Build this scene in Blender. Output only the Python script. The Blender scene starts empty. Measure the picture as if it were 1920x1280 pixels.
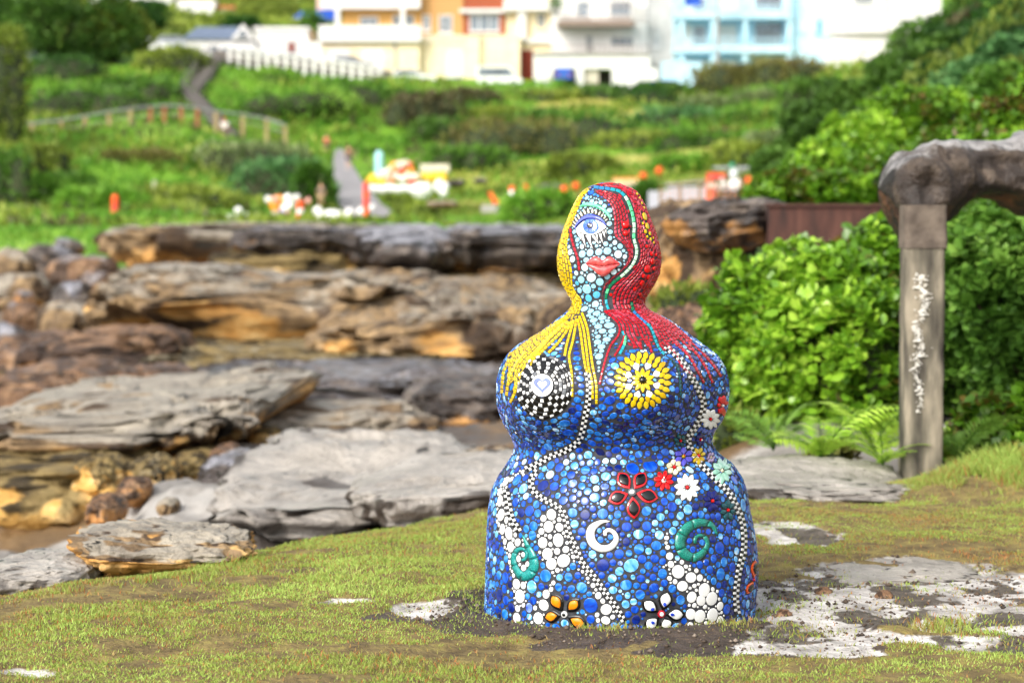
import bpy, bmesh, math, random
import numpy as np
from mathutils import Vector, Matrix
from mathutils.bvhtree import BVHTree

random.seed(7); RNG = np.random.default_rng(11)
S = bpy.context.scene
COL = S.collection
# ---------------------------------------------------------------- camera
FP, CX, CY, HOR, CAMZ = 4267.0, 960.0, 640.0, 420.0, 1.35
PITCH = math.atan((CY - HOR) / FP)
cam = bpy.data.cameras.new('camera'); camo = bpy.data.objects.new('camera', cam); COL.objects.link(camo)
camo.location = (0, 0, CAMZ); camo.rotation_euler = (math.pi / 2 - PITCH, 0, 0)
cam.sensor_width = 36.0; cam.lens = FP / 1920 * 36.0
cam.clip_start = 0.1; cam.clip_end = 3000
cam.dof.use_dof = True; cam.dof.focus_distance = 7.62; cam.dof.aperture_fstop = 2.9
S.camera = camo
# ---------------------------------------------------------------- sky, sun, exposure
SUN_EL, SUN_AZ = math.radians(38), math.radians(215)      # azimuth clockwise from +Y (view direction); the sun is behind the camera to the left
W = bpy.data.worlds.new('World'); S.world = W; W.use_nodes = True
wn, wl = W.node_tree.nodes, W.node_tree.links
sky = wn.new('ShaderNodeTexSky'); sky.sky_type = 'NISHITA'; sky.sun_disc = False
sky.sun_elevation = SUN_EL; sky.sun_rotation = SUN_AZ; sky.dust_density = 4.0; sky.air_density = 1.0; sky.ozone_density = 1.0
hs = wn.new('ShaderNodeHueSaturation'); hs.inputs['Saturation'].default_value = 0.18   # thin overcast: the blue is washed out
bg = wn['Background']; bg.inputs[1].default_value = 0.15
wl.new(sky.outputs[0], hs.inputs['Color']); wl.new(hs.outputs[0], bg.inputs[0])
sun = bpy.data.lights.new('sun', 'SUN'); suno = bpy.data.objects.new('sun', sun); COL.objects.link(suno)
sun.energy = 1.15; sun.angle = math.radians(14); sun.color = (1.0, 0.90, 0.76)
sd = Vector((math.sin(SUN_AZ) * math.cos(SUN_EL), math.cos(SUN_AZ) * math.cos(SUN_EL), math.sin(SUN_EL)))
suno.rotation_euler = sd.to_track_quat('Z', 'Y').to_euler()
suno.location = (-5, -5, 20)
S.view_settings.view_transform = 'Standard'; S.view_settings.look = 'None'
S.view_settings.exposure = 0.93; S.view_settings.gamma = 1.0; S.view_settings.use_curve_mapping = False

# ---------------------------------------------------------------- helpers
F_ = Vector((0, math.cos(PITCH), -math.sin(PITCH))); U_ = Vector((0, math.sin(PITCH), math.cos(PITCH))); R_ = Vector((1, 0, 0))
CAM = Vector((0, 0, CAMZ))
def ray(px, py): return F_ + R_ * ((px - CX) / FP) + U_ * ((CY - py) / FP)
def at(px, py, Y):
    d = ray(px, py); return CAM + d * (Y / d.y)
def zat(py, Y): return at(960, py, Y).z
def xat(px, Y): return (px - CX) / FP * Y
def L(h):
    h = h.lstrip('#'); o = []
    for i in (0, 2, 4):
        c = int(h[i:i+2], 16) / 255; o.append(c / 12.92 if c <= .04045 else ((c + .055) / 1.055) ** 2.4)
    return tuple(o)
def _h(ix, iy, iz, seed):
    h = (ix.astype(np.uint64) * 374761393 + iy.astype(np.uint64) * 668265263 + iz.astype(np.uint64) * 2246822519 + np.uint64(seed * 3266489917 % (1 << 32))) & 0xFFFFFFFF
    h = ((h ^ (h >> 13)) * 1274126177) & 0xFFFFFFFF; h = ((h ^ (h >> 16)) * 2654435761) & 0xFFFFFFFF
    return ((h ^ (h >> 15)) & 0xFFFFFF) / float(0xFFFFFF)
def vnoise(p, seed=0):
    p = np.asarray(p, float); i = np.floor(p).astype(np.int64); f = p - i; f = f * f * (3 - 2 * f); i = i + 100000
    r = 0
    for dx in (0, 1):
        for dy in (0, 1):
            for dz in (0, 1):
                w = (f[:, 0] if dx else 1 - f[:, 0]) * (f[:, 1] if dy else 1 - f[:, 1]) * (f[:, 2] if dz else 1 - f[:, 2])
                r = r + w * _h(i[:, 0] + dx, i[:, 1] + dy, i[:, 2] + dz, seed)
    return r
def fbm(p, o=4, seed=0):
    p = np.asarray(p, float); a, t, r = 1.0, 0.0, 0
    for k in range(o):
        r = r + a * vnoise(p * 2 ** k, seed + k * 17); t += a; a *= .5
    return r / t                                        # 0..1
def sstep(a, b, x):
    t = np.clip((x - a) / (b - a), 0, 1); return t * t * (3 - 2 * t)

def tag(o, label=None, cat=None, group=None, kind=None):
    if label: o['label'] = label
    if cat: o['category'] = cat
    if group: o['group'] = group
    if kind: o['kind'] = kind
    return o
def empty(name, loc, label=None, cat=None, group=None, rz=0):
    o = bpy.data.objects.new(name, None); COL.objects.link(o); o.location = loc; o.rotation_euler = (0, 0, rz)
    o.empty_display_size = .1
    return tag(o, label, cat, group)
def link(name, me, parent=None, mats=()):
    for m in mats:
        if m is not None: me.materials.append(m)
    o = bpy.data.objects.new(name, me); COL.objects.link(o)
    if parent is not None: o.parent = parent
    return o
def mesh_np(name, v, faces, mats, parent=None, smooth=False, attrs=None, midx=None):
    """v (n,3); faces (m,k) array or list of such arrays"""
    me = bpy.data.meshes.new(name); v = np.ascontiguousarray(v, np.float32)
    if isinstance(faces, np.ndarray): faces = [faces]
    faces = [f for f in faces if len(f)]
    me.vertices.add(len(v)); me.vertices.foreach_set('co', v.ravel())
    loops = np.concatenate([f.ravel() for f in faces]).astype(np.int32)
    tot = np.concatenate([np.full(len(f), f.shape[1]) for f in faces]).astype(np.int32)
    start = np.concatenate([[0], np.cumsum(tot)[:-1]]).astype(np.int32)
    me.loops.add(len(loops)); me.loops.foreach_set('vertex_index', loops)
    me.polygons.add(len(tot)); me.polygons.foreach_set('loop_start', start); me.polygons.foreach_set('loop_total', tot)
    if smooth: me.polygons.foreach_set('use_smooth', np.ones(len(tot), bool))
    if midx is not None: me.polygons.foreach_set('material_index', np.asarray(midx, np.int32))
    for k, a in (attrs or {}).items():
        at_ = me.attributes.new(k, 'FLOAT', 'POINT'); at_.data.foreach_set('value', np.ascontiguousarray(a, np.float32))
    me.update(calc_edges=True); me.validate()
    return link(name, me, parent, mats if isinstance(mats, (list, tuple)) else [mats])
class MB:
    """collects boxes, bars and lathes into one mesh"""
    def __init__(s): s.v = []; s.f = []
    def add(s, v, f):
        n = len(s.v); s.v += [tuple(p) for p in v]; s.f += [tuple(i + n for i in q) for q in f]; return s
    def box(s, x0, y0, z0, x1, y1, z1):
        v = [(x0, y0, z0), (x1, y0, z0), (x1, y1, z0), (x0, y1, z0), (x0, y0, z1), (x1, y0, z1), (x1, y1, z1), (x0, y1, z1)]
        return s.add(v, [(3, 2, 1, 0), (4, 5, 6, 7), (0, 1, 5, 4), (1, 2, 6, 5), (2, 3, 7, 6), (3, 0, 4, 7)])
    def bar(s, p, q, r, n=6, r2=None):
        p, q = Vector(p), Vector(q); d = (q - p).normalized(); a = d.orthogonal().normalized(); b = d.cross(a); r2 = r if r2 is None else r2
        v = [p + (a * math.cos(t) + b * math.sin(t)) * r for t in [2 * math.pi * i / n for i in range(n)]]
        v += [q + (a * math.cos(t) + b * math.sin(t)) * r2 for t in [2 * math.pi * i / n for i in range(n)]]
        return s.add(v, [(i, (i + 1) % n, n + (i + 1) % n, n + i) for i in range(n)] + [tuple(range(n))[::-1], tuple(range(n, 2 * n))])
    def lathe(s, prof, c=(0, 0, 0), n=16):
        v = []; f = []
        for (r, z) in prof: v += [(c[0] + r * math.cos(2 * math.pi * i / n), c[1] + r * math.sin(2 * math.pi * i / n), c[2] + z) for i in range(n)]
        for k in range(len(prof) - 1):
            f += [(k * n + i, k * n + (i + 1) % n, (k + 1) * n + (i + 1) % n, (k + 1) * n + i) for i in range(n)]
        f += [tuple(range(n))[::-1], tuple(range((len(prof) - 1) * n, len(prof) * n))]
        return s.add(v, f)
    def ball(s, c, r, n=12, m=8, sz=1.0):
        pr = [(max(r * math.sin(math.pi * k / m), r * .02), -r * sz * math.cos(math.pi * k / m)) for k in range(m + 1)]
        return s.lathe(pr, c, n)
    def prism(s, poly, y0, y1):          # poly in (x, z)
        n = len(poly); v = [(x, y0, z) for x, z in poly] + [(x, y1, z) for x, z in poly]
        return s.add(v, [tuple(range(n)), tuple(range(n, 2 * n))[::-1]] + [(i, i + n, (i + 1) % n + n, (i + 1) % n) for i in range(n)])
    def build(s, name, mat, parent=None, smooth=False, off=(0, 0, 0)):
        me = bpy.data.meshes.new(name); o = Vector(off)
        me.from_pydata([tuple(Vector(p) - o) for p in s.v], [], s.f); me.update()
        bm = bmesh.new(); bm.from_mesh(me); bmesh.ops.recalc_face_normals(bm, faces=bm.faces); bm.to_mesh(me); bm.free()
        if smooth:
            for p in me.polygons: p.use_smooth = True
        return link(name, me, parent, [mat])

# ---------------------------------------------------------------- materials
def mat(name, cols, scale=4.0, rough=.6, bump=0.0, bscale=None, stretch=(1, 1, 1), detail=4, spec=.5, rnd=False, lohi=(.3, .7), coord='Object', attr=None, coat=0.0, bdist=.01):
    """noise between the colours of a ramp; attr: a float attribute drives the ramp instead (plus a little noise)"""
    m = bpy.data.materials.new(name); m.use_nodes = True; n, l = m.node_tree.nodes, m.node_tree.links
    b = n['Principled BSDF']; b.inputs['Roughness'].default_value = rough; b.inputs['Specular IOR Level'].default_value = spec
    b.inputs['Coat Weight'].default_value = coat; b.inputs['Coat Roughness'].default_value = .08
    if isinstance(cols[0], (int, float)): cols = [cols]
    tc = n.new('ShaderNodeTexCoord'); mp = n.new('ShaderNodeMapping'); mp.inputs['Scale'].default_value = stretch
    l.new(tc.outputs[coord], mp.inputs['Vector'])
    if rnd:
        oi = n.new('ShaderNodeObjectInfo'); ml = n.new('ShaderNodeVectorMath'); ml.operation = 'SCALE'; ml.inputs[0].default_value = (37, 91, 53)
        l.new(oi.outputs['Random'], ml.inputs['Scale']); l.new(ml.outputs[0], mp.inputs['Location'])
    if len(cols) > 1:
        nz = n.new('ShaderNodeTexNoise'); nz.inputs['Scale'].default_value = scale; nz.inputs['Detail'].default_value = detail
        l.new(mp.outputs[0], nz.inputs['Vector'])
        cr = n.new('ShaderNodeValToRGB'); e = cr.color_ramp.elements
        while len(e) < len(cols): e.new(.5)
        for i, c in enumerate(cols):
            e[i].position = lohi[0] + (lohi[1] - lohi[0]) * i / (len(cols) - 1); e[i].color = (*c, 1)
        if attr:
            an = n.new('ShaderNodeAttribute'); an.attribute_name = attr
            ad = n.new('ShaderNodeMath'); ad.operation = 'MULTIPLY_ADD'; ad.inputs[1].default_value = .35; ad.inputs[2].default_value = -.175
            l.new(nz.outputs[0], ad.inputs[0]); a2 = n.new('ShaderNodeMath'); l.new(an.outputs['Fac'], a2.inputs[0]); l.new(ad.outputs[0], a2.inputs[1])
            l.new(a2.outputs[0], cr.inputs[0])
        else: l.new(nz.outputs[0], cr.inputs[0])
        l.new(cr.outputs[0], b.inputs['Base Color'])
    else: b.inputs['Base Color'].default_value = (*cols[0], 1)
    if bump:
        nb = n.new('ShaderNodeTexNoise'); nb.inputs['Scale'].default_value = bscale or scale * 4; nb.inputs['Detail'].default_value = 6
        l.new(mp.outputs[0], nb.inputs['Vector']); bp = n.new('ShaderNodeBump'); bp.inputs['Strength'].default_value = bump; bp.inputs['Distance'].default_value = bdist
        l.new(nb.outputs[0], bp.inputs['Height']); l.new(bp.outputs[0], b.inputs['Normal'])
    return m
def leafmat(name, cols, rough=.4, trans=.3, spec=.5, nscale=1.2):
    """leaf colour from the per-leaf 'tone' plus a clump-sized noise; some light passes through"""
    m = bpy.data.materials.new(name); m.use_nodes = True; n, l = m.node_tree.nodes, m.node_tree.links
    b = n['Principled BSDF']; b.inputs['Roughness'].default_value = rough; b.inputs['Specular IOR Level'].default_value = spec
    an = n.new('ShaderNodeAttribute'); an.attribute_name = 'tone'
    tc = n.new('ShaderNodeTexCoord'); nz = n.new('ShaderNodeTexNoise'); nz.inputs['Scale'].default_value = nscale; nz.inputs['Detail'].default_value = 3
    l.new(tc.outputs['Object'], nz.inputs['Vector'])
    ma = n.new('ShaderNodeMath'); ma.operation = 'MULTIPLY_ADD'; ma.inputs[1].default_value = .9; ma.inputs[2].default_value = -.45
    l.new(nz.outputs[0], ma.inputs[0]); ad = n.new('ShaderNodeMath'); l.new(an.outputs['Fac'], ad.inputs[0]); l.new(ma.outputs[0], ad.inputs[1])
    cr = n.new('ShaderNodeValToRGB'); e = cr.color_ramp.elements
    while len(e) < len(cols): e.new(.5)
    cols = [tuple(q * .96 + .04 * (c[0] * .21 + c[1] * .72 + c[2] * .07) for q in c) for c in cols]
    for i, c in enumerate(cols): e[i].position = i / (len(cols) - 1); e[i].color = (*c, 1)
    l.new(ad.outputs[0], cr.inputs[0]); l.new(cr.outputs[0], b.inputs['Base Color'])
    tr = n.new('ShaderNodeBsdfTranslucent'); mx = n.new('ShaderNodeMixShader'); mx.inputs[0].default_value = trans
    l.new(cr.outputs[0], tr.inputs['Color']); l.new(b.outputs[0], mx.inputs[1]); l.new(tr.outputs[0], mx.inputs[2])
    l.new(mx.outputs[0], n['Material Output'].inputs['Surface'])
    return m
def resample(pts, n):
    p = np.array(pts, float); 
    # smooth (Catmull-Rom) then even steps
    q = []; P = np.vstack([2 * p[0] - p[1], p, 2 * p[-1] - p[-2]])
    for i in range(1, len(P) - 2):
        for t in np.linspace(0, 1, 12, endpoint=False):
            a, b, c, d = P[i-1], P[i], P[i+1], P[i+2]
            q.append(.5 * (2*b + (c-a)*t + (2*a-5*b+4*c-d)*t*t + (3*b-a-3*c+d)*t**3))
    q.append(p[-1]); q = np.array(q); s = np.concatenate([[0], np.cumsum(np.hypot(*np.diff(q[:, :2], axis=0).T))])
    t = np.linspace(0, s[-1], n); return np.stack([np.interp(t, s, q[:, k]) for k in range(q.shape[1])], -1), s[-1]
# ================================================================ ground, shelf, hill
TPX = [-2500, -800, 0, 300, 600, 800, 1000, 1150, 1300, 1450, 1600, 1750, 1920, 2700, 4500]
TT = {  # distance: apparent height (photo row) of the ground per column
 26:  [900, 900, 900, 900, 900, 880, 800, 700, 600, 520, 470, 430, 400, 300, 200],
 34:  [800, 800, 800, 800, 800, 790, 700, 620, 520, 455, 420, 370, 330, 200, 100],
 45:  [640, 640, 640, 680, 690, 680, 640, 580, 470, 400, 330, 240, 160, 60, -100],
 60:  [540, 540, 530, 560, 570, 570, 560, 500, 435, 380, 220, 60, -60, -250, -400],
 80:  [470, 470, 462, 458, 450, 448, 446, 430, 418, 395, 260, 90, -60, -250, -400],
 100: [440, 440, 438, 436, 428, 427, 426, 420, 408, 390, 285, 120, -20, -200, -350],
 122: [400, 400, 400, 402, 415, 416, 416, 400, 385, 370, 295, 150, 10, -150, -300],
 142: [350, 350, 350, 355, 392, 390, 388, 375, 350, 325, 285, 165, 40, -120, -250],
 160: [272, 275, 262, 255, 345, 350, 350, 330, 305, 285, 262, 170, 60, -100, -200],
 178: [215, 215, 222, 222, 285, 290, 275, 262, 248, 228, 222, 165, 60, -90, -180],
 203: [120, 120, 125, 128, 152, 158, 165, 172, 178, 150, 125, 100, 50, -80, -150],
 216: [112, 112, 108, 112, 138, 150, 158, 165, 172, 145, 118, 95, 50, -70, -140],
 260: [40, 40, 30, 25, 40, 60, 70, 70, 70, 60, 50, 30, 0, -100, -160],
 330: [-60, -60, -60, -60, -60, -60, -60, -60, -60, -60, -60, -80, -100, -160, -200],
 500: [-160] * 15}
TY = np.array(sorted(TT)); TZ = np.array([[CAMZ + (HOR - p) / FP * y for p in TT[y]] for y in TY])
def terrain(x, y):
    x, y = np.atleast_1d(np.asarray(x, float)), np.atleast_1d(np.asarray(y, float)); px = CX + x / np.maximum(y, 1) * FP
    i = np.clip(np.searchsorted(TY, y) - 1, 0, len(TY) - 2); f = np.clip((y - TY[i]) / (TY[i + 1] - TY[i]), 0, 1)
    tp_ = np.array(TPX); j = np.clip(np.searchsorted(tp_, px) - 1, 0, len(tp_) - 2); g = np.clip((px - tp_[j]) / (tp_[j + 1] - tp_[j]), 0, 1); g = g * g * (3 - 2 * g)
    z = (TZ[i, j] * (1 - g) + TZ[i, j + 1] * g) * (1 - f) + (TZ[i + 1, j] * (1 - g) + TZ[i + 1, j + 1] * g) * f
    return z
def tz(x, y): return float(terrain(x, y)[0])
def grid(xs, ys):
    nx, ny = len(xs), len(ys); X, Y = np.meshgrid(xs, ys); i = (np.arange(ny - 1)[:, None] * nx + np.arange(nx - 1)[None]).ravel()
    return X.ravel(), Y.ravel(), np.stack([i, i + 1, i + 1 + nx, i + nx], -1)
def vcolmat(name, layers, rough=.9, bump=.3, bscale=40, bdist=.02, rlayers=None, spec=.3):
    """base colour = first noise pair, then each (attribute, (dark, light), noise scale) laid over it by the attribute"""
    m = bpy.data.materials.new(name); m.use_nodes = True; n, l = m.node_tree.nodes, m.node_tree.links; b = n['Principled BSDF']
    b.inputs['Specular IOR Level'].default_value = spec; tc = n.new('ShaderNodeTexCoord'); out = None; ro = None
    for k, (attr, cols, sc, *st) in enumerate(layers):
        nz = n.new('ShaderNodeTexNoise'); nz.inputs['Scale'].default_value = sc; nz.inputs['Detail'].default_value = 6; nz.inputs['Roughness'].default_value = .65
        if st: 
            mp = n.new('ShaderNodeMapping'); mp.inputs['Scale'].default_value = st[0]; l.new(tc.outputs['Object'], mp.inputs[0]); l.new(mp.outputs[0], nz.inputs['Vector'])
        else: l.new(tc.outputs['Object'], nz.inputs['Vector'])
        cr = n.new('ShaderNodeValToRGB'); e = cr.color_ramp.elements
        while len(e) < len(cols): e.new(.5)
        for i, c in enumerate(cols): e[i].position = .3 + .4 * i / (len(cols) - 1); e[i].color = (*c, 1)
        l.new(nz.outputs[0], cr.inputs[0])
        if attr is None: out = cr.outputs[0]
        else:
            an = n.new('ShaderNodeAttribute'); an.attribute_name = attr; mx = n.new('ShaderNodeMix'); mx.data_type = 'RGBA'
            # break the edge of the patch with noise
            n2 = n.new('ShaderNodeTexNoise'); n2.inputs['Scale'].default_value = sc * 1.7; n2.inputs['Detail'].default_value = 9; n2.inputs['Roughness'].default_value = .72; l.new(tc.outputs['Object'], n2.inputs['Vector'])
            ma = n.new('ShaderNodeMath'); ma.operation = 'MULTIPLY_ADD'; ma.inputs[1].default_value = .9; ma.inputs[2].default_value = -.45; l.new(n2.outputs[0], ma.inputs[0])
            ad = n.new('ShaderNodeMath'); l.new(an.outputs['Fac'], ad.inputs[0]); l.new(ma.outputs[0], ad.inputs[1])
            mr = n.new('ShaderNodeMapRange'); mr.interpolation_type = 'SMOOTHSTEP'; mr.inputs[1].default_value = .35; mr.inputs[2].default_value = .65; l.new(ad.outputs[0], mr.inputs[0])
            l.new(mr.outputs[0], mx.inputs[0]); l.new(out, mx.inputs[6]); l.new(cr.outputs[0], mx.inputs[7]); out = mx.outputs[2]
            if rlayers and attr in rlayers:
                rm = n.new('ShaderNodeMix'); rm.inputs[3].default_value = rlayers[attr]; l.new(mr.outputs[0], rm.inputs[0])
                if ro is None: rm.inputs[2].default_value = rough
                else: l.new(ro, rm.inputs[2])
                ro = rm.outputs[0]
    l.new(out, b.inputs['Base Color']); b.inputs['Roughness'].default_value = rough
    if ro is not None: l.new(ro, b.inputs['Roughness'])
    nb = n.new('ShaderNodeTexNoise'); nb.inputs['Scale'].default_value = bscale; nb.inputs['Detail'].default_value = 8; l.new(tc.outputs['Object'], nb.inputs['Vector'])
    bp = n.new('ShaderNodeBump'); bp.inputs['Strength'].default_value = bump; bp.inputs['Distance'].default_value = bdist; l.new(nb.outputs[0], bp.inputs['Height']); l.new(bp.outputs[0], b.inputs['Normal'])
    return m
# hill: one sheet out to the horizon
ys = np.concatenate([np.arange(26, 70, 1.2), np.arange(70, 235, 1.6), np.geomspace(236, 900, 30)])
us = np.concatenate([np.linspace(-2.2, -.4, 40), np.linspace(-.38, .38, 150), np.linspace(.4, 2.2, 40)])
U2, Y2, Q = grid(us, ys); X2 = U2 * Y2; Z2 = terrain(X2, Y2)
amp = np.interp(Y2, [26, 60, 110, 122, 150, 170, 205, 213, 225, 300], [.3, .4, .25, .05, .1, .7, .7, .05, .05, .4])
Z2 = Z2 + (fbm(np.stack([X2 / 7, Y2 / 7, 0 * X2], -1), 3, 3) - .5) * amp * 1.6
pth = np.zeros(len(X2)); PXg = CX + X2 / Y2 * FP
PATH = [(122, 700, 30), (130, 690, 44), (142, 676, 40), (160, 652, 26), (172, 640, 14), (178, 636, 6)]      # distance, photo column, half width in photo pixels
for (y0, c0, w0), (y1, c1, w1) in zip(PATH[:-1], PATH[1:]):
    mk = (Y2 >= y0) & (Y2 <= y1); f = (Y2[mk] - y0) / (y1 - y0); d = np.abs(PXg[mk] - (c0 + (c1 - c0) * f)); w = w0 + (w1 - w0) * f
    pth[mk] = np.maximum(pth[mk], sstep(w * 1.15, w * .85, d))
rocky = sstep(76, 66, Y2) * (PXg < 1250); plz = ((Y2 > 112) & (Y2 < 124) & (PXg > 380) & (PXg < 900)).astype(float)
dry = .75 * sstep(.54, .68, fbm(np.stack([X2 / 11, Y2 / 11, 0 * X2 + 4], -1), 3, 8)) * ((PXg > 760) & (Y2 > 115))
M_hill = vcolmat('hill_cover', [(None, [L('365216'), L('5f8c20'), L('86b232')], .35), ('dry', [L('8f8a3a'), L('a9a85a')], .5), ('rockdust', [L('4d443b'), L('7d7264')], .6)], .9, .5, 3, .15)
mesh_np('hillside', np.stack([X2, Y2, Z2], -1), Q, M_hill, smooth=True, attrs={'rockdust': np.maximum(plz * .7, rocky), 'dry': dry})['kind'] = 'structure'
# rock shelf between the lawn and the hill
def shelf(x, y):
    px = CX + x / y * FP
    z = np.interp(y, [-20, 6, 9, 12, 14, 18, 22, 27, 33, 40], [-.6, -.6, -.6, -.56, -.5, -.62, -.78, -.95, -1.1, -1.2])
    z = z - .45 * sstep(330, 120, px) * sstep(8.5, 10.5, y) * sstep(19, 16, y)         # the gully on the left
    z = z + np.where(px > 1050, sstep(1050, 1500, px) * np.interp(y, [12.3, 13.5, 20, 33], [0, .5, .9, 1.1]), 0)
    p = np.stack([x * .55, y * .5, 0 * x], -1); n = fbm(p, 4, 21)
    st = np.floor(n * 9) + sstep(.75, 1, n * 9 - np.floor(n * 9)); z = z + (st / 9 - .5) * .38
    p2 = np.stack([x * 1.8, y * 1.2, 0 * x + 2], -1); n2 = fbm(p2, 3, 5); st2 = np.floor(n2 * 7) + sstep(.6, 1, n2 * 7 - np.floor(n2 * 7)); z = z + (st2 / 7 - .5) * .15
    return z
ys = np.concatenate([[-60, -30, -10, 0, 4], np.arange(6, 12, .12), np.arange(12, 24, .1), np.arange(24, 38, .16)])
us = np.concatenate([[-9, -3, -1], np.linspace(-.6, -.27, 12), np.linspace(-.25, .13, 250), np.linspace(.135, .6, 40), [1, 3, 9]])
U3, Y3, Q3 = grid(us, ys); X3 = U3 * np.maximum(Y3, 8); Z3 = shelf(X3, np.maximum(Y3, 4.0))
px3 = CX + X3 / np.maximum(Y3, 4) * FP; n3 = fbm(np.stack([X3 * .5, Y3 * .35, 0 * X3], -1), 4, 9)
wet = np.clip(sstep(340, 150, px3) * sstep(9.5, 10.3, Y3) * sstep(15.5, 14.5, Y3), 0, 1)
ML = {'grey': [L('4d4c4f'), L('7d7c7e'), L('b3b1ae')], 'brown': [L('4a3527'), L('7a5a42'), L('9a7c62')]}
M_shelf = vcolmat('shelf_rock', [(None, [L('4c4742'), L('8a857f'), L('c2beb9')], 1.1, (1, .6, 1)), ('tan', [L('4a3a28'), L('7d6444')], 1.2), ('dark', [L('403a36'), L('625a54')], 1.1), ('wet', [L('4a2a14'), L('93602f')], .7)], .55, .6, 14, .03, {'wet': .12}, spec=.4)
mesh_np('rock_shelf', np.stack([X3, Y3, Z3], -1), Q3, M_shelf, smooth=True, attrs={'tan': sstep(.5, .62, n3) * .8, 'dark': sstep(.5, .36, fbm(np.stack([X3 * .8, Y3 * .5, 0 * X3 + 7], -1), 4, 31)) * .6, 'wet': wet})['kind'] = 'structure'
# the lawn the statue stands on
EDGE = np.array([(-9, 3.6), (-2.7, 8.3), (-2.05, 9.1), (-1.5, 9.9), (-.82, 10.8), (-.15, 11.5), (.5, 11.9), (1.2, 12.2), (1.9, 12.6), (3, 13.0), (9, 13.3)])
def lawn_d(x, y): return np.interp(x, EDGE[:, 0], EDGE[:, 1]) - y           # >0 inside
def lawn_z(x, y):
    d = lawn_d(x, y) + (fbm(np.stack([x * 1.4, y * 1.4, 0 * x], -1), 3, 41) - .5) * .25
    z = (fbm(np.stack([x * .9, y * .9, 0 * x + 3], -1), 4, 2) - .5) * .10 + (fbm(np.stack([x * 5, y * 5, 0 * x], -1), 3, 12) - .5) * .035
    z = z - .10 * sstep(1.4, 0, d) - .75 * sstep(.02, -.4, d) - .04 * sstep(-.6, -2.2, x)
    rr = np.hypot(x - SX0, y - 8.0); z = z * sstep(.35, .9, rr) + .02 * np.exp(-((rr - .6) / .1) ** 2) - .02 * sstep(.58, .5, rr)
    z = z - .022 * rockmask(x, y) + .12 * np.exp(-(((x - 2.5) / .6) ** 2 + ((y - 11.6) / .7) ** 2))
    return z
SX0 = xat(1167, 8.0)
ROCKP = [(1640, 1145, .5, .34), (1800, 1165, .42, .36), (1570, 1195, .36, .2), (1900, 1110, .3, .4), (1740, 1075, .42, .42), (1600, 1165, .42, .30), (795, 1145, .10, .22), (1860, 1215, .25, .2), (1490, 1000, .22, .35), (1560, 1225, .3, .12), (640, 1125, .1, .1), (1830, 1130, .35, .25), (1500, 1120, .15, .14), (40, 1245, .12, .1), (1680, 1110, .4, .3), (1720, 1200, .35, .2)]
def rockmask(x, y):
    m = np.zeros_like(x)
    for (px, py, rx, ry) in ROCKP:
        Y = CAMZ * FP / (py - HOR); X = xat(px, Y); m = np.maximum(m, 1.25 - np.hypot((x - X) / rx, (y - Y) / ry) * .8)
    m = m + (fbm(np.stack([x * 4, y * 4, 0 * x], -1), 5, 77) - .5) * 1.2 + (fbm(np.stack([x * 22, y * 22, 0 * x], -1), 3, 78) - .5) * .5
    return sstep(.3, .75, m)
def mudmask(x, y):
    rr = np.hypot((x - SX0 - .07) / 1.1, (y - 7.93)); m = 1.0 - np.abs(rr - .52) / .24 + .75 * sstep(.52, .66, fbm(np.stack([x * 1.1, y * 2.4, 0 * x + 50], -1), 3, 91)) * sstep(8.6, 7.6, y)
    m = m + .7 * np.exp(-(((x - 1.0) / .4) ** 2 + ((y - 7.75) / .45) ** 2)) + .6 * np.exp(-(((x + .3) / .35) ** 2 + ((y - 7.75) / .3) ** 2)) + .4 * np.exp(-(((x - .6) / 1.0) ** 2 + ((y - 7.1) / .35) ** 2)) + .35 * sstep(.5, 1.2, x) * sstep(10.8, 9.5, y)
    return sstep(.4, .75, m + (fbm(np.stack([x * 4.5, y * 4.5, 0 * x + 9], -1), 4, 55) - .5) * 1.3)
xs = np.concatenate([np.linspace(-9, -2.6, 20), np.arange(-2.5, 3.6, .026), np.linspace(3.7, 9, 18)]); ysl = np.concatenate([np.linspace(-3, 5.8, 14), np.arange(5.9, 13.4, .034), [13.8, 14.5]])
X4, Y4, Q4 = grid(xs, ysl); Z4 = lawn_z(X4, Y4); RM, MM = rockmask(X4, Y4), mudmask(X4, Y4)
M_lawn = vcolmat('lawn_soil', [(None, [L('4c3e2a'), L('766640'), L('918648')], 9), ('mud', [L('2e261f'), L('5a4d41')], 12), ('rock', [L('77726d'), L('bab5b0'), L('e4e1dd')], 6), ('specks', [L('3a332b'), L('6a6156')], 14)], .9, .7, 45, .03, {'mud': .55, 'rock': .6})
mesh_np('ground', np.stack([X4, Y4, Z4], -1), Q4, M_lawn, smooth=True, attrs={'mud': MM, 'rock': RM, 'specks': np.clip(RM * 1.3, 0, 1) * sstep(.47, .60, fbm(np.stack([X4 * 7, Y4 * 5, 0 * X4 + 3], -1), 5, 93)) * .8})['kind'] = 'structure'
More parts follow.
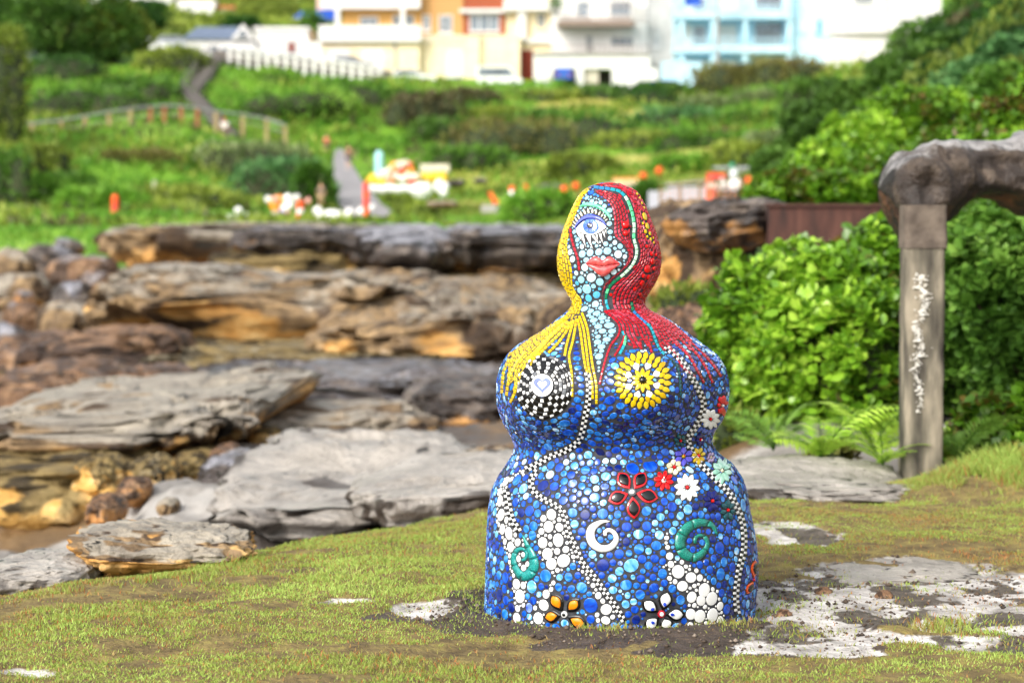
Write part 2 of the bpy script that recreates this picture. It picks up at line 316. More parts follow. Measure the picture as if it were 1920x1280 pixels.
# grass blades on it
n = 620000; gx = RNG.uniform(-2.6, 3.4, n); gy = RNG.uniform(6.2, 13.0, n)
vis_ = (np.abs(gx) < gy * .245); gx, gy = gx[vis_], gy[vis_]
rock_, mud_ = rockmask(gx, gy), mudmask(gx, gy); dd = lawn_d(gx, gy)
clump = fbm(np.stack([gx * 3.2, gy * 3.2, 0 * gx], -1), 4, 13); fine = fbm(np.stack([gx * 14, gy * 14, 0 * gx], -1), 2, 14)
left = sstep(1.3, -.6, gx)
patch = fbm(np.stack([gx * 1.5, gy * 2.2, 0 * gx + 31], -1), 4, 66)
pr = sstep(.43, .69, clump + (patch - .5) * .9 + (fine - .5) * .5 + .13 * left + .05) * (1 - .97 * rock_ * (1 - .25 * sstep(.5, .6, fbm(np.stack([gx * 6, gy * 6, 0 * gx], -1), 3, 71)))) * (1 - .93 * mud_) + .05
# a few tufts grow against the statue and on the mud
for (tx, ty, tr, st) in [(1160, 1188, .05, 1), (1330, 1172, .05, 1.1), (1290, 1178, .05, 1), (1420, 1140, .06, 1), (900, 1130, .06, .8), (1130, 1195, .06, .8), (1770, 1170, .07, 1), (850, 1180, .08, .7), (1210, 1190, .05, .8), (1500, 1185, .08, .6), (1390, 1190, .07, .7), (1000, 1180, .05, .7), (930, 1160, .05, .8)]:
    Yt = CAMZ * FP / (ty - HOR); Xt = xat(tx, Yt); pr = np.maximum(pr, st * np.exp(-((gx - Xt) ** 2 + (gy - Yt) ** 2) / (2 * tr * tr)))
inside = np.hypot(gx - SX0, gy - 8.0) < .475
k = (RNG.random(len(gx)) < pr) & (dd > -.12) & ~inside; gx, gy, clump, left, rock_ = gx[k], gy[k], clump[k], left[k], rock_[k]
gz = lawn_z(gx, gy) - .004; m = len(gx)
lng = fbm(np.stack([gx * 2, gy * 2, 0 * gx + 5], -1), 3, 90)
h = RNG.uniform(.005, .016, m) * (.6 + 1.1 * lng); 
tall = np.exp(-(((gx - 2.6) / .42) ** 2 + ((gy - 11.6) / .45) ** 2)); h = h * (1 + 7 * tall)
tall2 = sum(np.exp(-((gx - xat(tx, CAMZ * FP / (ty - HOR))) ** 2 + (gy - CAMZ * FP / (ty - HOR)) ** 2) / (2 * .09 ** 2)) for tx, ty in [(1160, 1188), (1330, 1172), (1290, 1178), (1770, 1170), (200, 1090), (270, 1085), (330, 1078), (160, 1090), (410, 1040)]); h = h * (1 + 1.6 * np.clip(tall2, 0, 1))
an = RNG.uniform(0, 2 * math.pi, m); w = RNG.uniform(.0012, .0028, m) * (1 + .5 * tall); ln = RNG.uniform(.2, .95, m) * h; la = RNG.uniform(0, 2 * math.pi, m)
b = np.stack([gx, gy, gz], -1); sv = np.stack([np.cos(an) * w, np.sin(an) * w, 0 * w], -1); lean = np.stack([np.cos(la) * ln, np.sin(la) * ln, 0 * w], -1)
mid = b + lean * .35 + np.stack([0 * h, 0 * h, h * .6], -1); tip = b + lean + np.stack([0 * h, 0 * h, h], -1)
V = np.stack([b - sv, b + sv, mid - sv * .8, mid + sv * .8, tip], 1).reshape(-1, 3); i5 = np.arange(m)[:, None] * 5
tone = np.clip(.54 + (clump - .5) * 1.3 + RNG.normal(0, .18, m) + .12 * left, 0, 1); tone = np.clip(tone + .3 * np.exp(-(((gx - 2.55) / .55) ** 2 + ((gy - 11.5) / .6) ** 2)), 0, 1); tone[RNG.random(m) < .10] = .02
M_grass = leafmat('grass_blade', [L('b47644'), L('aa985a'), L('9ca450'), L('96b046'), L('b2ca62')], .6, .35, .25, .8)
go = mesh_np('grass', V, [i5 + np.array([[0, 1, 3, 2]]), i5 + np.array([[2, 3, 4]])], M_grass, attrs={'tone': np.repeat(tone, 5)})
tag(go, 'short yellowish green grass growing over the lawn around the statue', 'grass', kind='stuff')
print('blades', m)

# crumbs of earth and small stones on the bare ground
m = 2600; cx_, cy_ = RNG.uniform(-1.2, 2.4, m * 4), RNG.uniform(6.5, 9.6, m * 4); bare = np.maximum(rockmask(cx_, cy_) * .55, mudmask(cx_, cy_)) * (np.hypot(cx_ - SX0, cy_ - 8) > .49)
k = RNG.random(m * 4) < bare * .9; cx_, cy_ = cx_[k][:m], cy_[k][:m]; m = len(cx_); r_ = RNG.gamma(2.0, .0016, m) + .0015; cz_ = lawn_z(cx_, cy_) + r_ * .35
oc = np.array([(1, 0, 0), (0, 1, 0), (-1, 0, 0), (0, -1, 0), (0, 0, .8), (0, 0, -.8)], float); V = (np.stack([cx_, cy_, cz_], -1)[:, None] + oc[None] * r_[:, None, None] * RNG.uniform(.6, 1.3, (m, 6, 1))).reshape(-1, 3)
fo_ = np.array([(0, 1, 4), (1, 2, 4), (2, 3, 4), (3, 0, 4), (1, 0, 5), (2, 1, 5), (3, 2, 5), (0, 3, 5)]); i6 = np.arange(m)[:, None, None] * 6
tag(mesh_np('gravel', V, (i6 + fo_[None]).reshape(-1, 3), mat('earth_crumbs', [L('2a221b'), L('54463a'), L('8a7d70')], 9, .85)), 'crumbs of dark earth and grit scattered on the bare ground around the statue', 'gravel', kind='stuff')
# ================================================================ rocks
def rockmat(name, base, stain, pale, fresh, rough, spec, prough=None):
    return vcolmat(name, [(None, base, 2.6, (1, 1, 1.6)), ('stain', stain, 2.0, (1.6, 1.6, .5)), ('pale', pale, 2.8), ('fresh', fresh, 2.2, (.7, .7, 3)), ('moss_crack', [L('1c1a17'), L('2f2b24')], 6)], rough, .9, 11, .06, {'pale': prough or rough}, spec=spec)  # last layer: dark moss spots, with cracks and bedding grooves darkened too
M_rock = rockmat('sandstone', [L('46382b'), L('7d674b'), L('ac9068')], [L('2b2018'), L('58442f')], [L('6e665c'), L('aba292')], [L('7d5527'), L('bb8b4a'), L('d9b97f')], .7, .35, .45)
M_rockb = rockmat('brown_sandstone', [L('463325'), L('7a5c43'), L('a08162')], [L('2c1f16'), L('503a29')], [L('6a625f'), L('979090')], [L('8a5a2e'), L('bd8a50')], .6, .4, .4)
M_rocky = rockmat('olive_sandstone', [L('463a22'), L('786640'), L('9a875a')], [L('262013'), L('4a3d26')], [L('7c7462'), L('a0977f')], [L('95692c'), L('c99f58'), L('dfc594')], .8, .3)
M_rockd = rockmat('dark_sandstone', [L('2e2826'), L('544b46'), L('82766a')], [L('1e1917'), L('3c322b')], [L('5f5f66'), L('9a9aa2')], [L('7a5224'), L('bd8a48')], .45, .5, .3)
M_plate = rockmat('grey_plate', [L('4a4541'), L('807a73'), L('b0aba4')], [L('2a241f'), L('4c433b')], [L('7d7770'), L('b3aca3')], [L('7d5c34'), L('ac8852')], .5, .4, .35)
def rock(label, px0, px1, pt, pb, Y, depth, m=M_rock, seed=1, box=3.2, tilt=0, rz=0, und=.12, strata=3, fresh=.4, pale=.5, rough=1.0, group=None, sink=.3, name='rock', res=1.0, taper=0, back=0, lo=1.0, rip=0.0):
    """a sandstone slab or boulder whose front spans the given photo columns and rows at distance Y; undercut foot, bedding grooves, weathered crust"""
    a, c = at(px0, pt, Y), at(px1, pb, Y); sx = (c.x - a.x) / 2; z1, z0 = a.z, c.z - sink * (a.z - c.z); sz = (z1 - z0) / 2; sy = depth / 2
    C = np.array([(a.x + c.x) / 2, Y + sy * .92, (z0 + z1) / 2]); nu, nv = int(96 * res), int(64 * res)
    th = np.linspace(0, 2 * math.pi, nu, endpoint=False); ph = np.linspace(-math.pi / 2, math.pi / 2, nv); T, Pp = np.meshgrid(th, ph)
    e = 2 / box; sg = lambda q: np.sign(q) * np.abs(q) ** e
    ux, uy, uz = sg(np.cos(Pp)) * sg(np.cos(T)), sg(np.cos(Pp)) * sg(np.sin(T)), sg(np.sin(Pp))
    p = np.stack([ux * sx, uy * sy, uz * sz], -1).reshape(-1, 3); u = np.stack([ux, uy, uz], -1).reshape(-1, 3); s_ = float(max(min(sx, sz * 1.6, sy), .4 * min(sx, sy))); so = seed * 7.3
    lowf = fbm(p / (s_ * 1.7) + so, 3, seed) - .5; med = fbm(p / (s_ * .55) + so, 4, seed + 3) - .5; fin = fbm(p / (s_ * .16) + so, 3, seed + 5) - .5
    hz = (p[:, 2] / sz + lowf * .5) * strata; gro = np.abs(hz - np.round(hz)); gro = 1 - sstep(.0, .18, gro)
    wall = np.clip(1.3 - np.abs(u[:, 2]) * .8, 0, 1)
    foot = sstep(.1, -.75, u[:, 2])
    rid = 1 - np.abs(fbm(p * np.array([1, 1, 1.8]) / (s_ * .8) + so + 4, 4, seed + 7) * 2 - 1) * 2.2      # ridges and clefts
    clf = sstep(.42, .5, np.abs(fbm(p * np.array([1, 1, .3]) / (s_ * 1.1) + so + 11, 3, seed + 8) - .5) * -1 + .5) ; clf = sstep(.965, .998, clf)
    cr0 = fbm(p * np.array([1, 1, .35]) / (s_ * .9) + so + 31, 3, seed + 21); crack = 1 - sstep(.0, .018, np.abs(cr0 - .5))
    k = 1 + (lowf * .5 * lo + med * .34 + (rid - .3) * .10) * rough + fin * .14 - gro * .055 * wall - foot * und - taper * sstep(-.6, 1, u[:, 2]) - crack * .035 * wall
    q = p.copy(); q[:, :2] *= k[:, None]; q[:, 2] *= (1 + (lowf * .45 * lo + med * .5 + fin * .22 + (rid - .3) * .12) * rough * .8 - crack * .04)
    q[:, 2] += tilt * q[:, 0] + back * q[:, 1]
    if rip: q[:, 2] += ((fbm(np.stack([p[:, 0] * .7, p[:, 1] * 1.9, 0 * p[:, 0] + so], -1), 4, seed + 51) - .5) * rip + (1 - np.abs(fbm(np.stack([p[:, 0] * .5, p[:, 1] * 1.1, 0 * p[:, 0] + so], -1), 3, seed + 52) * 2 - 1) - .8) * rip * .8) * sstep(-.2, .6, u[:, 2])
    cr_, sr_ = math.cos(rz), math.sin(rz); x = q[:, 0] * cr_ - q[:, 1] * sr_; y = q[:, 0] * sr_ + q[:, 1] * cr_
    q = np.stack([x, y, q[:, 2]], -1)
    i = (np.arange(nv - 1)[:, None] * nu + np.arange(nu)[None]); j = np.arange(nv - 1)[:, None] * nu + (np.arange(nu)[None] + 1) % nu
    f = np.stack([i, j, j + nu, i + nu], -1).reshape(-1, 4)
    n1 = fbm(p / (s_ * .8) + so + 9, 4, seed + 11); n2 = fbm(p * np.array([1, 1, .5]) / (s_ * .5) + so + 19, 4, seed + 12)
    n3_ = fbm(p * np.array([1, 1, 2.2]) / (s_ * .7) + so + 61, 4, seed + 61); at_ = {'fresh': np.clip(min(fresh, 1.2) * .8 * sstep(.56, .66, n3_) * sstep(.9, .3, u[:, 2]) + fresh * 1.5 * sstep(.55, -.5, u[:, 2] + (n1 - .5) * 2.4), 0, 1), 'pale': np.clip(pale * sstep(.25, 1.0, u[:, 2] + (n1 - .5) * 2.2) * 1.0, 0, 1), 'stain': sstep(.46, .60, n2) * .95, 'moss_crack': np.clip(crack * .55 + gro * wall * .4 * sstep(.4, .6, n1) + sstep(.66, .76, fbm(p / (s_ * .3) + so, 4, seed + 31)) * .8, 0, 1)}
    o = mesh_np(name, q, f, m, smooth=True, attrs=at_); o.location = C
    return tag(o, label, 'rock', group)
# top ledge, about sixty metres off
rock('long grey weathered sandstone ledge on top at the left of the crack', 195, 700, 422, 505, 60, 10, M_rock, 3, 5, .0, und=.10, fresh=.35, pale=.8, strata=1.3, res=1.5, sink=.0, lo=.45)
rock('dark weathered block hanging over the orange sandstone bed', 420, 690, 428, 490, 57.2, 6, M_rockd, 5, 3.5, und=.10, fresh=.25, pale=.5, sink=.0, lo=.6)
rock('orange sandstone bed exposed under the dark hanging block', 385, 665, 474, 575, 56.6, 9, M_rocky, 8, 5, und=-.06, fresh=2.2, pale=0, strata=3, lo=.5)
rock('broad smooth dark slab sloping beside the deep crack of the top ledge', 630, 860, 424, 545, 56.5, 9, M_rockd, 12, 3.2, -.03, und=.25, fresh=.25, pale=.9, rough=.7, lo=.7, sink=.0)
rock('long dark slab of the top ledge right behind the statue head', 800, 1110, 428, 535, 58, 11, M_rockd, 17, 4, und=.2, fresh=.3, pale=.8, res=1.3, sink=.0, lo=.5)
rock('low tan sandstone bed under the right of the top ledge', 700, 1110, 520, 585, 56.5, 8, M_rocky, 23, 5, und=0, fresh=1.2, pale=.2, lo=.4)
rock('small broken dark block with orange faces below the deep crack', 640, 830, 520, 590, 54, 5, M_rockd, 27, 2.6, und=.2, fresh=.9, pale=.3)
# middle ledge
rock('long middle sandstone ledge with a pale broken left end', 148, 800, 542, 672, 41, 13, M_rock, 31, 6, .0, und=.16, fresh=1.2, pale=.55, strata=1.4, res=1.8, sink=.0, lo=.4, rip=0.5)
rock('flat grey rock lying on the back of the middle ledge', 190, 430, 505, 560, 47, 7, M_rock, 34, 4, und=.05, fresh=.2, pale=1.1, lo=.6)
rock('great smooth slope of brown grey rock left of the statue shoulder', 560, 1110, 572, 735, 37, 13, M_rock, 37, 3.4, .0, und=.3, fresh=1.0, pale=.5, res=1.6, rough=.75, back=.04, sink=.0, lo=.6, rip=0.5)
rock('low dark rock beside the grassy patch behind the statue neck', 960, 1130, 560, 640, 42, 5, M_rock, 41, 2.8, und=.1, fresh=.2, pale=.6)
rock('brown rock in the shade right of the great slope', 1020, 1290, 560, 690, 31, 5, M_rock, 42, 2.8, und=.1, fresh=.35, pale=.4)
rock('long olive tan bed jutting out below the middle ledge', 236, 860, 672, 800, 35, 9, M_rocky, 44, 6, .0, und=.04, fresh=.6, pale=.45, strata=1.5, res=1.6, lo=.4)
rock('dark brown bed stepping down into the hollow left of the statue', 250, 1010, 742, 850, 27, 8, M_rockd, 143, 6, .0, und=.1, fresh=.7, pale=.45, strata=1.3, res=1.5, lo=.4, rip=.4, sink=.3)
rock('brown ledge crossing the middle of the gully by the ochre stone', 380, 800, 800, 880, 22.5, 4, M_rock, 145, 5, .0, und=.1, fresh=.6, pale=.6, strata=1.2, res=1.3, lo=.5, rip=.25, sink=.5)
# brown slabs on the left
rock('tilted brown slab below the pale ledge end', 40, 300, 632, 735, 35, 6, M_rockb, 51, 3, .06, und=.05, fresh=.3, pale=.3, strata=4)
rock('reddish brown slab with a dark vertical cleft on its right', -90, 145, 715, 830, 29, 6, M_rockb, 53, 3.6, .0, und=.05, fresh=.3, pale=.4, strata=3)
rock('reddish brown slab between the cleft and the olive block', 138, 300, 712, 810, 29.5, 5, M_rockb, 57, 3.2, .02, und=.05, fresh=.25, pale=.4, strata=4)
rock('brown slab at the left edge below the boulder field', -60, 110, 640, 730, 38, 5, M_rockb, 58, 3, 0, und=.05, fresh=.3, pale=.4)
rock('pointed ochre rock sitting on the reddish slabs', 2, 95, 796, 860, 24.5, 1.0, M_rocky, 61, 1.9, und=-.2, fresh=1.3, pale=0, taper=.45)
rock('small pale rock at the far left beside the brown slabs', -15, 22, 700, 735, 33, .8, M_rocky, 62, 2.4, fresh=1.2, pale=.3)
# near slab with the undercut
rock('wide grey topped slab overhanging the gully on the left', -160, 455, 800, 890, 19, 8, M_rock, 65, 6, .045, lo=.4, und=.34, fresh=.75, pale=1.2, strata=1, res=1.6, sink=.05, rough=.75, rip=0.25)
rock('tan foot of the wide slab above the wet gully', -150, 240, 872, 985, 17.5, 5, M_rocky, 67, 4, .03, und=.1, fresh=.9, pale=.2, strata=2)
rock('cream coloured boulder under the wide overhanging slab', 225, 320, 862, 936, 17.6, 1.0, M_rocky, 69, 2.6, und=0, fresh=1.8, pale=.4)
rock('orange boulder under the wide overhanging slab', 130, 215, 868, 925, 17.3, .9, M_rocky, 71, 2.6, und=0, fresh=1.8, pale=.3)
rock('tan wedge of rock right of the cream boulder', 315, 400, 850, 905, 18.5, 1.0, M_rocky, 72, 2.5, fresh=1.1, pale=.3)
rock('dark rounded boulder at the right foot of the overhanging slab', 362, 478, 866, 930, 17, 1.2, M_rockd, 73, 2.4, und=0, fresh=.3, pale=.6)
rock('brown boulder tucked behind the dark rounded boulder', 385, 440, 842, 880, 18.6, .8, M_rockb, 75, 2.3, und=0, fresh=.3, pale=.4)
rock('pale ochre stone lying by the dark crevice', 462, 520, 806, 840, 22, .7, M_rocky, 77, 2.4, fresh=1.3, pale=.3)
rock('dark boulder above the crevice left of the grey platform', 430, 560, 790, 860, 23, 2, M_rockd, 78, 2.5, fresh=.2, pale=.4)
rock('small white stone at the foot of the grey platform', 290, 330, 938, 966, 15.2, .3, M_rock, 79, 2.2, fresh=0, pale=1.8)
rock('brown stone in the wet gully', 205, 270, 905, 945, 16.2, .7, M_rockb, 80, 2.4, fresh=.8, pale=.1)
rock('orange brown stone beside the wet gully wall', 150, 215, 940, 985, 15, .7, M_rockb, 81, 2.4, fresh=.9, pale=.1)
rock('dark hollow rock behind the left breast of the statue', 760, 960, 735, 830, 25, 4, M_rockd, 83, 3, und=.35, fresh=.6, pale=.3)
rock('brown grey stone left of the statue waist', 850, 990, 868, 960, 15.5, 1.6, M_rock, 84, 2.6, fresh=.4, pale=.6)
rock('flat pale grey plate at the near rim of the platform', 330, 900, 940, 985, 14.2, 5.5, M_plate, 86, 3.4, .03, fresh=.1, pale=1.8, rough=.6, strata=.8, sink=1, rip=0.32)
rock('grey plate running under the lawn edge beside the statue', 640, 1060, 930, 965, 13.0, 2.4, M_plate, 87, 3.4, .05, fresh=.1, pale=1.6, rough=.6, strata=.8, sink=1, rip=0.2)
# boulders at the far left
BL = [(-20, 60, 470, 520, 62), (45, 130, 462, 505, 66), (70, 210, 480, 540, 58), (-30, 90, 515, 580, 52), (85, 165, 530, 590, 50), (0, 70, 565, 620, 47), (60, 175, 572, 640, 45), (-40, 40, 610, 665, 42), (135, 210, 515, 560, 55), (190, 260, 425, 452, 70), (95, 150, 448, 475, 70), (20, 60, 545, 575, 51), (150, 215, 590, 640, 46), (30, 110, 630, 670, 41)]
BD = ['dark boulder at the far left where the scrub meets the rocks', 'grey boulder under the green bank, beside the dark one', 'broad brown boulder left of the top ledge', 'blue grey boulder against the left border of the boulder field', 'dark squat boulder left of the pale ledge end', 'low grey boulder in the middle of the boulder field', 'large dark blue boulder just left of the pale ledge end', 'brown boulder at the bottom left of the boulder field', 'dark wedge boulder tucked under the top ledge', 'small brown boulder in the scrub above the top ledge', 'small grey stone at the foot of the green bank', 'small orange tinted stone among the grey boulders', 'brown boulder at the left foot of the middle ledge', 'flat grey stone above the tilted brown slab']
for k_, ((a_, b_, c_, d_, y_), t_) in enumerate(zip(BL, BD)):
    rock(t_, a_, b_, c_, d_, y_, (b_ - a_) / FP * y_ * 1.1, (M_rock, M_rockd, M_rockb)[k_ % 3], 90 + k_, 2.5, (k_ % 5 - 2) * .06, rz=k_ * .7 % .6, und=.05, fresh=.25 if k_ != 11 else 1.5, pale=.6, group='boulders at the far left', res=.7)
# right of the statue
rock('brown and tan cliff rock between the statue and the green bush', 1232, 1470, 390, 600, 24, 4, M_rock, 121, 3, .03, und=.3, fresh=.65, pale=.3, strata=3, res=1.3)
rock('dark sloping rock on top of the tan cliff by the statue', 1262, 1500, 374, 450, 23.2, 3, M_rockd, 123, 2.6, .05, und=.1, fresh=.3, pale=.3)
rock('earthy rock under the bush right of the statue arm', 1215, 1400, 600, 850, 19, 4, M_rockb, 125, 3, und=0, fresh=.3, pale=.2, strata=4)
rock('flat grey rock in the lawn between statue and post', 1370, 1770, 918, 950, 11.1, 2.0, M_plate, 127, 3.4, -.01, und=.0, fresh=.0, pale=1.7, rough=.6, strata=.8, sink=.8, res=1.2, rip=0.1)
# sandstone slab breaking out of the lawn
rock('jagged sandstone slab with a pale pointed tip breaking out of the grass', 116, 450, 1010, 1066, 9.25, .8, M_rock, 131, 3.6, -.02, rz=.1, und=.3, fresh=1.7, pale=1.0, strata=.8, rough=.9, res=1.4, sink=.5, lo=.9, rip=0.12)
rock('pale flat rock strip at the left border of the lawn', -60, 150, 1072, 1110, 9.0, .9, M_plate, 133, 3.2, .05, und=0, fresh=0, pale=1.8, rough=.6, strata=.8, sink=.8)
rock('flush grey slab lying in the lawn right of the statue', 1530, 1870, 1088, 1102, 8.62, .8, M_plate, 135, 3.6, 0, und=0, fresh=0, pale=1.0, rough=.6, strata=.8, sink=2.2, res=1.2)
for k_, (a_, b_, t_) in enumerate([(1548, 1118, 'small clod of dark earth right of the statue'), (1660, 1125, 'dark stone on the bare ground right of the statue'), (1470, 1160, 'brown clod of earth at the foot of the statue')]):
    Yk = CAMZ * FP / (b_ - HOR); rock(t_, a_ - 16, a_ + 16, b_ - 16, b_ + 4, Yk, .06, M_rockb, 140 + k_, 2.2, fresh=0, pale=0, res=.5, rough=1.3)
# the great rock on its post
def beam_rock():
    sp = [(1678, 352, 12.42, 60), (1698, 349, 12.42, 78), (1740, 350, 12.5, 82), (1800, 334, 12.55, 70), (1870, 318, 12.6, 52), (1950, 322, 12.7, 64), (2060, 345, 12.9, 100), (2180, 400, 13.2, 150), (2300, 480, 13.6, 190)]
    q, _ = resample([(x, y, Y, r) for x, y, Y, r in sp], 60); nu = 40; V = []; uu = []
    for k in range(60):
        c = at(q[k][0], q[k][1], q[k][2]); r = q[k][3] / FP * q[k][2]; t = np.linspace(0, 2 * math.pi, nu, endpoint=False)
        r *= (.04, .42, .66, .82, .93)[k] if k < 5 else 1
        for a in t:
            ca, sa = math.cos(a), math.sin(a); e = .88; ca2, sa2 = np.sign(ca) * abs(ca) ** e, np.sign(sa) * abs(sa) ** e
            V.append((c.x, c.y + .55 + ca2 * r * 2.1, c.z + sa2 * r)); uu.append(sa2)
    V = np.array(V); uu = np.array(uu); C = V.mean(0); n1 = fbm(V * 2.2, 4, 201) - .5; n2 = fbm(V * 7, 4, 203) - .5; n3 = fbm(V * np.array([1.5, 6, 12]), 3, 205) - .5
    cen = np.repeat(V.reshape(60, nu, 3).mean(1), nu, 0); d = V - cen; V = cen + d * (1 + n1 * .8 + n2 * .6 + n3 * .25 + (np.abs(fbm(V * 3.2, 3, 211) - .5) * -1.2 + .12))[:, None]
    i = np.arange(59)[:, None] * nu + np.arange(nu)[None]; j = np.arange(59)[:, None] * nu + (np.arange(nu)[None] + 1) % nu
    f = np.stack([i, j, j + nu, i + nu], -1).reshape(-1, 4)
    m1 = fbm(V * 3, 4, 207)
    o = mesh_np('rock_beam', V - C, f, M_beam, smooth=True, attrs={'fresh': np.clip(sstep(-.2, -.9, uu + (m1 - .5)) * .45, 0, 1), 'pale': np.clip(sstep(.5, 1.2, uu + (m1 - .5) * .8), 0, 1) * .9, 'stain': sstep(.5, .62, fbm(V * 2, 4, 209))})
    o.location = C; tag(o, 'dark weathered sandstone boulder resting on the square post', 'rock')
M_beam = vcolmat('sheen_lichen_sandstone', [(None, [L('1e1a18'), L('3c332d'), L('64574a')], 5), ('stain', [L('151211'), L('2b2420')], 5), ('pale', [L('4c4a49'), L('8b8887'), L('c4c1bd')], 6), ('fresh', [L('4a2c1b'), L('8a5a36')], 6, (.6, 2, 3))], .6, .9, 24, .03, {'pale': .35}, spec=.4)  # pale top: lichen, plus the white sheen put into the colour
beam_rock()
P0 = Vector((xat(1729, 12.5), 12.5, 0)); post = empty('stone_post', (P0.x, 12.5, zat(884, 12.5)), 'square grey tan concrete post holding up the dark overhanging rock', 'post')
def postmesh(z0, z1, w, n=14, k=30, jit=.004, seed=1):
    V = []; 
    zz = np.linspace(z0, z1, k)
    for z in zz:
        for a in np.linspace(0, 2 * math.pi, n * 4, endpoint=False):
            c, s_ = math.cos(a + .5), math.sin(a + .5); e = .28; V.append((np.sign(c) * abs(c) ** e * w, np.sign(s_) * abs(s_) ** e * w, z))
    V = np.array(V); V[:, :2] *= (1 + (fbm(V * 9, 3, seed) - .5) * .12)[:, None]; N_ = n * 4
    i = np.arange(k - 1)[:, None] * N_ + np.arange(N_)[None]; j = np.arange(k - 1)[:, None] * N_ + (np.arange(N_)[None] + 1) % N_
    return V, np.stack([i, j, j + N_, i + N_], -1).reshape(-1, 4)
hw = 78 / FP * 12.5 / 2; hgt = zat(405, 12.5) - zat(884, 12.5)
M_post = mat('post_concrete', [L('37322c'), L('666053'), L('948a78')], 3.5, .85, .6, 40, stretch=(2.5, 2.5, .6), lohi=(.36, .62))
M_postt = mat('post_cap_concrete', [L('4a4038'), L('74685c')], 9, .85, .6, 40)
v_, f_ = postmesh(-.25, hgt - .17, hw * .97); mesh_np('shaft', v_, f_, M_post, post, smooth=True)
v_, f_ = postmesh(hgt - .175, hgt + .06, hw * 1.03, seed=4); mesh_np('cap', v_, f_, M_postt, post, smooth=True)
# painted scrawl running down the face of the post: flat brush marks lying on it
M_scr = mat('white_paint', [L('c9c3b6'), L('ecebe6')], 60, .7); mb = MB(); rs = random.Random(5)
def scr_pt(px, py): 
    p = at(px, py, 12.5 - hw * 1.05); return (p.x - P0.x, -hw * 1.075, p.z - post.location.z)
y = 512
while y < 772:
    xc = 1724 + (5 if y < 600 else -2) + 5 * math.sin(y * .07); w_ = 7 if y < 690 else 4.5
    a_ = scr_pt(xc + rs.gauss(0, w_ * .6), y); b_ = scr_pt(xc + rs.gauss(0, w_), y + rs.uniform(-3, 9)); r_ = rs.uniform(.0015, .006); mb.bar(a_, b_, r_, 5, r_ * .5)
    if rs.random() < .5: c_ = scr_pt(xc + rs.gauss(0, w_ * 1.1), y + rs.gauss(0, 4)); mb.ball(c_, rs.uniform(.002, .006), 6, 4)
    y += rs.uniform(1.0, 2.4) if y < 690 else rs.uniform(1.6, 4)
mb.build('paint_scrawl', M_scr, post)['kind'] = 'stuff'
# retaining wall behind the bush
wz0, wz1 = zat(470, 23), zat(382, 23); w_ = empty('retaining_wall', (xat(1540, 23), 23, wz0), 'rusty brown retaining wall above the green bush', 'wall')
mb = MB(); mb.box(xat(1440, 23) - w_.location.x, 0, 0, xat(1800, 23) - w_.location.x, .25, wz1 - wz0 - .03); mb.build('wall', mat('rusty_steel', [L('2e1c17'), L('482a21'), L('5a382d')], 4, .8, .4, 30, stretch=(3, 1, .5)), w_)
mb = MB(); mb.box(xat(1438, 23) - w_.location.x, -.03, wz1 - wz0 - .028, xat(1802, 23) - w_.location.x, .28, wz1 - wz0); mb.build('capping', mat('rusty_cap', L('4a2d24'), rough=.8), w_)
# ================================================================ houses, cars, people, small things on the flat
def pm(name, c, rough=.8, **k): return mat(name, c, k.pop('scale', 1.5), rough, **k)
C_cream = pm('cream_render', [L('e3cfa8'), L('efe0c0')]); C_white = pm('white_render', [L('d4d2cf'), L('e4e2df')]); C_yel = pm('ochre_render', [L('c8964e'), L('d6a862')]); C_tan = pm('tan_brick', [L('b78852'), L('c79a62')], scale=8); C_redb = pm('red_brick', [L('8e4428'), L('a55634')], scale=8)
C_blue = pm('pale_blue_render', [L('a9d3e4'), L('bfe0ec')]); C_blued = pm('mid_blue_render', [L('6aa6c8'), L('7fb6d4')]); C_grey = pm('grey_render', [L('a8a6a4'), L('bdbbb8')]); C_slate = pm('slate_roof', [L('56647a'), L('6c7a90')]); C_glass = mat('window_glass', [L('39424c'), L('7d8a96')], .6, .08, spec=.8); C_curt = pm('curtain', L('d8d6cf')); C_dark = pm('dark_opening', L('4a4038')); C_door = pm('brown_door', L('7a2a18')); C_rail = pm('grey_brown_rail', L('8b7a70')); C_terra = pm('terracotta_roof', [L('b5623c'), L('c97a4e')]); C_tarp = pm('blue_tarp', L('1f50b8')); C_wood = pm('timber', [L('6b5236'), L('97764c')]); C_conc = pm('concrete', [L('8f8c88'), L('aaa7a2')]); C_metal = mat('galvanised', L('9a9ea2'), rough=.4, spec=.6)
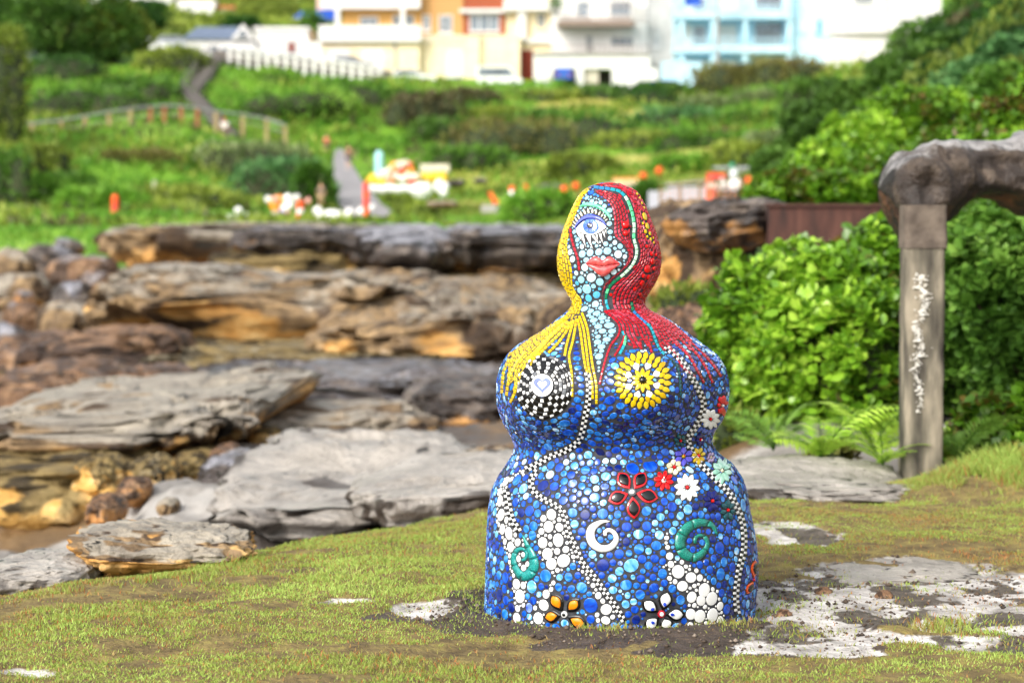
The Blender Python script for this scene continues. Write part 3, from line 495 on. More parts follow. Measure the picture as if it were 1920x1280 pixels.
class House:
    def __init__(s, name, label, px, pb, Y, cat='house', group='houses along the street'):
        s.Y = Y; s.o = empty(name, at(px, pb, Y), label, cat, group); s.l = s.o.location
    def X(s, px): return xat(px, s.Y) - s.l.x
    def Z(s, py): return zat(py, s.Y) - s.l.z
    def bx(s, name, m, x0, y0, x1, y1, d0, d1, parent=None):
        """photo columns/rows on the house front; d0..d1 metres behind it"""
        mb = MB(); mb.box(s.X(x0), d0, s.Z(y1), s.X(x1), d1, s.Z(y0)); o = mb.build(name, m, parent or s.o); return o
    def win(s, x0, y0, x1, y1, d=0, fm=None, gm=None, bars=1, sill=True):
        fm = fm or C_white; t = 2.6; f = MB(); A, B, Cc, Dd = s.X(x0), s.X(x1), s.Z(y1), s.Z(y0); w = .1
        f.box(A, d - .06, Cc, A + w, d + .05, Dd); f.box(B - w, d - .06, Cc, B, d + .05, Dd); f.box(A + w, d - .06, Dd - w, B - w, d + .05, Dd); f.box(A + w, d - .06, Cc, B - w, d + .05, Cc + w)
        for i in range(bars):
            xm = A + (B - A) * (i + 1) / (bars + 1); f.box(xm - .04, d - .05, Cc + w, xm + .04, d + .04, Dd - w)
        fr = f.build('window', fm, s.o); g = MB(); g.box(A + w, d - .02, Cc + w, B - w, d + .01, Dd - w); g.build('pane', gm or C_glass, fr)
        if sill: q = MB(); q.box(A - .08, d - .16, Cc - .1, B + .08, d - .0, Cc - .004); q.build('sill', fm, fr)
        return fr
    def garage(s, x0, y0, x1, y1, d=0, m=None):
        o = s.bx('garage_door', m or C_white, x0, y0, x1, y1, d - .04, d + .02); mb = MB()
        for k in range(1, 4):
            z = s.Z(y1) + (s.Z(y0) - s.Z(y1)) * k / 4; mb.box(s.X(x0) + .05, d - .055, z - .02, s.X(x1) - .05, d - .042, z + .02)
        mb.build('panel_line', C_conc, o)
    def rail(s, x0, y0, x1, y1, d, m, n=10, name='balcony_rail'):
        mb = MB(); A, B, b, t = s.X(x0), s.X(x1), s.Z(y1), s.Z(y0); mb.box(A, d, t - .08, B, d + .08, t); mb.box(A, d, b, B, d + .08, b + .08)
        for k in range(n + 1): x = A + (B - A - .06) * k / n; mb.box(x, d + .01, b + .08, x + .06, d + .07, t - .08)
        return mb.build(name, m, s.o)
# cream house with two white garages and a long balcony
h = House('terrace_house', 'cream and ochre house with two white garage doors and a white balcony', 695, 142, 216)
h.bx('garage_block', C_cream, 605, 78, 787, 170, 0, 9); h.bx('upper_wall', C_yel, 640, -60, 786, 78, 2.5, 9); h.bx('roof_fascia', C_white, 604, -60, 788, 14, 1.2, 2.4); h.bx('balcony_slab', C_white, 600, 70, 790, 79, -.6, 2.4); h.bx('balcony_wall', C_white, 600, 49, 790, 70, -.6, -.4)
h.garage(618, 92, 657, 136); h.garage(680, 92, 722, 136); h.bx('white_side_wall', C_white, 565, 78, 604, 130, .5, .9); h.bx('post', C_white, 631, 14, 640, 49, -.5, -.1); h.bx('post', C_white, 752, 14, 761, 49, -.5, -.1)
h.win(673, 27, 708, 55, 2.5, bars=2); h.win(735, 24, 775, 60, 2.5, bars=2); h.bx('downpipe', C_conc, 740, 80, 744, 142, -.15, -.02)
# tan block
h = House('tan_brick_block', 'tan brick house front with two tall white windows', 827, 155, 217)
h.bx('wall', C_tan, 787, -60, 868, 72, 1.5, 10); h.win(792, 26, 807, 56, 1.5); h.win(823, 26, 848, 60, 1.5); h.bx('terrace_wall', C_cream, 740, 66, 900, 165, 0, 1.4); h.rail(745, 68, 868, 80, -.15, C_white, 14); h.garage(772, 95, 810, 152, 0, C_cream); h.win(838, 95, 868, 150, 0, C_white, C_curt, 2, False)
# red brick
h = House('red_brick_house', 'red brick house with a broad white window above a cream wall', 905, 160, 217.5)
h.bx('wall', C_redb, 868, -60, 946, 70, 1.2, 10); h.win(880, 24, 936, 58, 1.2, bars=2); h.bx('eave', C_white, 862, 16, 960, 23, .6, 1.15); h.bx('terrace_wall', C_cream, 902, 66, 975, 168, 0, 1.1); h.garage(890 + 15, 98, 955, 155, 0, C_cream)
# cream with brown door
h = House('cream_villa', 'cream villa with a brown red door at street level', 995, 160, 218)
h.bx('wall', C_cream, 946, -60, 1048, 168, 1, 10); h.bx('balcony', C_white, 944, 0, 1030, 20, -.2, .98); h.bx('pillar', C_white, 970, 20, 986, 75, .2, .9); h.win(1005, 22, 1024, 52, 1, C_cream); h.bx('door', C_door, 972, 93, 999, 155, .93, .99); h.bx('ledge', C_white, 946, 72, 1048, 80, .5, .98)
# apartments with balconies over a white garage
h = House('balcony_flats', 'pale flats with grey brown balconies above a white double garage', 1130, 165, 213, 'apartment block')
h.bx('wall', C_white, 1035, -60, 1216, 104, 3, 14); h.bx('side_wall', C_grey, 1217, -60, 1272, 170, 3.2, 14)
for a, b, c, d, mm in ((1000, 104, 1218, 129, C_white), (1000, 129, 1036, 172, C_white), (1079, 129, 1094, 172, C_white), (1146, 129, 1232, 172, C_white)): h.bx('garage_front', mm, a, b, c, d, 0, .3)
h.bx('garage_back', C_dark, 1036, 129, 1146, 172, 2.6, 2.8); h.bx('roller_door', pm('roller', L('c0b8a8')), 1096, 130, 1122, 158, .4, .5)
h.bx('terrace_slab', C_conc, 1000, 99, 1218, 104, -.2, 2.9); h.rail(1024, 86, 1216, 99, 0, C_rail, 22); h.bx('balcony_slab', C_rail, 1045, 38, 1190, 48, .4, 2.95); h.rail(1052, 30, 1190, 38, .5, C_rail, 16); h.rail(1120, -8, 1190, 12, .5, C_rail, 8)
h.win(1146, 64, 1190, 82, 3, bars=2); h.win(1082, -4, 1106, 28, 3); h.win(1145, -4, 1185, 26, 3, bars=2); h.win(1100, 62, 1112, 95, 3, C_grey); h.win(1226, 60, 1237, 84, 3.2); h.bx('planter', C_grey, 1185, 12, 1212, 42, .4, 1.4)
# the pale blue flats
h = House('blue_flats', 'pale blue three storey flats with deep balconies and white columns', 1400, 175, 209, 'apartment block')
h.bx('back_wall', C_blue, 1270, -60, 1480, 180, 2.4, 12); h.bx('side_wing', C_blue, 1481, -60, 1558, 180, .8, 12)
for y0, y1 in ((22, 36), (86, 100), (152, 162)): h.bx('balcony_slab', C_blue, 1262, y0, 1480, y1, -.5, 2.35)
for y0, y1 in ((8, 22), (68, 86), (134, 152)): h.bx('parapet', C_blue, 1262, y0, 1270, y1, -.5, -.3); h.rail(1270, y0 + 4, 1480, y1, -.5, C_blue, 24)
for x in (1272, 1330, 1390, 1472): h.bx('column', C_blue, x, -60, x + 9, 180, -.28, .1)
for y0, y1 in ((-10, 20), (42, 84), (108, 150)):
    h.win(1283, y0, 1300, y1, 2.4, C_white, C_curt, 0, False); h.win(1302, y0 + 2, 1326, y1, 2.4, C_white, C_glass, 1, False); h.win(1342, y0, 1384, y1, 2.4, C_white, C_curt, 2, False); h.win(1418, y0 - 4, 1470, y1, 2.4, C_white, C_glass, 3, False)
h.win(1530, 36, 1540, 64, .8, C_blued); h.win(1497, 34, 1508, 60, .8, C_blue, C_curt); h.bx('front_wall', C_blue, 1236, 120, 1345, 175, -2.2, -1.9); h.bx('front_terrace', C_blue, 1236, 150, 1345, 156, -1.88, -.55); h.bx('blue_awning', C_tarp, 1280, -10, 1312, 12, .2, .4)
# white block on the right
h = House('white_block', 'plain white building at the right behind the green bank', 1640, 125, 205, 'apartment block')
h.bx('wall', C_white, 1558, -70, 1760, 62, 0, 10); h.bx('lower_wall', C_white, 1562, 62, 1760, 130, .6, 10); h.bx('plinth', C_white, 1542, 95, 1600, 130, -1.5, .55); h.win(1597, -14, 1634, 9, 0, bars=2); h.win(1582, 62, 1632, 92, .6, C_white, C_curt, 4); h.bx('downpipe', C_conc, 1657, -60, 1659, 60, -.12, -.02)
# small white houses at the left of the street
h = House('gabled_cottage', 'white cottage with a slate blue gabled roof', 420, 112, 216)
h.bx('wall', C_white, 352, 72, 480, 130, 0, 8); mb = MB()
for sgn in (0,):
    A, B, zt, zb = h.X(345), h.X(448), h.Z(44), h.Z(74); mb.add([(A, -.3, zb), (h.X(455), -.3, zb), (B, 4, zt), (h.X(362), 4, zt), (A, 8.3, zb), (h.X(455), 8.3, zb)], [(0, 1, 2, 3), (3, 2, 5, 4), (0, 3, 4), (1, 5, 2)])
mb.build('roof', C_slate, h.o); mb = MB(); mb.prism([(h.X(437), h.Z(74)), (h.X(480), h.Z(74)), (h.X(459), h.Z(46))], -.4, 3); mb.build('gable', C_white, h.o); mb = MB(); mb.prism([(h.X(448), h.Z(71)), (h.X(470), h.Z(71)), (h.X(459), h.Z(55))], -.5, -.405); mb.build('gable_window', C_glass, h.o)
h.garage(440, 84, 476, 108, 0, C_grey); h.win(395, 84, 415, 104, 0)
h = House('flat_roofed_house', 'white flat roofed house beside the gabled cottage', 530, 125, 217)
h.bx('wall', C_white, 480, 58, 580, 140, 0, 8); h.bx('parapet', C_white, 478, 51, 582, 58, -.2, 8.2); h.win(495, 90, 503, 115, 0, C_blue); h.bx('porch', C_grey, 538, 75, 560, 125, -.06, -.01); h.win(541, 78, 557, 100, -.07, C_white, C_door, 0)
# town on the rise behind
h = House('orange_villa', 'ochre villa with white upper floor on the rise at the left', 300, 70, 262, group='houses on the rise'); h.bx('lower_wall', C_yel, 245, 30, 350, 75, 0, 8); h.bx('upper_wall', C_white, 165, -40, 320, 22, 2, 10); h.bx('roof_edge', C_white, 255, 20, 395, 28, -1, 8); h.bx('pillar', C_yel, 274, 28, 286, 60, -.9, -.4); h.bx('pillar', C_yel, 322, 28, 345, 62, -.9, -.4); h.win(255, 34, 270, 50, 0); h.win(290, 34, 304, 52, 0, C_white, C_curt); h.bx('red_band', C_terra, 250, 27.5, 274, 36, -.3, -.05)
h = House('white_villa', 'white square villa on the rise above the slate roof', 370, 60, 258, group='houses on the rise'); h.bx('wall', C_white, 336, 0, 406, 55, 0, 8); h.bx('side_wall', C_grey, 407, 14, 440, 50, 1, 8); h.win(350, 10, 364, 22, 0); h.bx('post', C_white, 361, 30, 371, 75, -1.5, -1); h.bx('roof', C_terra, 406, 10, 442, 15, .8, 8.2)
h = House('blue_roofed_house', 'house under a bright blue covering on the rise', 600, 60, 256, group='houses on the rise'); h.bx('wall', C_grey, 553, 36, 640, 75, 0, 7); mb = MB(); mb.prism([(h.X(548), h.Z(38)), (h.X(640), h.Z(38)), (h.X(630), h.Z(18)), (h.X(568), h.Z(22))], -.4, 7.2); mb.build('roof_cover', C_tarp, h.o); h.bx('upper_wall', pm('pink_render', L('d9b8a4')), 592, -20, 625, 18, 3, 7); h.win(565, 48, 580, 62, 0)
h = House('terracotta_house', 'low house with a terracotta roof on the rise', 500, 50, 266, group='houses on the rise'); h.bx('wall', C_conc, 480, 34, 548, 60, 0, 7); h.bx('roof', C_terra, 474, 27, 552, 34, -.5, 7.5); h.win(500, 37, 512, 48, 0); h.bx('yellow_awning', pm('yellow_cloth', L('e0b040')), 506, 42, 526, 49, -.9, -.06)
h = House('grey_house', 'grey house half hidden by the corner tree', 20, 60, 262, group='houses on the rise'); h.bx('wall', C_grey, -60, 10, 30, 80, 0, 8); h.bx('roof', C_slate, -66, 2, 36, 10, -.5, 8.5); h.win(-10, 26, 14, 46, 0)
# ---- cars
M_tyre = pm('tyre', L('16161a')); M_rim = mat('wheel_rim', L('a8abb0'), rough=.3, spec=.6); M_lamp = mat('lamp_glass', L('e6e4dc'), rough=.1, spec=.8); M_tail = mat('tail_lamp', L('9a1414'), rough=.2)
def paint(n, c): return mat(n, c, rough=.2, spec=.6, coat=.6)
PAINT = {'white': paint('white_car_paint', L('e8e8e6')), 'navy': paint('navy_car_paint', L('1c2c50')), 'dark': paint('dark_car_paint', L('26303c')), 'silver': paint('silver_car_paint', L('b6babd')), 'blue': paint('blue_car_paint', L('2456a8'))}
def car(label, px, pb, Y, col, rz=0.0, kind='sedan'):
    b = at(px, pb, Y); o = empty('parked_car', b, label, 'car', 'cars parked along the street', rz); Ln, Hh = 4.4, 1.45; van = kind == 'van'
    prof = [(-2.2, .35), (-2.2, .75), (-2.05, .88), (-1.5, .95), (1.2, .93), (2.05, .8), (2.2, .62), (2.2, .35)]
    mb = MB(); mb.prism(prof, -.85, .85); body = mb.build('body', PAINT[col], o)
    cab = [(-1.75, .94), (-1.35, 1.42), (.35, 1.45), (1.15, .935)] if not van else [(-2.1, .95), (-2.05, 1.9), (1.0, 1.9), (1.7, .95)]
    mb = MB(); mb.prism(cab, -.72, .72); mb.build('cabin', PAINT[col], o)
    sc = [(x * .9, .98 + (z - .94) * .8) for x, z in cab]
    for y0 in (-.735, .722): mb = MB(); mb.prism(sc, y0, y0 + .013); mb.build('side_window', C_glass, o)
    c2 = cab; mb = MB(); mb.add([(c2[3][0] + .015, -.62, c2[3][1] + .06), (c2[3][0] + .015, .62, c2[3][1] + .06), (c2[2][0] + .06, .58, c2[2][1] - .04), (c2[2][0] + .06, -.58, c2[2][1] - .04)], [(0, 1, 2, 3)]); mb.build('windscreen', C_glass, o)
    for x in (-1.35, 1.35):
        for y in (-.8, .8):
            mb = MB(); mb.bar((x, y - .09, .32), (x, y + .09, .32), .32, 14); wh = mb.build('wheel', M_tyre, o); mb = MB(); mb.bar((x, y - .1, .32), (x, y + .1, .32), .19, 10); mb.build('rim', M_rim, wh)
    for y in (-.6, .6):
        mb = MB(); mb.box(2.19, y - .18, .62, 2.215, y + .18, .76); mb.build('headlight', M_lamp, o); mb = MB(); mb.box(-2.215, y - .18, .68, -2.19, y + .18, .84); mb.build('tail_light', M_tail, o)
    return o
for a in [('white car parked before the cream garage wall', 772, 160, 212, 'white'), ('white van parked before the red brick house', 935, 164, 213, 'white', 0, 'van'), ('navy car behind the white railing, beside the flat roofed house', 548, 128, 212.5, 'navy'), ('dark car behind the white railing before the garage doors', 658, 136, 213, 'dark'),
          ('white van parked beside the gabled cottage', 455, 126, 212, 'white', .1, 'van'), ('silver car in front of the cottage end by the tree', 330, 96, 222, 'silver', .1), ('white car half hidden by the round tree', 275, 100, 221, 'white', -.1), ('silver car seen through the gap left of the corner tree', 60, 125, 205, 'silver', .3), ('silver car far left behind the corner shrub', 15, 128, 207, 'silver', .2),
          ('blue car inside the white double garage', 1056, 158, 214.2, 'blue', 1.57), ('blue car before the blue flats', 1252, 182, 206, 'blue', .5), ('white car at the lower end of the street by the grey wall', 1215, 182, 207, 'white', .4)]: car(*a)
# ---- street edge: white railing
SP = [(430, 112, 209), (520, 122, 208), (610, 134, 207), (712, 150, 206)]
q, _ = resample([(x, y, Y) for x, y, Y in SP], 17); b0 = at(*q[8]); fo = empty('white_railing', b0, 'white post and rail fence along the edge of the street', 'fence'); tops = []
mats_ = C_white
for i in range(17):
    b = at(*q[i]) - b0; hz_ = 1.15; mb = MB(); mb.box(b.x - .16, b.y - .1, b.z - .6, b.x + .16, b.y + .1, b.z + hz_ - .22); mb.build('post', mats_, fo); tops.append(b)
for k in range(16):
    for zz, r in ((1.05, .14), (.45, .07)):
        mb = MB(); mb.bar(tops[k] + Vector((0, -.12, zz)), tops[k + 1] + Vector((0, -.12, zz)), r, 6); mb.build('rail', mats_, fo)
V = []
for y_ in np.linspace(208.5, 216, 6):
    for u in np.linspace(0, 1, 40): px = 380 + u * 930; V.append((xat(px, y_), y_, zat(np.interp(px, [380, 430, 520, 610, 712, 820, 1000, 1200, 1310], [112, 116, 126, 137, 152, 160, 165, 178, 182]) - (y_ - 208.5) * .6, y_)))
V = np.array(V); i = (np.arange(5)[:, None] * 40 + np.arange(39)[None]).ravel(); tag(mesh_np('road', V, np.stack([i, i + 1, i + 41, i + 40], -1), pm('asphalt', [L('3c3c40'), L('4a4a4e')])), kind='structure')
lw = empty('shade_strip', at(590, 140, 213.6), 'grey brown strip added for the shaded road behind the white railing', 'wall'); l0 = lw.location  # added dark strip in place of the shaded road between the posts
for (xa, ya), (xb, yb) in zip([(400, 108), (470, 116), (540, 124), (610, 133), (680, 142)], [(470, 116), (540, 124), (610, 133), (680, 142), (735, 149)]):
    a_, b_ = at(xa, ya, 210.6) - l0, at(xb, yb, 210.6) - l0; mb = MB(); mb.add([(a_.x, a_.y, a_.z - 1), (b_.x, b_.y, b_.z - 1), (b_.x, b_.y + .3, b_.z - 1), (a_.x, a_.y + .3, a_.z - 1), (a_.x, a_.y, a_.z + .75), (b_.x, b_.y, b_.z + .75), (b_.x, b_.y + .3, b_.z + .75), (a_.x, a_.y + .3, a_.z + .75)], [(3, 2, 1, 0), (4, 5, 6, 7), (0, 1, 5, 4), (1, 2, 6, 5), (2, 3, 7, 6), (3, 0, 4, 7)]); mb.build('section', pm('shade_grey_brown', [L('5a544c'), L('77706a')]), lw)
# ---- path, stairs and path railing on the left bank
def on(px, Y, dz=0): x = xat(px, Y); return Vector((x, Y, tz(x, Y) + dz))
mb = MB(); pv = []
ys_ = np.linspace(121, 178, 60); pc = np.interp(ys_, [q_[0] for q_ in PATH], [q_[1] for q_ in PATH]); pw = np.interp(ys_, [q_[0] for q_ in PATH], [q_[2] for q_ in PATH]); V = []; us_ = np.linspace(-1, 1, 9)
for y_, c_, w_ in zip(ys_, pc, pw):
    for u in us_: x = xat(c_ + u * w_, y_); V.append((x, y_, 0))
V = np.array(V); V[:, 2] = terrain(V[:, 0], V[:, 1]); V = V.reshape(60, 9, 3); V[:, :, 2] = V[:, :, 2].max(1)[:, None] + .28; V = V.reshape(-1, 3); i = (np.arange(59)[:, None] * 9 + np.arange(8)[None]).ravel()
tag(mesh_np('path', V, np.stack([i, i + 1, i + 10, i + 9], -1), pm('path_concrete', [L('7f7d80'), L('9b999b')])), kind='structure')
V = []; ys_ = np.linspace(86, 112, 24)
for y_ in ys_:
    for u in np.linspace(0, 1, 14): px = 880 + u * 560; x = xat(px, y_); V.append((x, y_, tz(x, y_) + .10 + .0 * u))
V = np.array(V)
st = empty('stone_stairs', at(385, 190, 186), 'grey stairs climbing the green slope to the street', 'stairs'); so = st.location; P_a, P_b = on(432, 172), at(405, 118, 207); n_st = 22; M_step = pm('step_stone', [L('55504e'), L('716b68')])
P_m = at(356, 182, 188)
for k in range(n_st):
    t = k / (n_st - 1); p = (P_a * (1 - t * 2) + P_m * t * 2) if t < .5 else (P_m * (2 - t * 2) + P_b * (t * 2 - 1)); mb = MB(); mb.box(-.65, -.55, -.8, .65, .75, .1); o = mb.build('step', M_step, st); o.location = p - so + Vector((0, 0, .5))
for side in (-.75,):
    mb = MB()
    for a, b in ((P_a, P_m), (P_m, P_b)):
        for hh in (1.3, .8): mb.bar(a - so + Vector((side, 0, hh)), b - so + Vector((side, 0, hh)), .09, 6)
        for k in range(5): p = a.lerp(b, k / 4) - so; mb.bar(p + Vector((side, 0, .2)), p + Vector((side, 0, 1.3)), .06, 6)
    mb.build('handrail', M_step, st)
rp = [(-30, 264, 163), (60, 260, 164), (115, 254, 165), (160, 246, 166), (205, 238, 167), (245, 232, 168), (282, 228, 169), (308, 226, 169.5), (340, 227, 170), (370, 230, 170.5), (405, 236, 171), (455, 242, 172), (500, 250, 172.5), (535, 262, 172)]
ro = empty('path_railing', at(*rp[6]), 'timber post railing with a grey top rail along the left path', 'fence'); r0 = ro.location; tp_ = []
M_pl = pm('pale_timber', [L('8e7a52'), L('a8946a')]); M_pr = pm('reddish_timber', [L('8a4f34'), L('a5684a')])
for k, (x, y, Y) in enumerate(rp):
    b = at(x, y, Y) - r0; mb = MB(); mb.box(b.x - .14, b.y - .12, b.z - .9, b.x + .14, b.y + .12, b.z + 1.0); mb.build('post', M_pr if 5 < k < 10 else M_pl, ro); tp_.append(b)
for k in range(len(tp_) - 1):
    mb = MB(); mb.bar(tp_[k] + Vector((0, 0, 1.08)), tp_[k + 1] + Vector((0, 0, 1.08)), .085, 6); mb.build('rail', mat('grey_rail', L('8c908e'), rough=.6) if k == 0 else bpy.data.materials['grey_rail'], ro); mb = MB(); mb.bar(tp_[k] + Vector((0, 0, .5)), tp_[k + 1] + Vector((0, 0, .5)), .03, 4); mb.build('wire', C_metal, ro)
for i_, (px, py, h_, t) in enumerate([(290, 376, .95, 'pale timber marker post standing in the left bank')]):
    p = at(px, py + 12, 135); mb = MB(); mb.box(-.12, -.12, 0, .12, .12, 1.5); mb.prism([(-.12, 1.5), (.12, 1.5), (0, 1.6)], -.12, .12); o = mb.build('marker_post', pm('pale_post', L('a9ae8c')), None); o.location = p; tag(o, t, 'post')
# ---- grey paved ground and mesh fence right of the statue head
V = []
for y_ in np.linspace(84, 106, 12):
    for u in np.linspace(0, 1, 12): px = 1215 + u * 235; x = xat(px, y_); V.append((x, y_, zat(np.interp(y_, [84, 106], [416, 352]) - 6 * u, y_)))
V = np.array(V); i = (np.arange(11)[:, None] * 12 + np.arange(11)[None]).ravel(); tag(mesh_np('pavement', V, np.stack([i, i + 1, i + 13, i + 12], -1), pm('paving', [L('a3a3a8'), L('bbbbc0')])), kind='structure')
M_mesh = mat('orange_mesh', L('e8893a'), rough=.6)
ff = empty('barrier_fence', at(1330, 400, 84), 'orange plastic mesh fence on timber posts before the grey paving', 'fence'); f0 = ff.location
pts = [(1238, 412, 84), (1275, 408, 84.5), (1312, 404, 85), (1350, 400, 85.5), (1388, 392, 86), (1425, 384, 87), (1465, 372, 88)]
PB = [at(*p) - f0 for p in pts]
for p in PB: mb = MB(); mb.bar(p + Vector((0, 0, -.3)), p + Vector((0, 0, 1.25)), .045, 6); mb.build('post', C_wood, ff)
for k in range(6):
    a, b = PB[k], PB[k + 1]; mb = MB()
    for j in range(4): p = a.lerp(b, (j + .5) / 4); mb.bar(p + Vector((0, 0, .05)), p + Vector((0, 0, 1.05)), .012, 4)
    for j in range(4): mb.bar(a + Vector((0, 0, .1 + j * .3)), b + Vector((0, 0, .1 + j * .3)), .006, 4)
    mb.build('mesh_panel', M_mesh, ff); mb = MB(); mb.bar(a + Vector((0, 0, 1.2)), b + Vector((0, 0, 1.2)), .03, 5); mb.build('top_rail', C_wood, ff)
tf = empty('timber_railing', at(1350, 345, 106), 'grey timber railing behind the paving, rising towards the bank', 'fence'); f0 = tf.location
pts = [(1130, 352, 106), (1200, 352, 106), (1265, 352, 106), (1320, 346, 107), (1370, 332, 108), (1420, 316, 109), (1470, 298, 110)]; PB = [at(*p) - f0 for p in pts]
for p in PB: mb = MB(); mb.box(p.x - .08, p.y - .08, p.z - .8, p.x + .08, p.y + .08, p.z + .1); mb.build('post', C_wood, tf)
for k in range(6): mb = MB(); mb.bar(PB[k] + Vector((0, 0, .12)), PB[k + 1] + Vector((0, 0, .12)), .09, 6); mb.build('rail', C_conc, tf)
mb = MB(); a_, b_ = at(1228, 466, 83), at(1440, 412, 83); wv = empty('low_stone_wall', Vector((a_.x, 83, a_.z)), 'low brown stone wall holding up the grey paving', 'wall'); rsw = random.Random(9)
M_stone = mat('wall_stone', [L('5f4f40'), L('8a7762')], 3, .85, .4, rnd=True); me_ = None
for r_ in range(3):
    x = -.1 + .12 * (r_ % 2)
    while x < 4.4:
        w_ = rsw.uniform(.3, .55); z0 = r_ * .33
        if me_ is None:
            m_ = MB(); m_.box(-.5, -.5, -.5, .5, .5, .5); ob = m_.build('stone', M_stone, wv); bm = bmesh.new(); bm.from_mesh(ob.data); bmesh.ops.bevel(bm, geom=bm.edges[:], offset=.08, segments=1, affect='EDGES'); bm.to_mesh(ob.data); bm.free(); me_ = ob.data
        else: ob = bpy.data.objects.new('stone', me_); COL.objects.link(ob); ob.parent = wv
        ob.location = (x + w_ / 2, .2 + rsw.uniform(-.02, .02), z0 + .16); ob.scale = (w_ - .02, .4, .31); x += w_
# ---- things on the flat: coloured sculptures, balls, markers
M_or_ = mat('safety_orange', L('f2581c'), rough=.5); M_orl = mat('light_orange', L('f59a3c'), rough=.5); M_wb = mat('white_buoy', L('efefec'), rough=.4); M_yb = mat('yellow_buoy', L('f2c230'), rough=.4); M_cy = mat('pale_cyan', L('a8e0e4'), rough=.4); M_rd = mat('coral_red', L('e0483c'), rough=.5); M_pk = mat('faded_pink', L('e8a89a'), rough=.5); M_green = mat('green_cap', L('3f9a70'), rough=.5); M_pw = mat('plaza_cream', L('d8cfb8'), rough=.6)
def ball(label, px, py, Y, rpx, m, name='buoy', group=None, cat='buoy', sz=1.0):
    r = rpx / FP * Y; c = at(px, py, Y); mb = MB(); mb.ball((0, 0, 0), r, 14, 8, sz); mb.bar((0, 0, r * sz * .9), (0, 0, r * sz * 1.2), r * .16, 6); o = mb.build(name, m, None, True); o.location = c; return tag(o, label, cat, group)
gW = 'white buoys lying on the flat'
for px, py, Y, r, t in [(447, 396, 124, 8, 'white buoy at the left end of the row, raised on the grass'), (463, 407, 122, 7, 'white buoy on the rock edge beside the long white float'), (481, 408, 122, 6, 'dull pale buoy right of the small white one'), (503, 374, 126, 6.5, 'white buoy touching the left of the orange sculpture'), (556, 371, 126, 7, 'white buoy at the upper right of the orange sculpture'),
                     (578, 377, 126, 6, 'pinkish buoy beside the person on the path edge'), (596, 396, 123, 9, 'white buoy left of the large white mound'), (655, 401, 123, 10, 'white buoy right of the large white mound'), (677, 397, 123, 8, 'white buoy close to the orange pole on its left'), (698, 389, 124, 6.5, 'white buoy close to the orange pole on its right'), (515, 403, 123, 7, 'pale buoy on the rock left of the orange marker')]:
    ball(t, px, py, Y, r, M_pk if 'pinkish' in t else (M_pw if 'pale' in t else M_wb), group=gW)
def mound(label, px0, px1, pt, pb, Y, m, seed, name='mound', cat='sculpture'):
    o = rock(label, px0, px1, pt, pb, Y, (px1 - px0) / FP * Y * .7, m, seed, 2.1, res=.6, rough=.5, fresh=0, pale=0, sink=.15, name=name); o['category'] = cat; return o
mound('long white float lying on the rock edge at the left', 418, 452, 402, 422, 121, M_wb, 301, 'float', 'float'); mound('large white mound sculpture beside the orange pole', 588, 648, 394, 422, 121, M_wb, 302); mound('white mound in front of the yellow balls', 768, 812, 342, 369, 132, M_wb, 303)
# orange and white cluster
s1 = empty('orange_sculpture', at(527, 402, 126), 'orange sculpture hung with white and violet balls', 'sculpture'); r0 = s1.location
def sub(name, px, py, Y, r, m, parent, root, sz=1): mb = MB(); c = at(px, py, Y) - root; mb.ball((c.x, c.y, c.z), r / FP * Y, 12, 7, sz); return mb.build(name, m, parent, True)
sub('body', 522, 383, 126, 17, M_orl, s1, r0, 1.05)
for px, py, r, m in [(540, 372, 9, M_wb), (545, 384, 8, M_wb), (532, 396, 8, mat('violet', L('b8a0e0'), rough=.4)), (535, 390, 9, M_wb), (516, 374, 7, M_pk), (541, 398, 7, M_pk)]: sub('ball', px, py, 125.4, r, m, s1, r0)
mb = MB(); mb.bar((0, 0, -.2), (0, 0, .5), .25, 8); mb.build('stand', C_conc, s1)
# striped marker posts
def marker(label, px, pt, pb, Y, wpx, bands, name='marker_post'):
    o = empty(name, at(px, pb, Y), label, 'marker'); H_ = (pb - pt) / FP * Y; w = wpx / FP * Y / 2; n_ = len(bands)
    for k, m in enumerate(bands): mb = MB(); mb.bar((0, 0, H_ * k / n_), (0, 0, H_ * (k + 1) / n_ - .005), w, 10); mb.build('band', m, o)
    mb = MB(); mb.bar((0, 0, -.3), (0, 0, -.002), w * 1.6, 10); mb.build('foot', C_conc, o); mb = MB(); mb.ball((0, 0, H_), w * .95, 8, 6); mb.build('top', bands[-1], o)
marker('orange and white striped marker on the rock edge', 563, 382, 419, 121, 14, [M_or_, M_or_, M_wb, M_or_]); marker('tall orange pole standing on the rock edge', 687, 346, 411, 122, 12, [M_or_, M_or_, M_rd, M_or_, M_rd]); marker('orange red marker among the scrub on the left bank', 216, 371, 404, 118, 14, [M_rd, M_rd, M_or_]); marker('pale cyan column behind the coloured sculptures', 711, 291, 332, 142, 17, [M_cy, M_cy], 'column')
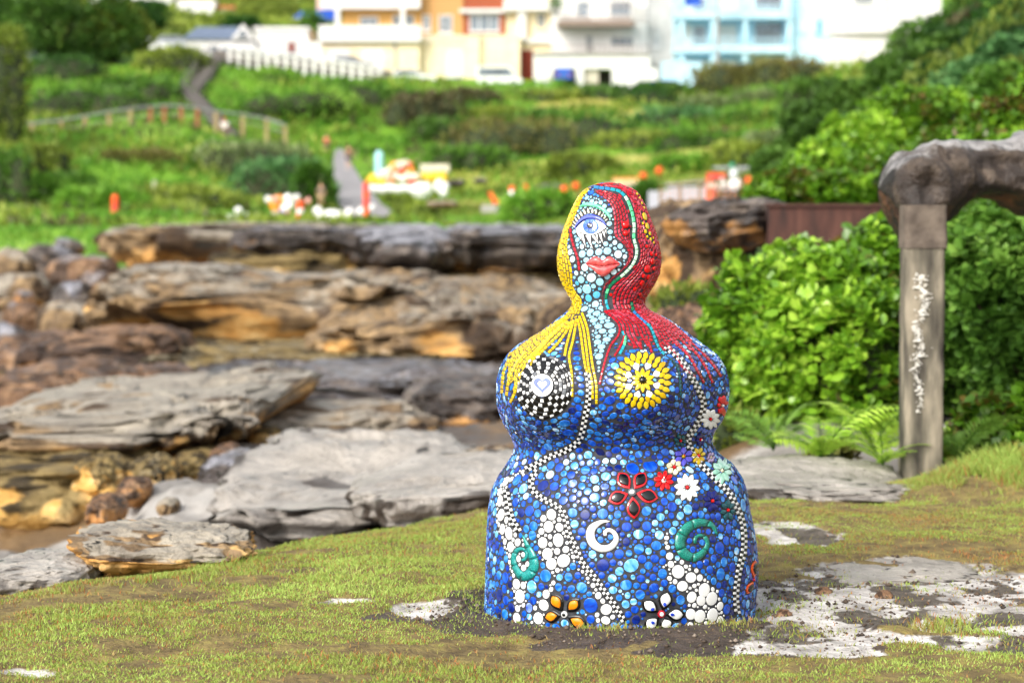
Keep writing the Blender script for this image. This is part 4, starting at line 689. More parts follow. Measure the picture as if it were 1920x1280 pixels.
# heap of coloured pieces
s2 = empty('buoy_sculpture', at(760, 368, 136), 'long sculpture of red, pink, yellow and white buoys before the cream slab', 'sculpture'); r0 = s2.location
for k in range(10): sub('white_ball', 697 + k * 10.2, 353 + (k % 3), 136, 7.5, M_wb, s2, r0)
for px, py in [(700, 333), (708, 340), (718, 344), (798, 330), (806, 334), (815, 328), (828, 327), (832, 335), (822, 337), (695, 338)]: sub('yellow_ball', px, py, 137, 8, M_yb, s2, r0)
rs_ = random.Random(3)
for k in range(34): px = 722 + k % 12 * 5.6 + rs_.uniform(-2, 2); top = 300 + abs(px - 752) * .5; sub('coloured_ball', px, rs_.uniform(top, 346), 138, rs_.uniform(4.5, 7.5), rs_.choice([M_rd, M_pk, M_wb, M_pw, M_orl, M_pw]), s2, r0)
for px, py in [(820, 350), (826, 356), (832, 362), (824, 344), (835, 350)]: sub('white_ball', px, py, 135, 8, M_wb, s2, r0)
mb = MB(); a_, b_ = at(788, 322, 140) - r0, at(842, 308, 140) - r0; mb.box(a_.x, a_.y, a_.z, b_.x, a_.y + 1.6, b_.z); mb.build('slab', M_pw, s2); mb = MB(); mb.box(a_.x + .3, a_.y + .3, a_.z - 1.2, a_.x + .6, a_.y + 1.2, a_.z - .002); mb.box(b_.x - .6, a_.y + .3, a_.z - 1.2, b_.x - .3, a_.y + 1.2, a_.z - .002); mb.build('support', M_pw, s2)
# orange chair and white bird-like figure
s3 = empty('orange_chair', at(930, 386, 124), 'bright orange lounge chair standing on the flat', 'chair'); r0 = s3.location; Z_ = lambda px, py: (lambda p: (p.x, p.z))(at(px, py, 124) - r0)
mb = MB(); mb.prism([Z_(915, 361), (Z_(923, 360)), Z_(930, 374), Z_(943, 376), Z_(944, 382), Z_(925, 382)], -.3, .3); mb.build('seat', M_or_, s3)
for x in (-.15, .3): mb = MB(); mb.box(x, -.28, -.02, x + .06, .28, .12); mb.build('leg', M_or_, s3)
s4 = empty('white_figure', at(960, 379, 124), 'white egg shaped figure with an orange cap beside the orange chair', 'sculpture'); r0 = s4.location; sub('body', 960, 367, 124, 9, M_wb, s4, r0, 1.25); sub('cap', 960.5, 354, 124, 7, M_or_, s4, r0, .8)
s5 = empty('stone_plinth', at(918, 388, 122), 'low grey plinth under the orange chair', 'plinth'); mb = MB(); mb.box(-.45, -.4, -.3, .45, .5, .07); mb.box(-.38, -.33, .07, .38, .43, .11); mb.build('block', C_conc, s5)
for px, py, t in [(1038, 361, 'orange ball lowest in the row left of the statue head'), (1058, 355, 'orange ball second in the row left of the statue head'), (1080, 349, 'orange ball touching the crown of the statue head'), (1206, 330, 'orange ball above the right of the statue head'), (1236, 320, 'orange ball farthest up the slope'), (985, 353, 'faded orange ball beside the white figure')]:
    Yb = 128; o_ = empty('ball_marker', at(px, py + 22, Yb), t, 'marker', 'orange balls on stakes'); c = at(px, py, Yb) - o_.location; mb = MB(); mb.ball((0, 0, c.z), 7.4 / FP * Yb, 12, 8); mb.build('ball', M_or_, o_, True); mb = MB(); mb.bar((0, 0, -.3), (0, 0, c.z), .03, 6); mb.build('stake', C_wood, o_)
s6 = empty('cream_crate', at(1178, 354, 118), 'cream and orange crate behind the statue head', 'crate'); r0 = s6.location; a_, b_ = at(1150, 352, 118) - r0, at(1196, 333, 118) - r0
mb = MB(); mb.box(a_.x, -.4, a_.z, b_.x, .6, b_.z - .06); mb.build('box', mat('cream_orange', [L('e8b070'), L('f0d8a8')], 2, .6), s6); mb = MB(); mb.box(a_.x - .05, -.45, b_.z - .058, b_.x + .05, .65, b_.z); mb.build('lid', M_orl, s6)
# orange barrier and stall at the fence
s7 = empty('barrier_stand', at(1338, 392, 88), 'orange barrier stand with a red top beside the mesh fence', 'barrier'); r0 = s7.location
def bxp(root, name, m, parent, x0, y0, x1, y1, Y, d=.3): mb = MB(); a_, b_ = at(x0, y1, Y) - root, at(x1, y0, Y) - root; mb.box(a_.x, a_.y, a_.z, b_.x, a_.y + d, b_.z); return mb.build(name, m, parent)
bxp(r0, 'leg', M_or_, s7, 1324, 335, 1334, 392, 88, .2); bxp(r0, 'leg', M_or_, s7, 1336, 335, 1343, 394, 88.3, .2); bxp(r0, 'top', M_rd, s7, 1326, 324, 1360, 334, 88, .35); bxp(r0, 'panel', pm('pink_panel', L('dcb8a8')), s7, 1325, 340, 1343, 352, 87.9, .05)
s8 = empty('drinks_stall', at(1385, 372, 92), 'small stall with white drums and a green cap behind the barrier', 'stall'); r0 = s8.location
for px in (1354, 1374, 1385): sub('drum', px, 345, 92, 8, M_wb, s8, r0, 1.3)
sub('bottle', 1376, 326, 92, 8, mat('clear_plastic', L('d8dedf'), rough=.2), s8, r0, 1.2); sub('green_cap', 1373, 310, 92, 6, M_green, s8, r0, .8); sub('orange_ball', 1404, 338, 92, 7, M_or_, s8, r0); bxp(r0, 'counter', C_dark, s8, 1346, 357, 1412, 372, 92, .7); bxp(r0, 'upright', C_wood, s8, 1362, 316, 1366, 357, 92.4, .1); bxp(r0, 'upright', C_wood, s8, 1392, 316, 1396, 357, 92.4, .1); bxp(r0, 'awning', C_metal, s8, 1340, 312, 1420, 316, 92, 1.0)
for t, px0, px1, pt, pb, Y in [('flat dark stone on the flat right of the sculptures', 836, 872, 336, 348, 138), ('small dark stone on the flat grass', 888, 915, 334, 342, 140), ('pale flat stone beside the path on the flat', 800, 860, 376, 388, 128), ('brown log lying below the orange balls', 1005, 1060, 345, 356, 132), ('pale stone under the white figure', 950, 985, 385, 394, 121)]: rock(t, px0, px1, pt, pb, Y, 1.0, M_rockd if 'dark' in t or 'log' in t else M_rock, int(px0), 2.6, res=.5, fresh=0, pale=.5 if 'pale' not in t else 1.6)
# ---- people on the path
def person(label, px, pb, Y, top, hair_c, shirt, legs_c, shoes_c, phase=.12, skin='c79a7c', yaw=0.0, bag=None, hat=None):
    o = empty('person', at(px, pb, Y), label, 'person', rz=yaw); H_ = (pb - top) / FP * Y; k = H_ / 1.72; sk = mat('skin', L(skin), rough=.6)
    def body(name, joints, edges, m, sub=2):
        me = bpy.data.meshes.new(name); me.from_pydata([tuple(Vector(j[:3]) * k) for j in joints], edges, []); ob = link(name, me, o, [m]); sm = ob.modifiers.new('skin', 'SKIN'); sm.use_smooth_shade = True
        for i, j in enumerate(joints): me.skin_vertices[0].data[i].radius = (j[3] * k, j[4] * k if len(j) > 4 else j[3] * k)
        me.skin_vertices[0].data[0].use_root = True; ss = ob.modifiers.new('sub', 'SUBSURF'); ss.levels = ss.render_levels = sub; return ob
    p = phase
    J = [(0, 0, .93, .13, .10), (0, 0, 1.12, .12, .09), (0, 0, 1.36, .15, .10), (0, 0, 1.47, .055), (0, -.01, 1.56, .075), (0, -.015, 1.66, .075),
         (-.10, 0, .88, .085), (-.10, -p, .5, .058), (-.10, -p + .06, .09, .038), (-.10, -p - .1, .04, .036), (.10, 0, .88, .085), (.10, p, .5, .058), (.10, p + .12, .1, .038), (.10, p + .02, .04, .036),
         (-.20, 0, 1.38, .055), (-.25, p * .6, 1.12, .042), (-.24, p * .2, .87, .032), (-.24, p * .1 - .02, .79, .034), (.20, 0, 1.38, .055), (.25, -p * .6, 1.12, .042), (.24, -p * .9, .88, .032), (.24, -p, .80, .034)]
    E = [(0, 1), (1, 2), (2, 3), (3, 4), (4, 5), (0, 6), (6, 7), (7, 8), (8, 9), (0, 10), (10, 11), (11, 12), (12, 13), (2, 14), (14, 15), (15, 16), (16, 17), (2, 18), (18, 19), (19, 20), (20, 21)]
    body('body', J, E, sk)
    body('shirt', [(0, 0, .92, .15, .12), (0, 0, 1.12, .14, .11), (0, 0, 1.36, .17, .12), (0, 0, 1.45, .08), (-.20, 0, 1.38, .07), (-.245, p * .5, 1.18, .06), (.20, 0, 1.38, .07), (.245, -p * .5, 1.18, .06)], [(0, 1), (1, 2), (2, 3), (2, 4), (4, 5), (2, 6), (6, 7)], shirt)
    body('shorts', [(0, 0, .95, .15, .12), (-.10, 0, .86, .1), (-.10, -p * .8, .58, .085), (.10, 0, .86, .1), (.10, p * .8, .58, .085)], [(0, 1), (1, 2), (0, 3), (3, 4)], legs_c)
    mb = MB(); mb.ball((0, .015 * k, 1.665 * k), .1 * k, 12, 8); mb.build('hair' if not hat else 'cap', hat or hair_c, o, True)
    for x, y in ((-.10, -p - .03), (.10, p + .07)): mb = MB(); mb.box((x - .045) * k, (y - .13) * k, 0, (x + .045) * k, (y + .12) * k, .08 * k); mb.build('shoe', shoes_c, o)
    return o
K_ = lambda n, c: mat(n, L(c), rough=.8)
person('person in a white shirt and red cap on the left path', 421, 266, 170, 222, K_('hair_a', '2a2018'), K_('white_shirt', 'f0f0ee'), K_('grey_shorts', '55504a'), K_('shoe_a', 'd8d8d8'), hat=K_('red_cap', 'd8401c'))
person('person in a dark top and navy shorts walking up the grey path', 654, 318, 164, 271, K_('hair_b', '4a3424'), K_('rust_shirt', '6a4436'), K_('navy_shorts', '1c2a58'), K_('shoe_b', 'c8c0b8'), yaw=math.pi)
person('person in a grey shirt standing at the near edge of the path', 602, 392, 135, 342, K_('hair_c', '5a3a2a'), K_('grey_shirt', '5c5a54'), K_('beige_shorts', 'b8a07c'), K_('shoe_c', 'b89a80'), phase=.05)
person('person in a red top at the upper end of the path', 612, 290, 172, 252, K_('hair_d', '30241c'), K_('red_shirt', 'c83a30'), K_('dark_shorts', '2c3030'), K_('shoe_d', '404040'), phase=.08)
# ---- power pole and wires by the blue flats
pp = empty('power_pole', at(1345, 180, 206), 'slim grey pole in front of the blue flats', 'pole'); mb = MB(); mb.bar((0, 0, -1), (0, 0, 11), .16, 8, .12); mb.build('shaft', C_conc, pp); mb = MB(); mb.box(-1.0, -.08, 9.6, 1.0, .08, 9.75); mb.build('cross_arm', C_wood, pp)
pl = empty('plant_pot', at(1041, 30, 213.8), 'potted green plant on the villa balcony', 'plant'); mb = MB(); mb.lathe([(.3, 0), (.45, .7), (.5, .75)], n=12); mb.build('pot', C_conc, pl)
rs2 = np.random.default_rng(5); c_ = rs2.normal(0, .35, (120, 3)) + [0, 0, 1.2]
# ================================================================ vegetation
def leaf_arrays(c, d, ln, wd, fold=.18, rounded=False, seed=0):
    """leaf blades from base points c, growing along d (unit), length ln, width wd"""
    n = len(c); up = np.tile([0, 0, 1.0], (n, 1)) + RNG.normal(0, .35, (n, 3)); s = np.cross(d, up); s /= np.linalg.norm(s, axis=1)[:, None] + 1e-9; nn = np.cross(s, d)
    ln = np.broadcast_to(ln, (n,))[:, None]; wd = np.broadcast_to(wd, (n,))[:, None]
    if rounded:
        V = np.stack([c, c + d * ln * .3 + s * wd * .42 - nn * ln * fold * .5, c + d * ln * .72 + s * wd * .42 - nn * ln * fold * .6, c + d * ln - nn * ln * fold * .4, c + d * ln * .72 - s * wd * .42 - nn * ln * fold * .6, c + d * ln * .3 - s * wd * .42 - nn * ln * fold * .5], 1)
        i = np.arange(n)[:, None] * 6; return V.reshape(-1, 3), [np.vstack([i + np.array([[0, 1, 2, 3]]), i + np.array([[0, 3, 4, 5]])])], 6
    V = np.stack([c, c + d * ln * .5 + s * wd * .5 - nn * ln * fold, c + d * ln, c + d * ln * .5 - s * wd * .5 - nn * ln * fold], 1); i = np.arange(n)[:, None] * 4
    return V.reshape(-1, 3), [np.vstack([i + np.array([[0, 1, 2]]), i + np.array([[0, 2, 3]])])], 4
def unit(a): return a / (np.linalg.norm(a, axis=1)[:, None] + 1e-9)
def lump_points(lumps, n, inner=.82):
    """points near the surface of a union of ellipsoid lumps (cx, cy, cz, rx, ry, rz)"""
    Lm = np.array(lumps); w = (Lm[:, 3] * Lm[:, 5] + Lm[:, 4] * Lm[:, 5] + Lm[:, 3] * Lm[:, 4]); k = RNG.choice(len(Lm), n, p=w / w.sum()); u = unit(RNG.normal(size=(n, 3)))
    r = RNG.uniform(inner, 1.06, n); p = Lm[k, :3] + u * Lm[k, 3:] * r[:, None]; ok = np.ones(n, bool)
    for j in range(len(Lm)):
        q = ((p - Lm[j, :3]) / Lm[j, 3:]); ok &= (k == j) | ((q * q).sum(1) > .72)
    nr = unit(u / Lm[k, 3:]); return p[ok], nr[ok], k[ok]
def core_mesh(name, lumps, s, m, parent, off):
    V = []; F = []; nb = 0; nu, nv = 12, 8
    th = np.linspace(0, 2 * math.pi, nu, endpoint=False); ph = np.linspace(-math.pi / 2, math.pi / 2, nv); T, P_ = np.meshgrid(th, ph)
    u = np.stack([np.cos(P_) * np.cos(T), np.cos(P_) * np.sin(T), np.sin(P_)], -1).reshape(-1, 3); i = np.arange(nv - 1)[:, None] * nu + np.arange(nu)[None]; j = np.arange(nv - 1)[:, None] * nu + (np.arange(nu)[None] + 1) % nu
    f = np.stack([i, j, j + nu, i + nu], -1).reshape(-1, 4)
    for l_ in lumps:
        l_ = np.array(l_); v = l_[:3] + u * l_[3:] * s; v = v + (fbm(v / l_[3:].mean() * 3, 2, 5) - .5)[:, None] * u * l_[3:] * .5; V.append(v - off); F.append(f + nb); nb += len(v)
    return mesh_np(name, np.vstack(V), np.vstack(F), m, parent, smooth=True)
M_twig = mat('twigs', [L('1d1a10'), L('3a2d1e'), L('2b3316')], 6, .9, .8, 20)
M_core = mat('inner_shade_dark', [L('1d2410'), L('2c3a18'), L('3a331f')], 3, .9, .8, 12)  # lumps filling the bushes; the dark colour stands for the shade inside
GREENS = {
 'bright': [L('6b5a20'), L('44700e'), L('689a16'), L('8cba20'), L('bce048')], 'mid': [L('345618'), L('4a7622'), L('64922e'), L('84ac42')], 'forest': [L('2f4c18'), L('446822'), L('5a822e'), L('78a040')], 'grassy': [L('4c7c20'), L('669c28'), L('84b436'), L('a6c852')],
 'dark': [L('1f3c14'), L('2f561e'), L('406c28'), L('568236')], 'olive': [L('505e20'), L('72842c'), L('92a43a'), L('b4c252')], 'dull': [L('506040'), L('6a7e4c'), L('86985c'), L('a0ae74')], 'bronze': [L('5a4a26'), L('77703a'), L('8a8c46'), L('9fa458')], 'purple': [L('4a4230'), L('625a3e'), L('727048'), L('7a8a4c')], 'blue': [L('3a6236'), L('4c7c44'), L('629452'), L('7eaa66')]}
LM = {k: leafmat('leaves_' + k, v, .35 if k == 'bright' else .5, .35, .5 if k == 'bright' else .3, 1.6 if k == 'bright' else .8) for k, v in GREENS.items()}
def bush(label, px, pyb, Y, wpx, hpx, kind='mid', name='shrub', nleaf=1500, lsz=.22, lumps=7, depth=None, group=None, cat='shrub', seed=0, stem=True, sx=0.0):
    """a shrub: uneven lumps of leaves about a core coloured dark for the inner shade; base at photo (px, pyb) at distance Y"""
    rs = np.random.default_rng(seed + 1000); w, h = wpx / FP * Y, hpx / FP * Y; d = depth or w * .8; b = at(px, pyb, Y); ls = []
    for i in range(lumps):
        t = (i + .5) / lumps * 2 - 1; r = rs.uniform(.75, 1.1)
        zz = rs.uniform(.3, .62) * (1 - .35 * t * t); ls.append((b.x + t * w * .36, b.y + d * .5 + rs.uniform(-.35, .35) * d, b.z + h * zz, w * .2 * r * (7 / lumps) ** .5 + .12 * w, d * .3 * r, h * (.98 - zz) * rs.uniform(.8, 1.0)))
    ls.append((b.x + sx * w, b.y + d * .5, b.z + h * .3, w * .42, d * .45, h * .4))
    o = empty(name, (b.x, b.y + d * .5, b.z), label, cat, group); off = np.array(o.location)
    p, nr, k = lump_points(ls, nleaf); dr = unit(nr + rs.normal(0, .55, p.shape) + np.array([0, 0, .25])); nl = len(p)
    V_, F_l, st = leaf_arrays(p - off, dr, lsz * rs.uniform(.7, 1.3, nl), lsz * .6 * rs.uniform(.7, 1.2, nl))
    tone = np.clip(.5 + rs.normal(0, .16, nl) + rs.normal(0, .12, len(ls))[k], 0, 1)
    mesh_np('foliage', V_, F_l, LM[kind], o, attrs={'tone': np.repeat(tone, st)}); core_mesh('shade_core', ls, .78, M_core, o, off)['kind'] = 'stuff'
    return o
# ---- ground cover over the far slopes: nobody could count it
def cover(name, label, n, cond, kind, size, seed, cl=None, lift=.0):
    rs = np.random.default_rng(seed); Yc = rs.uniform(30 if 'right' in label else 218 if 'town' in label else 62, 330 if 'town' in label else 214, n * 4); pxc = rs.uniform(-300, 2250, n * 4); Xc = (pxc - CX) / FP * Yc
    k = cond(pxc, Yc, Xc)
    if cl: k &= (fbm(np.stack([Xc / cl[0], Yc / cl[0], 0 * Xc + seed], -1), 3, seed) + rs.normal(0, .03, len(Xc))) > cl[1]
    Xc, Yc = Xc[k][:n], Yc[k][:n]; m = len(Xc); Zc = terrain(Xc, Yc) + (fbm(np.stack([Xc / 3.5, Yc / 3.5, 0 * Xc], -1), 3, 77) - .35) * np.interp(Yc, [60, 120, 122, 160, 170, 230], [.6, .4, .1, .3, 1.5, 1.4]) + lift
    d = unit(rs.normal(0, .6, (m, 3)) + np.array([0, -.25, .8])); sz = size * rs.uniform(.6, 1.5, m)
    V_, F_l, st = leaf_arrays(np.stack([Xc, Yc, Zc - sz * .3], -1), d, sz, sz * .55); cl2 = fbm(np.stack([Xc / 5, Yc / 5, 0 * Xc], -1), 3, seed + 2)
    o = mesh_np(name, V_, F_l, LM[kind], attrs={'tone': np.repeat(np.clip(.5 + (cl2 - .5) * 1.6 + rs.normal(0, .15, m), 0, 1), st)}); tag(o, label, 'ground cover', kind='stuff')
def onpath(px, Y):
    c = np.interp(Y, [q[0] for q in PATH], [q[1] for q in PATH]); w = np.interp(Y, [q[0] for q in PATH], [q[2] for q in PATH]); return (Y > 112) & (Y < 182) & (np.abs(px - c) < w * 1.25)
def plaza(px, Y): return (Y > 108) & (Y < 128) & (px > 380) & (px < 1450)
free = lambda px, Y: ~onpath(px, Y) & ~plaza(px, Y) & (Y < 205)
cover('undergrowth', 'bright green leafy ground cover spread over the far slope', 70000, lambda px, Y, X: free(px, Y) & (Y > 85) & ((px < 820) | (Y > 150)) & ~((px > 700) & (Y > 122) & (Y < 160)), 'grassy', .42, 31)
cover('undergrowth', 'dull olive scrub patches scattered through the green slope', 12000, lambda px, Y, X: free(px, Y) & (Y > 90) & ((px < 820) | (Y > 150)), 'olive', .5, 37, (9, .52), .25)
cover('undergrowth', 'dark brown dead scrub in patches on the far slope', 5000, lambda px, Y, X: free(px, Y) & (Y > 100) & ((px < 620) | (Y > 168)), 'purple', .5, 41, (7, .6), .2)
cover('undergrowth', 'dark green scrub covering the steep bank at the right', 120000, lambda px, Y, X: (px > 1430) & ((Y < 120) | (px > 1600)), 'dark', .2, 43, None, .1)
cover('undergrowth', 'green leaf patches on the steep bank at the right', 60000, lambda px, Y, X: (px > 1430) & ((Y < 120) | (px > 1600)), 'olive', .2, 44, (3.5, .48), .16)
cover('undergrowth', 'yellow green grass on the flat below the far slope', 30000, lambda px, Y, X: ~onpath(px, Y) & (Y > 100) & (Y < 160) & (px > 690) & ~plaza(px, Y), 'olive', .24, 47, None, -.02)
cover('undergrowth', 'fresh green grass tufts on the flat below the far slope', 16000, lambda px, Y, X: ~onpath(px, Y) & (Y > 112) & (Y < 175) & (px > 690), 'grassy', .25, 48, (6, .5), .0)
cover('undergrowth', 'rough green scrub over the town rise', 26000, lambda px, Y, X: (px < 720), 'olive', .8, 57)
cover('undergrowth', 'low green scrub between the rocks and the far slope', 9000, lambda px, Y, X: (Y < 100) & (px < 420) & (Y > 66), 'grassy', .3, 49, (5, .42), .0)
# ---- shrubs on the far slopes that can be told apart
SH = [ # px, base row, distance, width, height, kind, label
 (525, 390, 140, 170, 100, 'blue', 'soft blue green shrub on the bank left of the path'), (470, 340, 150, 190, 80, 'dull', 'dull green shrub behind the soft one left of the path'), (585, 398, 136, 60, 100, 'mid', 'narrow green shrub right at the left side of the path'),
 (330, 420, 128, 190, 75, 'olive', 'low olive shrub on the left bank above the rocks'), (180, 420, 122, 150, 70, 'grassy', 'bright low shrub on the left bank behind the red marker'), (40, 335, 140, 150, 70, 'olive', 'olive shrub at the left border below the railing'),
 (110, 400, 125, 120, 80, 'mid', 'round green shrub at the lower left of the bank'), (400, 300, 158, 150, 45, 'grassy', 'bright shrub under the person in the white shirt'), (260, 320, 150, 130, 40, 'bronze', 'brownish shrub below the middle of the railing'),
 (790, 250, 186, 130, 85, 'purple', 'dark purplish shrub in the middle of the far slope'), (880, 215, 194, 100, 55, 'purple', 'small dark shrub up the slope under the houses'), (960, 320, 172, 240, 110, 'bronze', 'long bronze green shrub sloping down behind the flat'),
 (880, 330, 165, 140, 60, 'mid', 'green shrub beside the coloured sculptures'), (1090, 300, 176, 220, 100, 'mid', 'green shrub above the statue head'), (1170, 225, 194, 170, 75, 'dark', 'dark green shrub in front of the cream garages'), (1270, 270, 182, 180, 80, 'blue', 'blue green shrub on the slope right of the statue head'),
 (1330, 240, 188, 110, 65, 'dull', 'pale dull shrub below the blue house'), (1420, 260, 176, 130, 60, 'mid', 'rounded green shrub at the foot of the dry slope'), (1380, 190, 198, 140, 80, 'bronze', 'dry bronze shrub in front of the blue house'), (1480, 175, 197, 150, 75, 'bronze', 'dry reddish shrub before the right end of the blue house'),
 (1300, 220, 196, 120, 50, 'olive', 'olive shrub below the blue car'), (1030, 230, 194, 130, 70, 'olive', 'olive shrub below the cream garage wall'), (1480, 330, 150, 160, 90, 'dull', 'dull shrub where the bank meets the slope'), (1015, 425, 118, 120, 70, 'grassy', 'small bright shrub left of the statue head'), (1218, 405, 104, 40, 60, 'mid', 'small shrub just right of the statue head'),
 (160, 250, 178, 220, 100, 'mid', 'green shrub above the railing at the left'), (255, 215, 184, 150, 85, 'mid', 'broad green shrub left of the stairs'), (318, 142, 199, 130, 58, 'olive', 'olive shrub under the parked cars by the stairs'), (90, 180, 194, 160, 90, 'dark', 'dark shrub below the big tree'), (560, 230, 186, 190, 75, 'grassy', 'bright green shrub right of the stairs'), (640, 215, 192, 180, 70, 'mid', 'green shrub below the white railing'), (1120, 215, 196, 150, 60, 'forest', 'dark scrubby shrub just under the balcony flats'), (1010, 270, 184, 150, 70, 'mid', 'green shrub left of the statue head, halfway up the slope'), (1200, 300, 170, 150, 60, 'olive', 'olive shrub above the orange balls'), (1320, 300, 166, 140, 60, 'mid', 'rounded green shrub above the grey timber railing'), (1400, 320, 150, 120, 55, 'olive', 'olive shrub behind the drinks stall'), (1240, 200, 199, 110, 50, 'forest', 'dark shrub close below the street by the blue car'), (1440, 225, 186, 130, 60, 'dull', 'dull grey green shrub low on the dry slope'), (1530, 215, 170, 110, 75, 'forest', 'dark green shrub where the dry slope meets the right bank'), (1360, 285, 172, 90, 45, 'bronze', 'small dry bronze shrub between the rounded shrubs'), (840, 275, 180, 120, 60, 'forest', 'dark green shrub above the cyan column'), (740, 215, 194, 120, 55, 'mid', 'green shrub under the white car at the street'), (930, 255, 188, 110, 60, 'olive', 'olive shrub between the purplish and the bronze shrubs'), (1090, 335, 160, 120, 50, 'olive', 'low olive shrub just above the statue head'), (1290, 335, 152, 110, 45, 'grassy', 'low bright shrub above the cream crate'), (500, 175, 200, 130, 50, 'grassy', 'small bright shrub at the top of the stairs')]
for i, (px, pb, Y, w, h, kd, t) in enumerate(SH): bush(t, px, pb + 6, Y, w, h, kd, nleaf=2200, lsz=.55, seed=i, group='shrubs on the far slope')
bush('dark leafy shrub at the far left edge', -15, 240, 150, 110, 205, 'olive', nleaf=3500, lsz=.5, seed=61, lumps=9)
bush('low shrub at the left edge below the dark one', 5, 420, 125, 100, 150, 'mid', nleaf=2000, lsz=.4, seed=62)
# ---- trees by the street
def tree(label, px, pb, Y, wpx, hpx, kind, seed, nleaf=5000, lsz=.6, trunkh=.15):
    rs = np.random.default_rng(seed); w, h = wpx / FP * Y, hpx / FP * Y; b = at(px, pb, Y); o = empty('tree', b, label, 'tree', 'trees along the street'); mb = MB(); ls = []
    top = Vector((0, 0, h * trunkh)); mb.bar((0, 0, -.3), top, w * .035, 8, w * .025)
    for i in range(16):
        a = i * 2.4; rr = w * .36 * math.sqrt((i + .5) / 16); c = Vector((math.cos(a) * rr, math.sin(a) * rr, h * rs.uniform(.22, .85))); mb.bar(top, c, w * .018, 5, w * .006); r = w * rs.uniform(.15, .24)
        ls.append((c.x, c.y, c.z, r, r, min(r * .8, h - c.z)))
    mb.build('trunk', M_twig, o); p, nr, k = lump_points(ls, nleaf, .7); dr = unit(nr + rs.normal(0, .6, p.shape)); nl = len(p)
    V_, F_l, st = leaf_arrays(p, dr, lsz * rs.uniform(.7, 1.3, nl), lsz * .6); tone = np.clip(.5 + rs.normal(0, .15, nl) + rs.normal(0, .14, 16)[k], 0, 1)
    mesh_np('crown', V_, F_l, LM[kind], o, attrs={'tone': np.repeat(tone, st)}); return o
tree('big dark green tree in the upper left corner', 110, 150, 206, 290, 215, 'forest', 71, 11000)
tree('rounded green tree right of the big corner tree', 215, 140, 208, 130, 140, 'olive', 72, 4500)
tree('dark tree at the left border behind the corner tree', -20, 130, 214, 130, 150, 'dark', 73, 4000)
tree('small green tree between the white house and the cream house', 590, 85, 232, 50, 60, 'mid', 74, 1500)
tree('green tree on the rise behind the grey gabled house', 495, 60, 262, 120, 60, 'olive', 75, 2500)
tree('pale green tree on the rise above the grey roof', 430, 50, 270, 90, 55, 'olive', 76, 2000)
tree('dark tree on the rise beside the orange house', 320, 30, 275, 50, 50, 'dark', 77, 1500)
for i, (px, pb, Y, w, h, kd, t) in enumerate([(30, 70, 240, 140, 110, 'dull', 'dull green tree behind the corner trees'), (270, 75, 238, 90, 70, 'dark', 'dark tree below the orange villa'), (560, 30, 300, 120, 60, 'olive', 'olive tree high on the rise'), (470, 25, 310, 110, 60, 'mid', 'green tree near the top border of the rise'), (450, 72, 240, 70, 35, 'dark', 'low dark tree behind the gabled cottage'), (150, 30, 300, 160, 60, 'dark', 'dark tree on the rise behind the big corner tree'), (400, 15, 320, 100, 40, 'dull', 'dull tree at the top border above the white villa'), (630, 20, 320, 120, 50, 'dark', 'dark tree behind the blue covered house')]):
    tree(t, px, pb, Y, w, h, kd, 90 + i, 2200, .7)
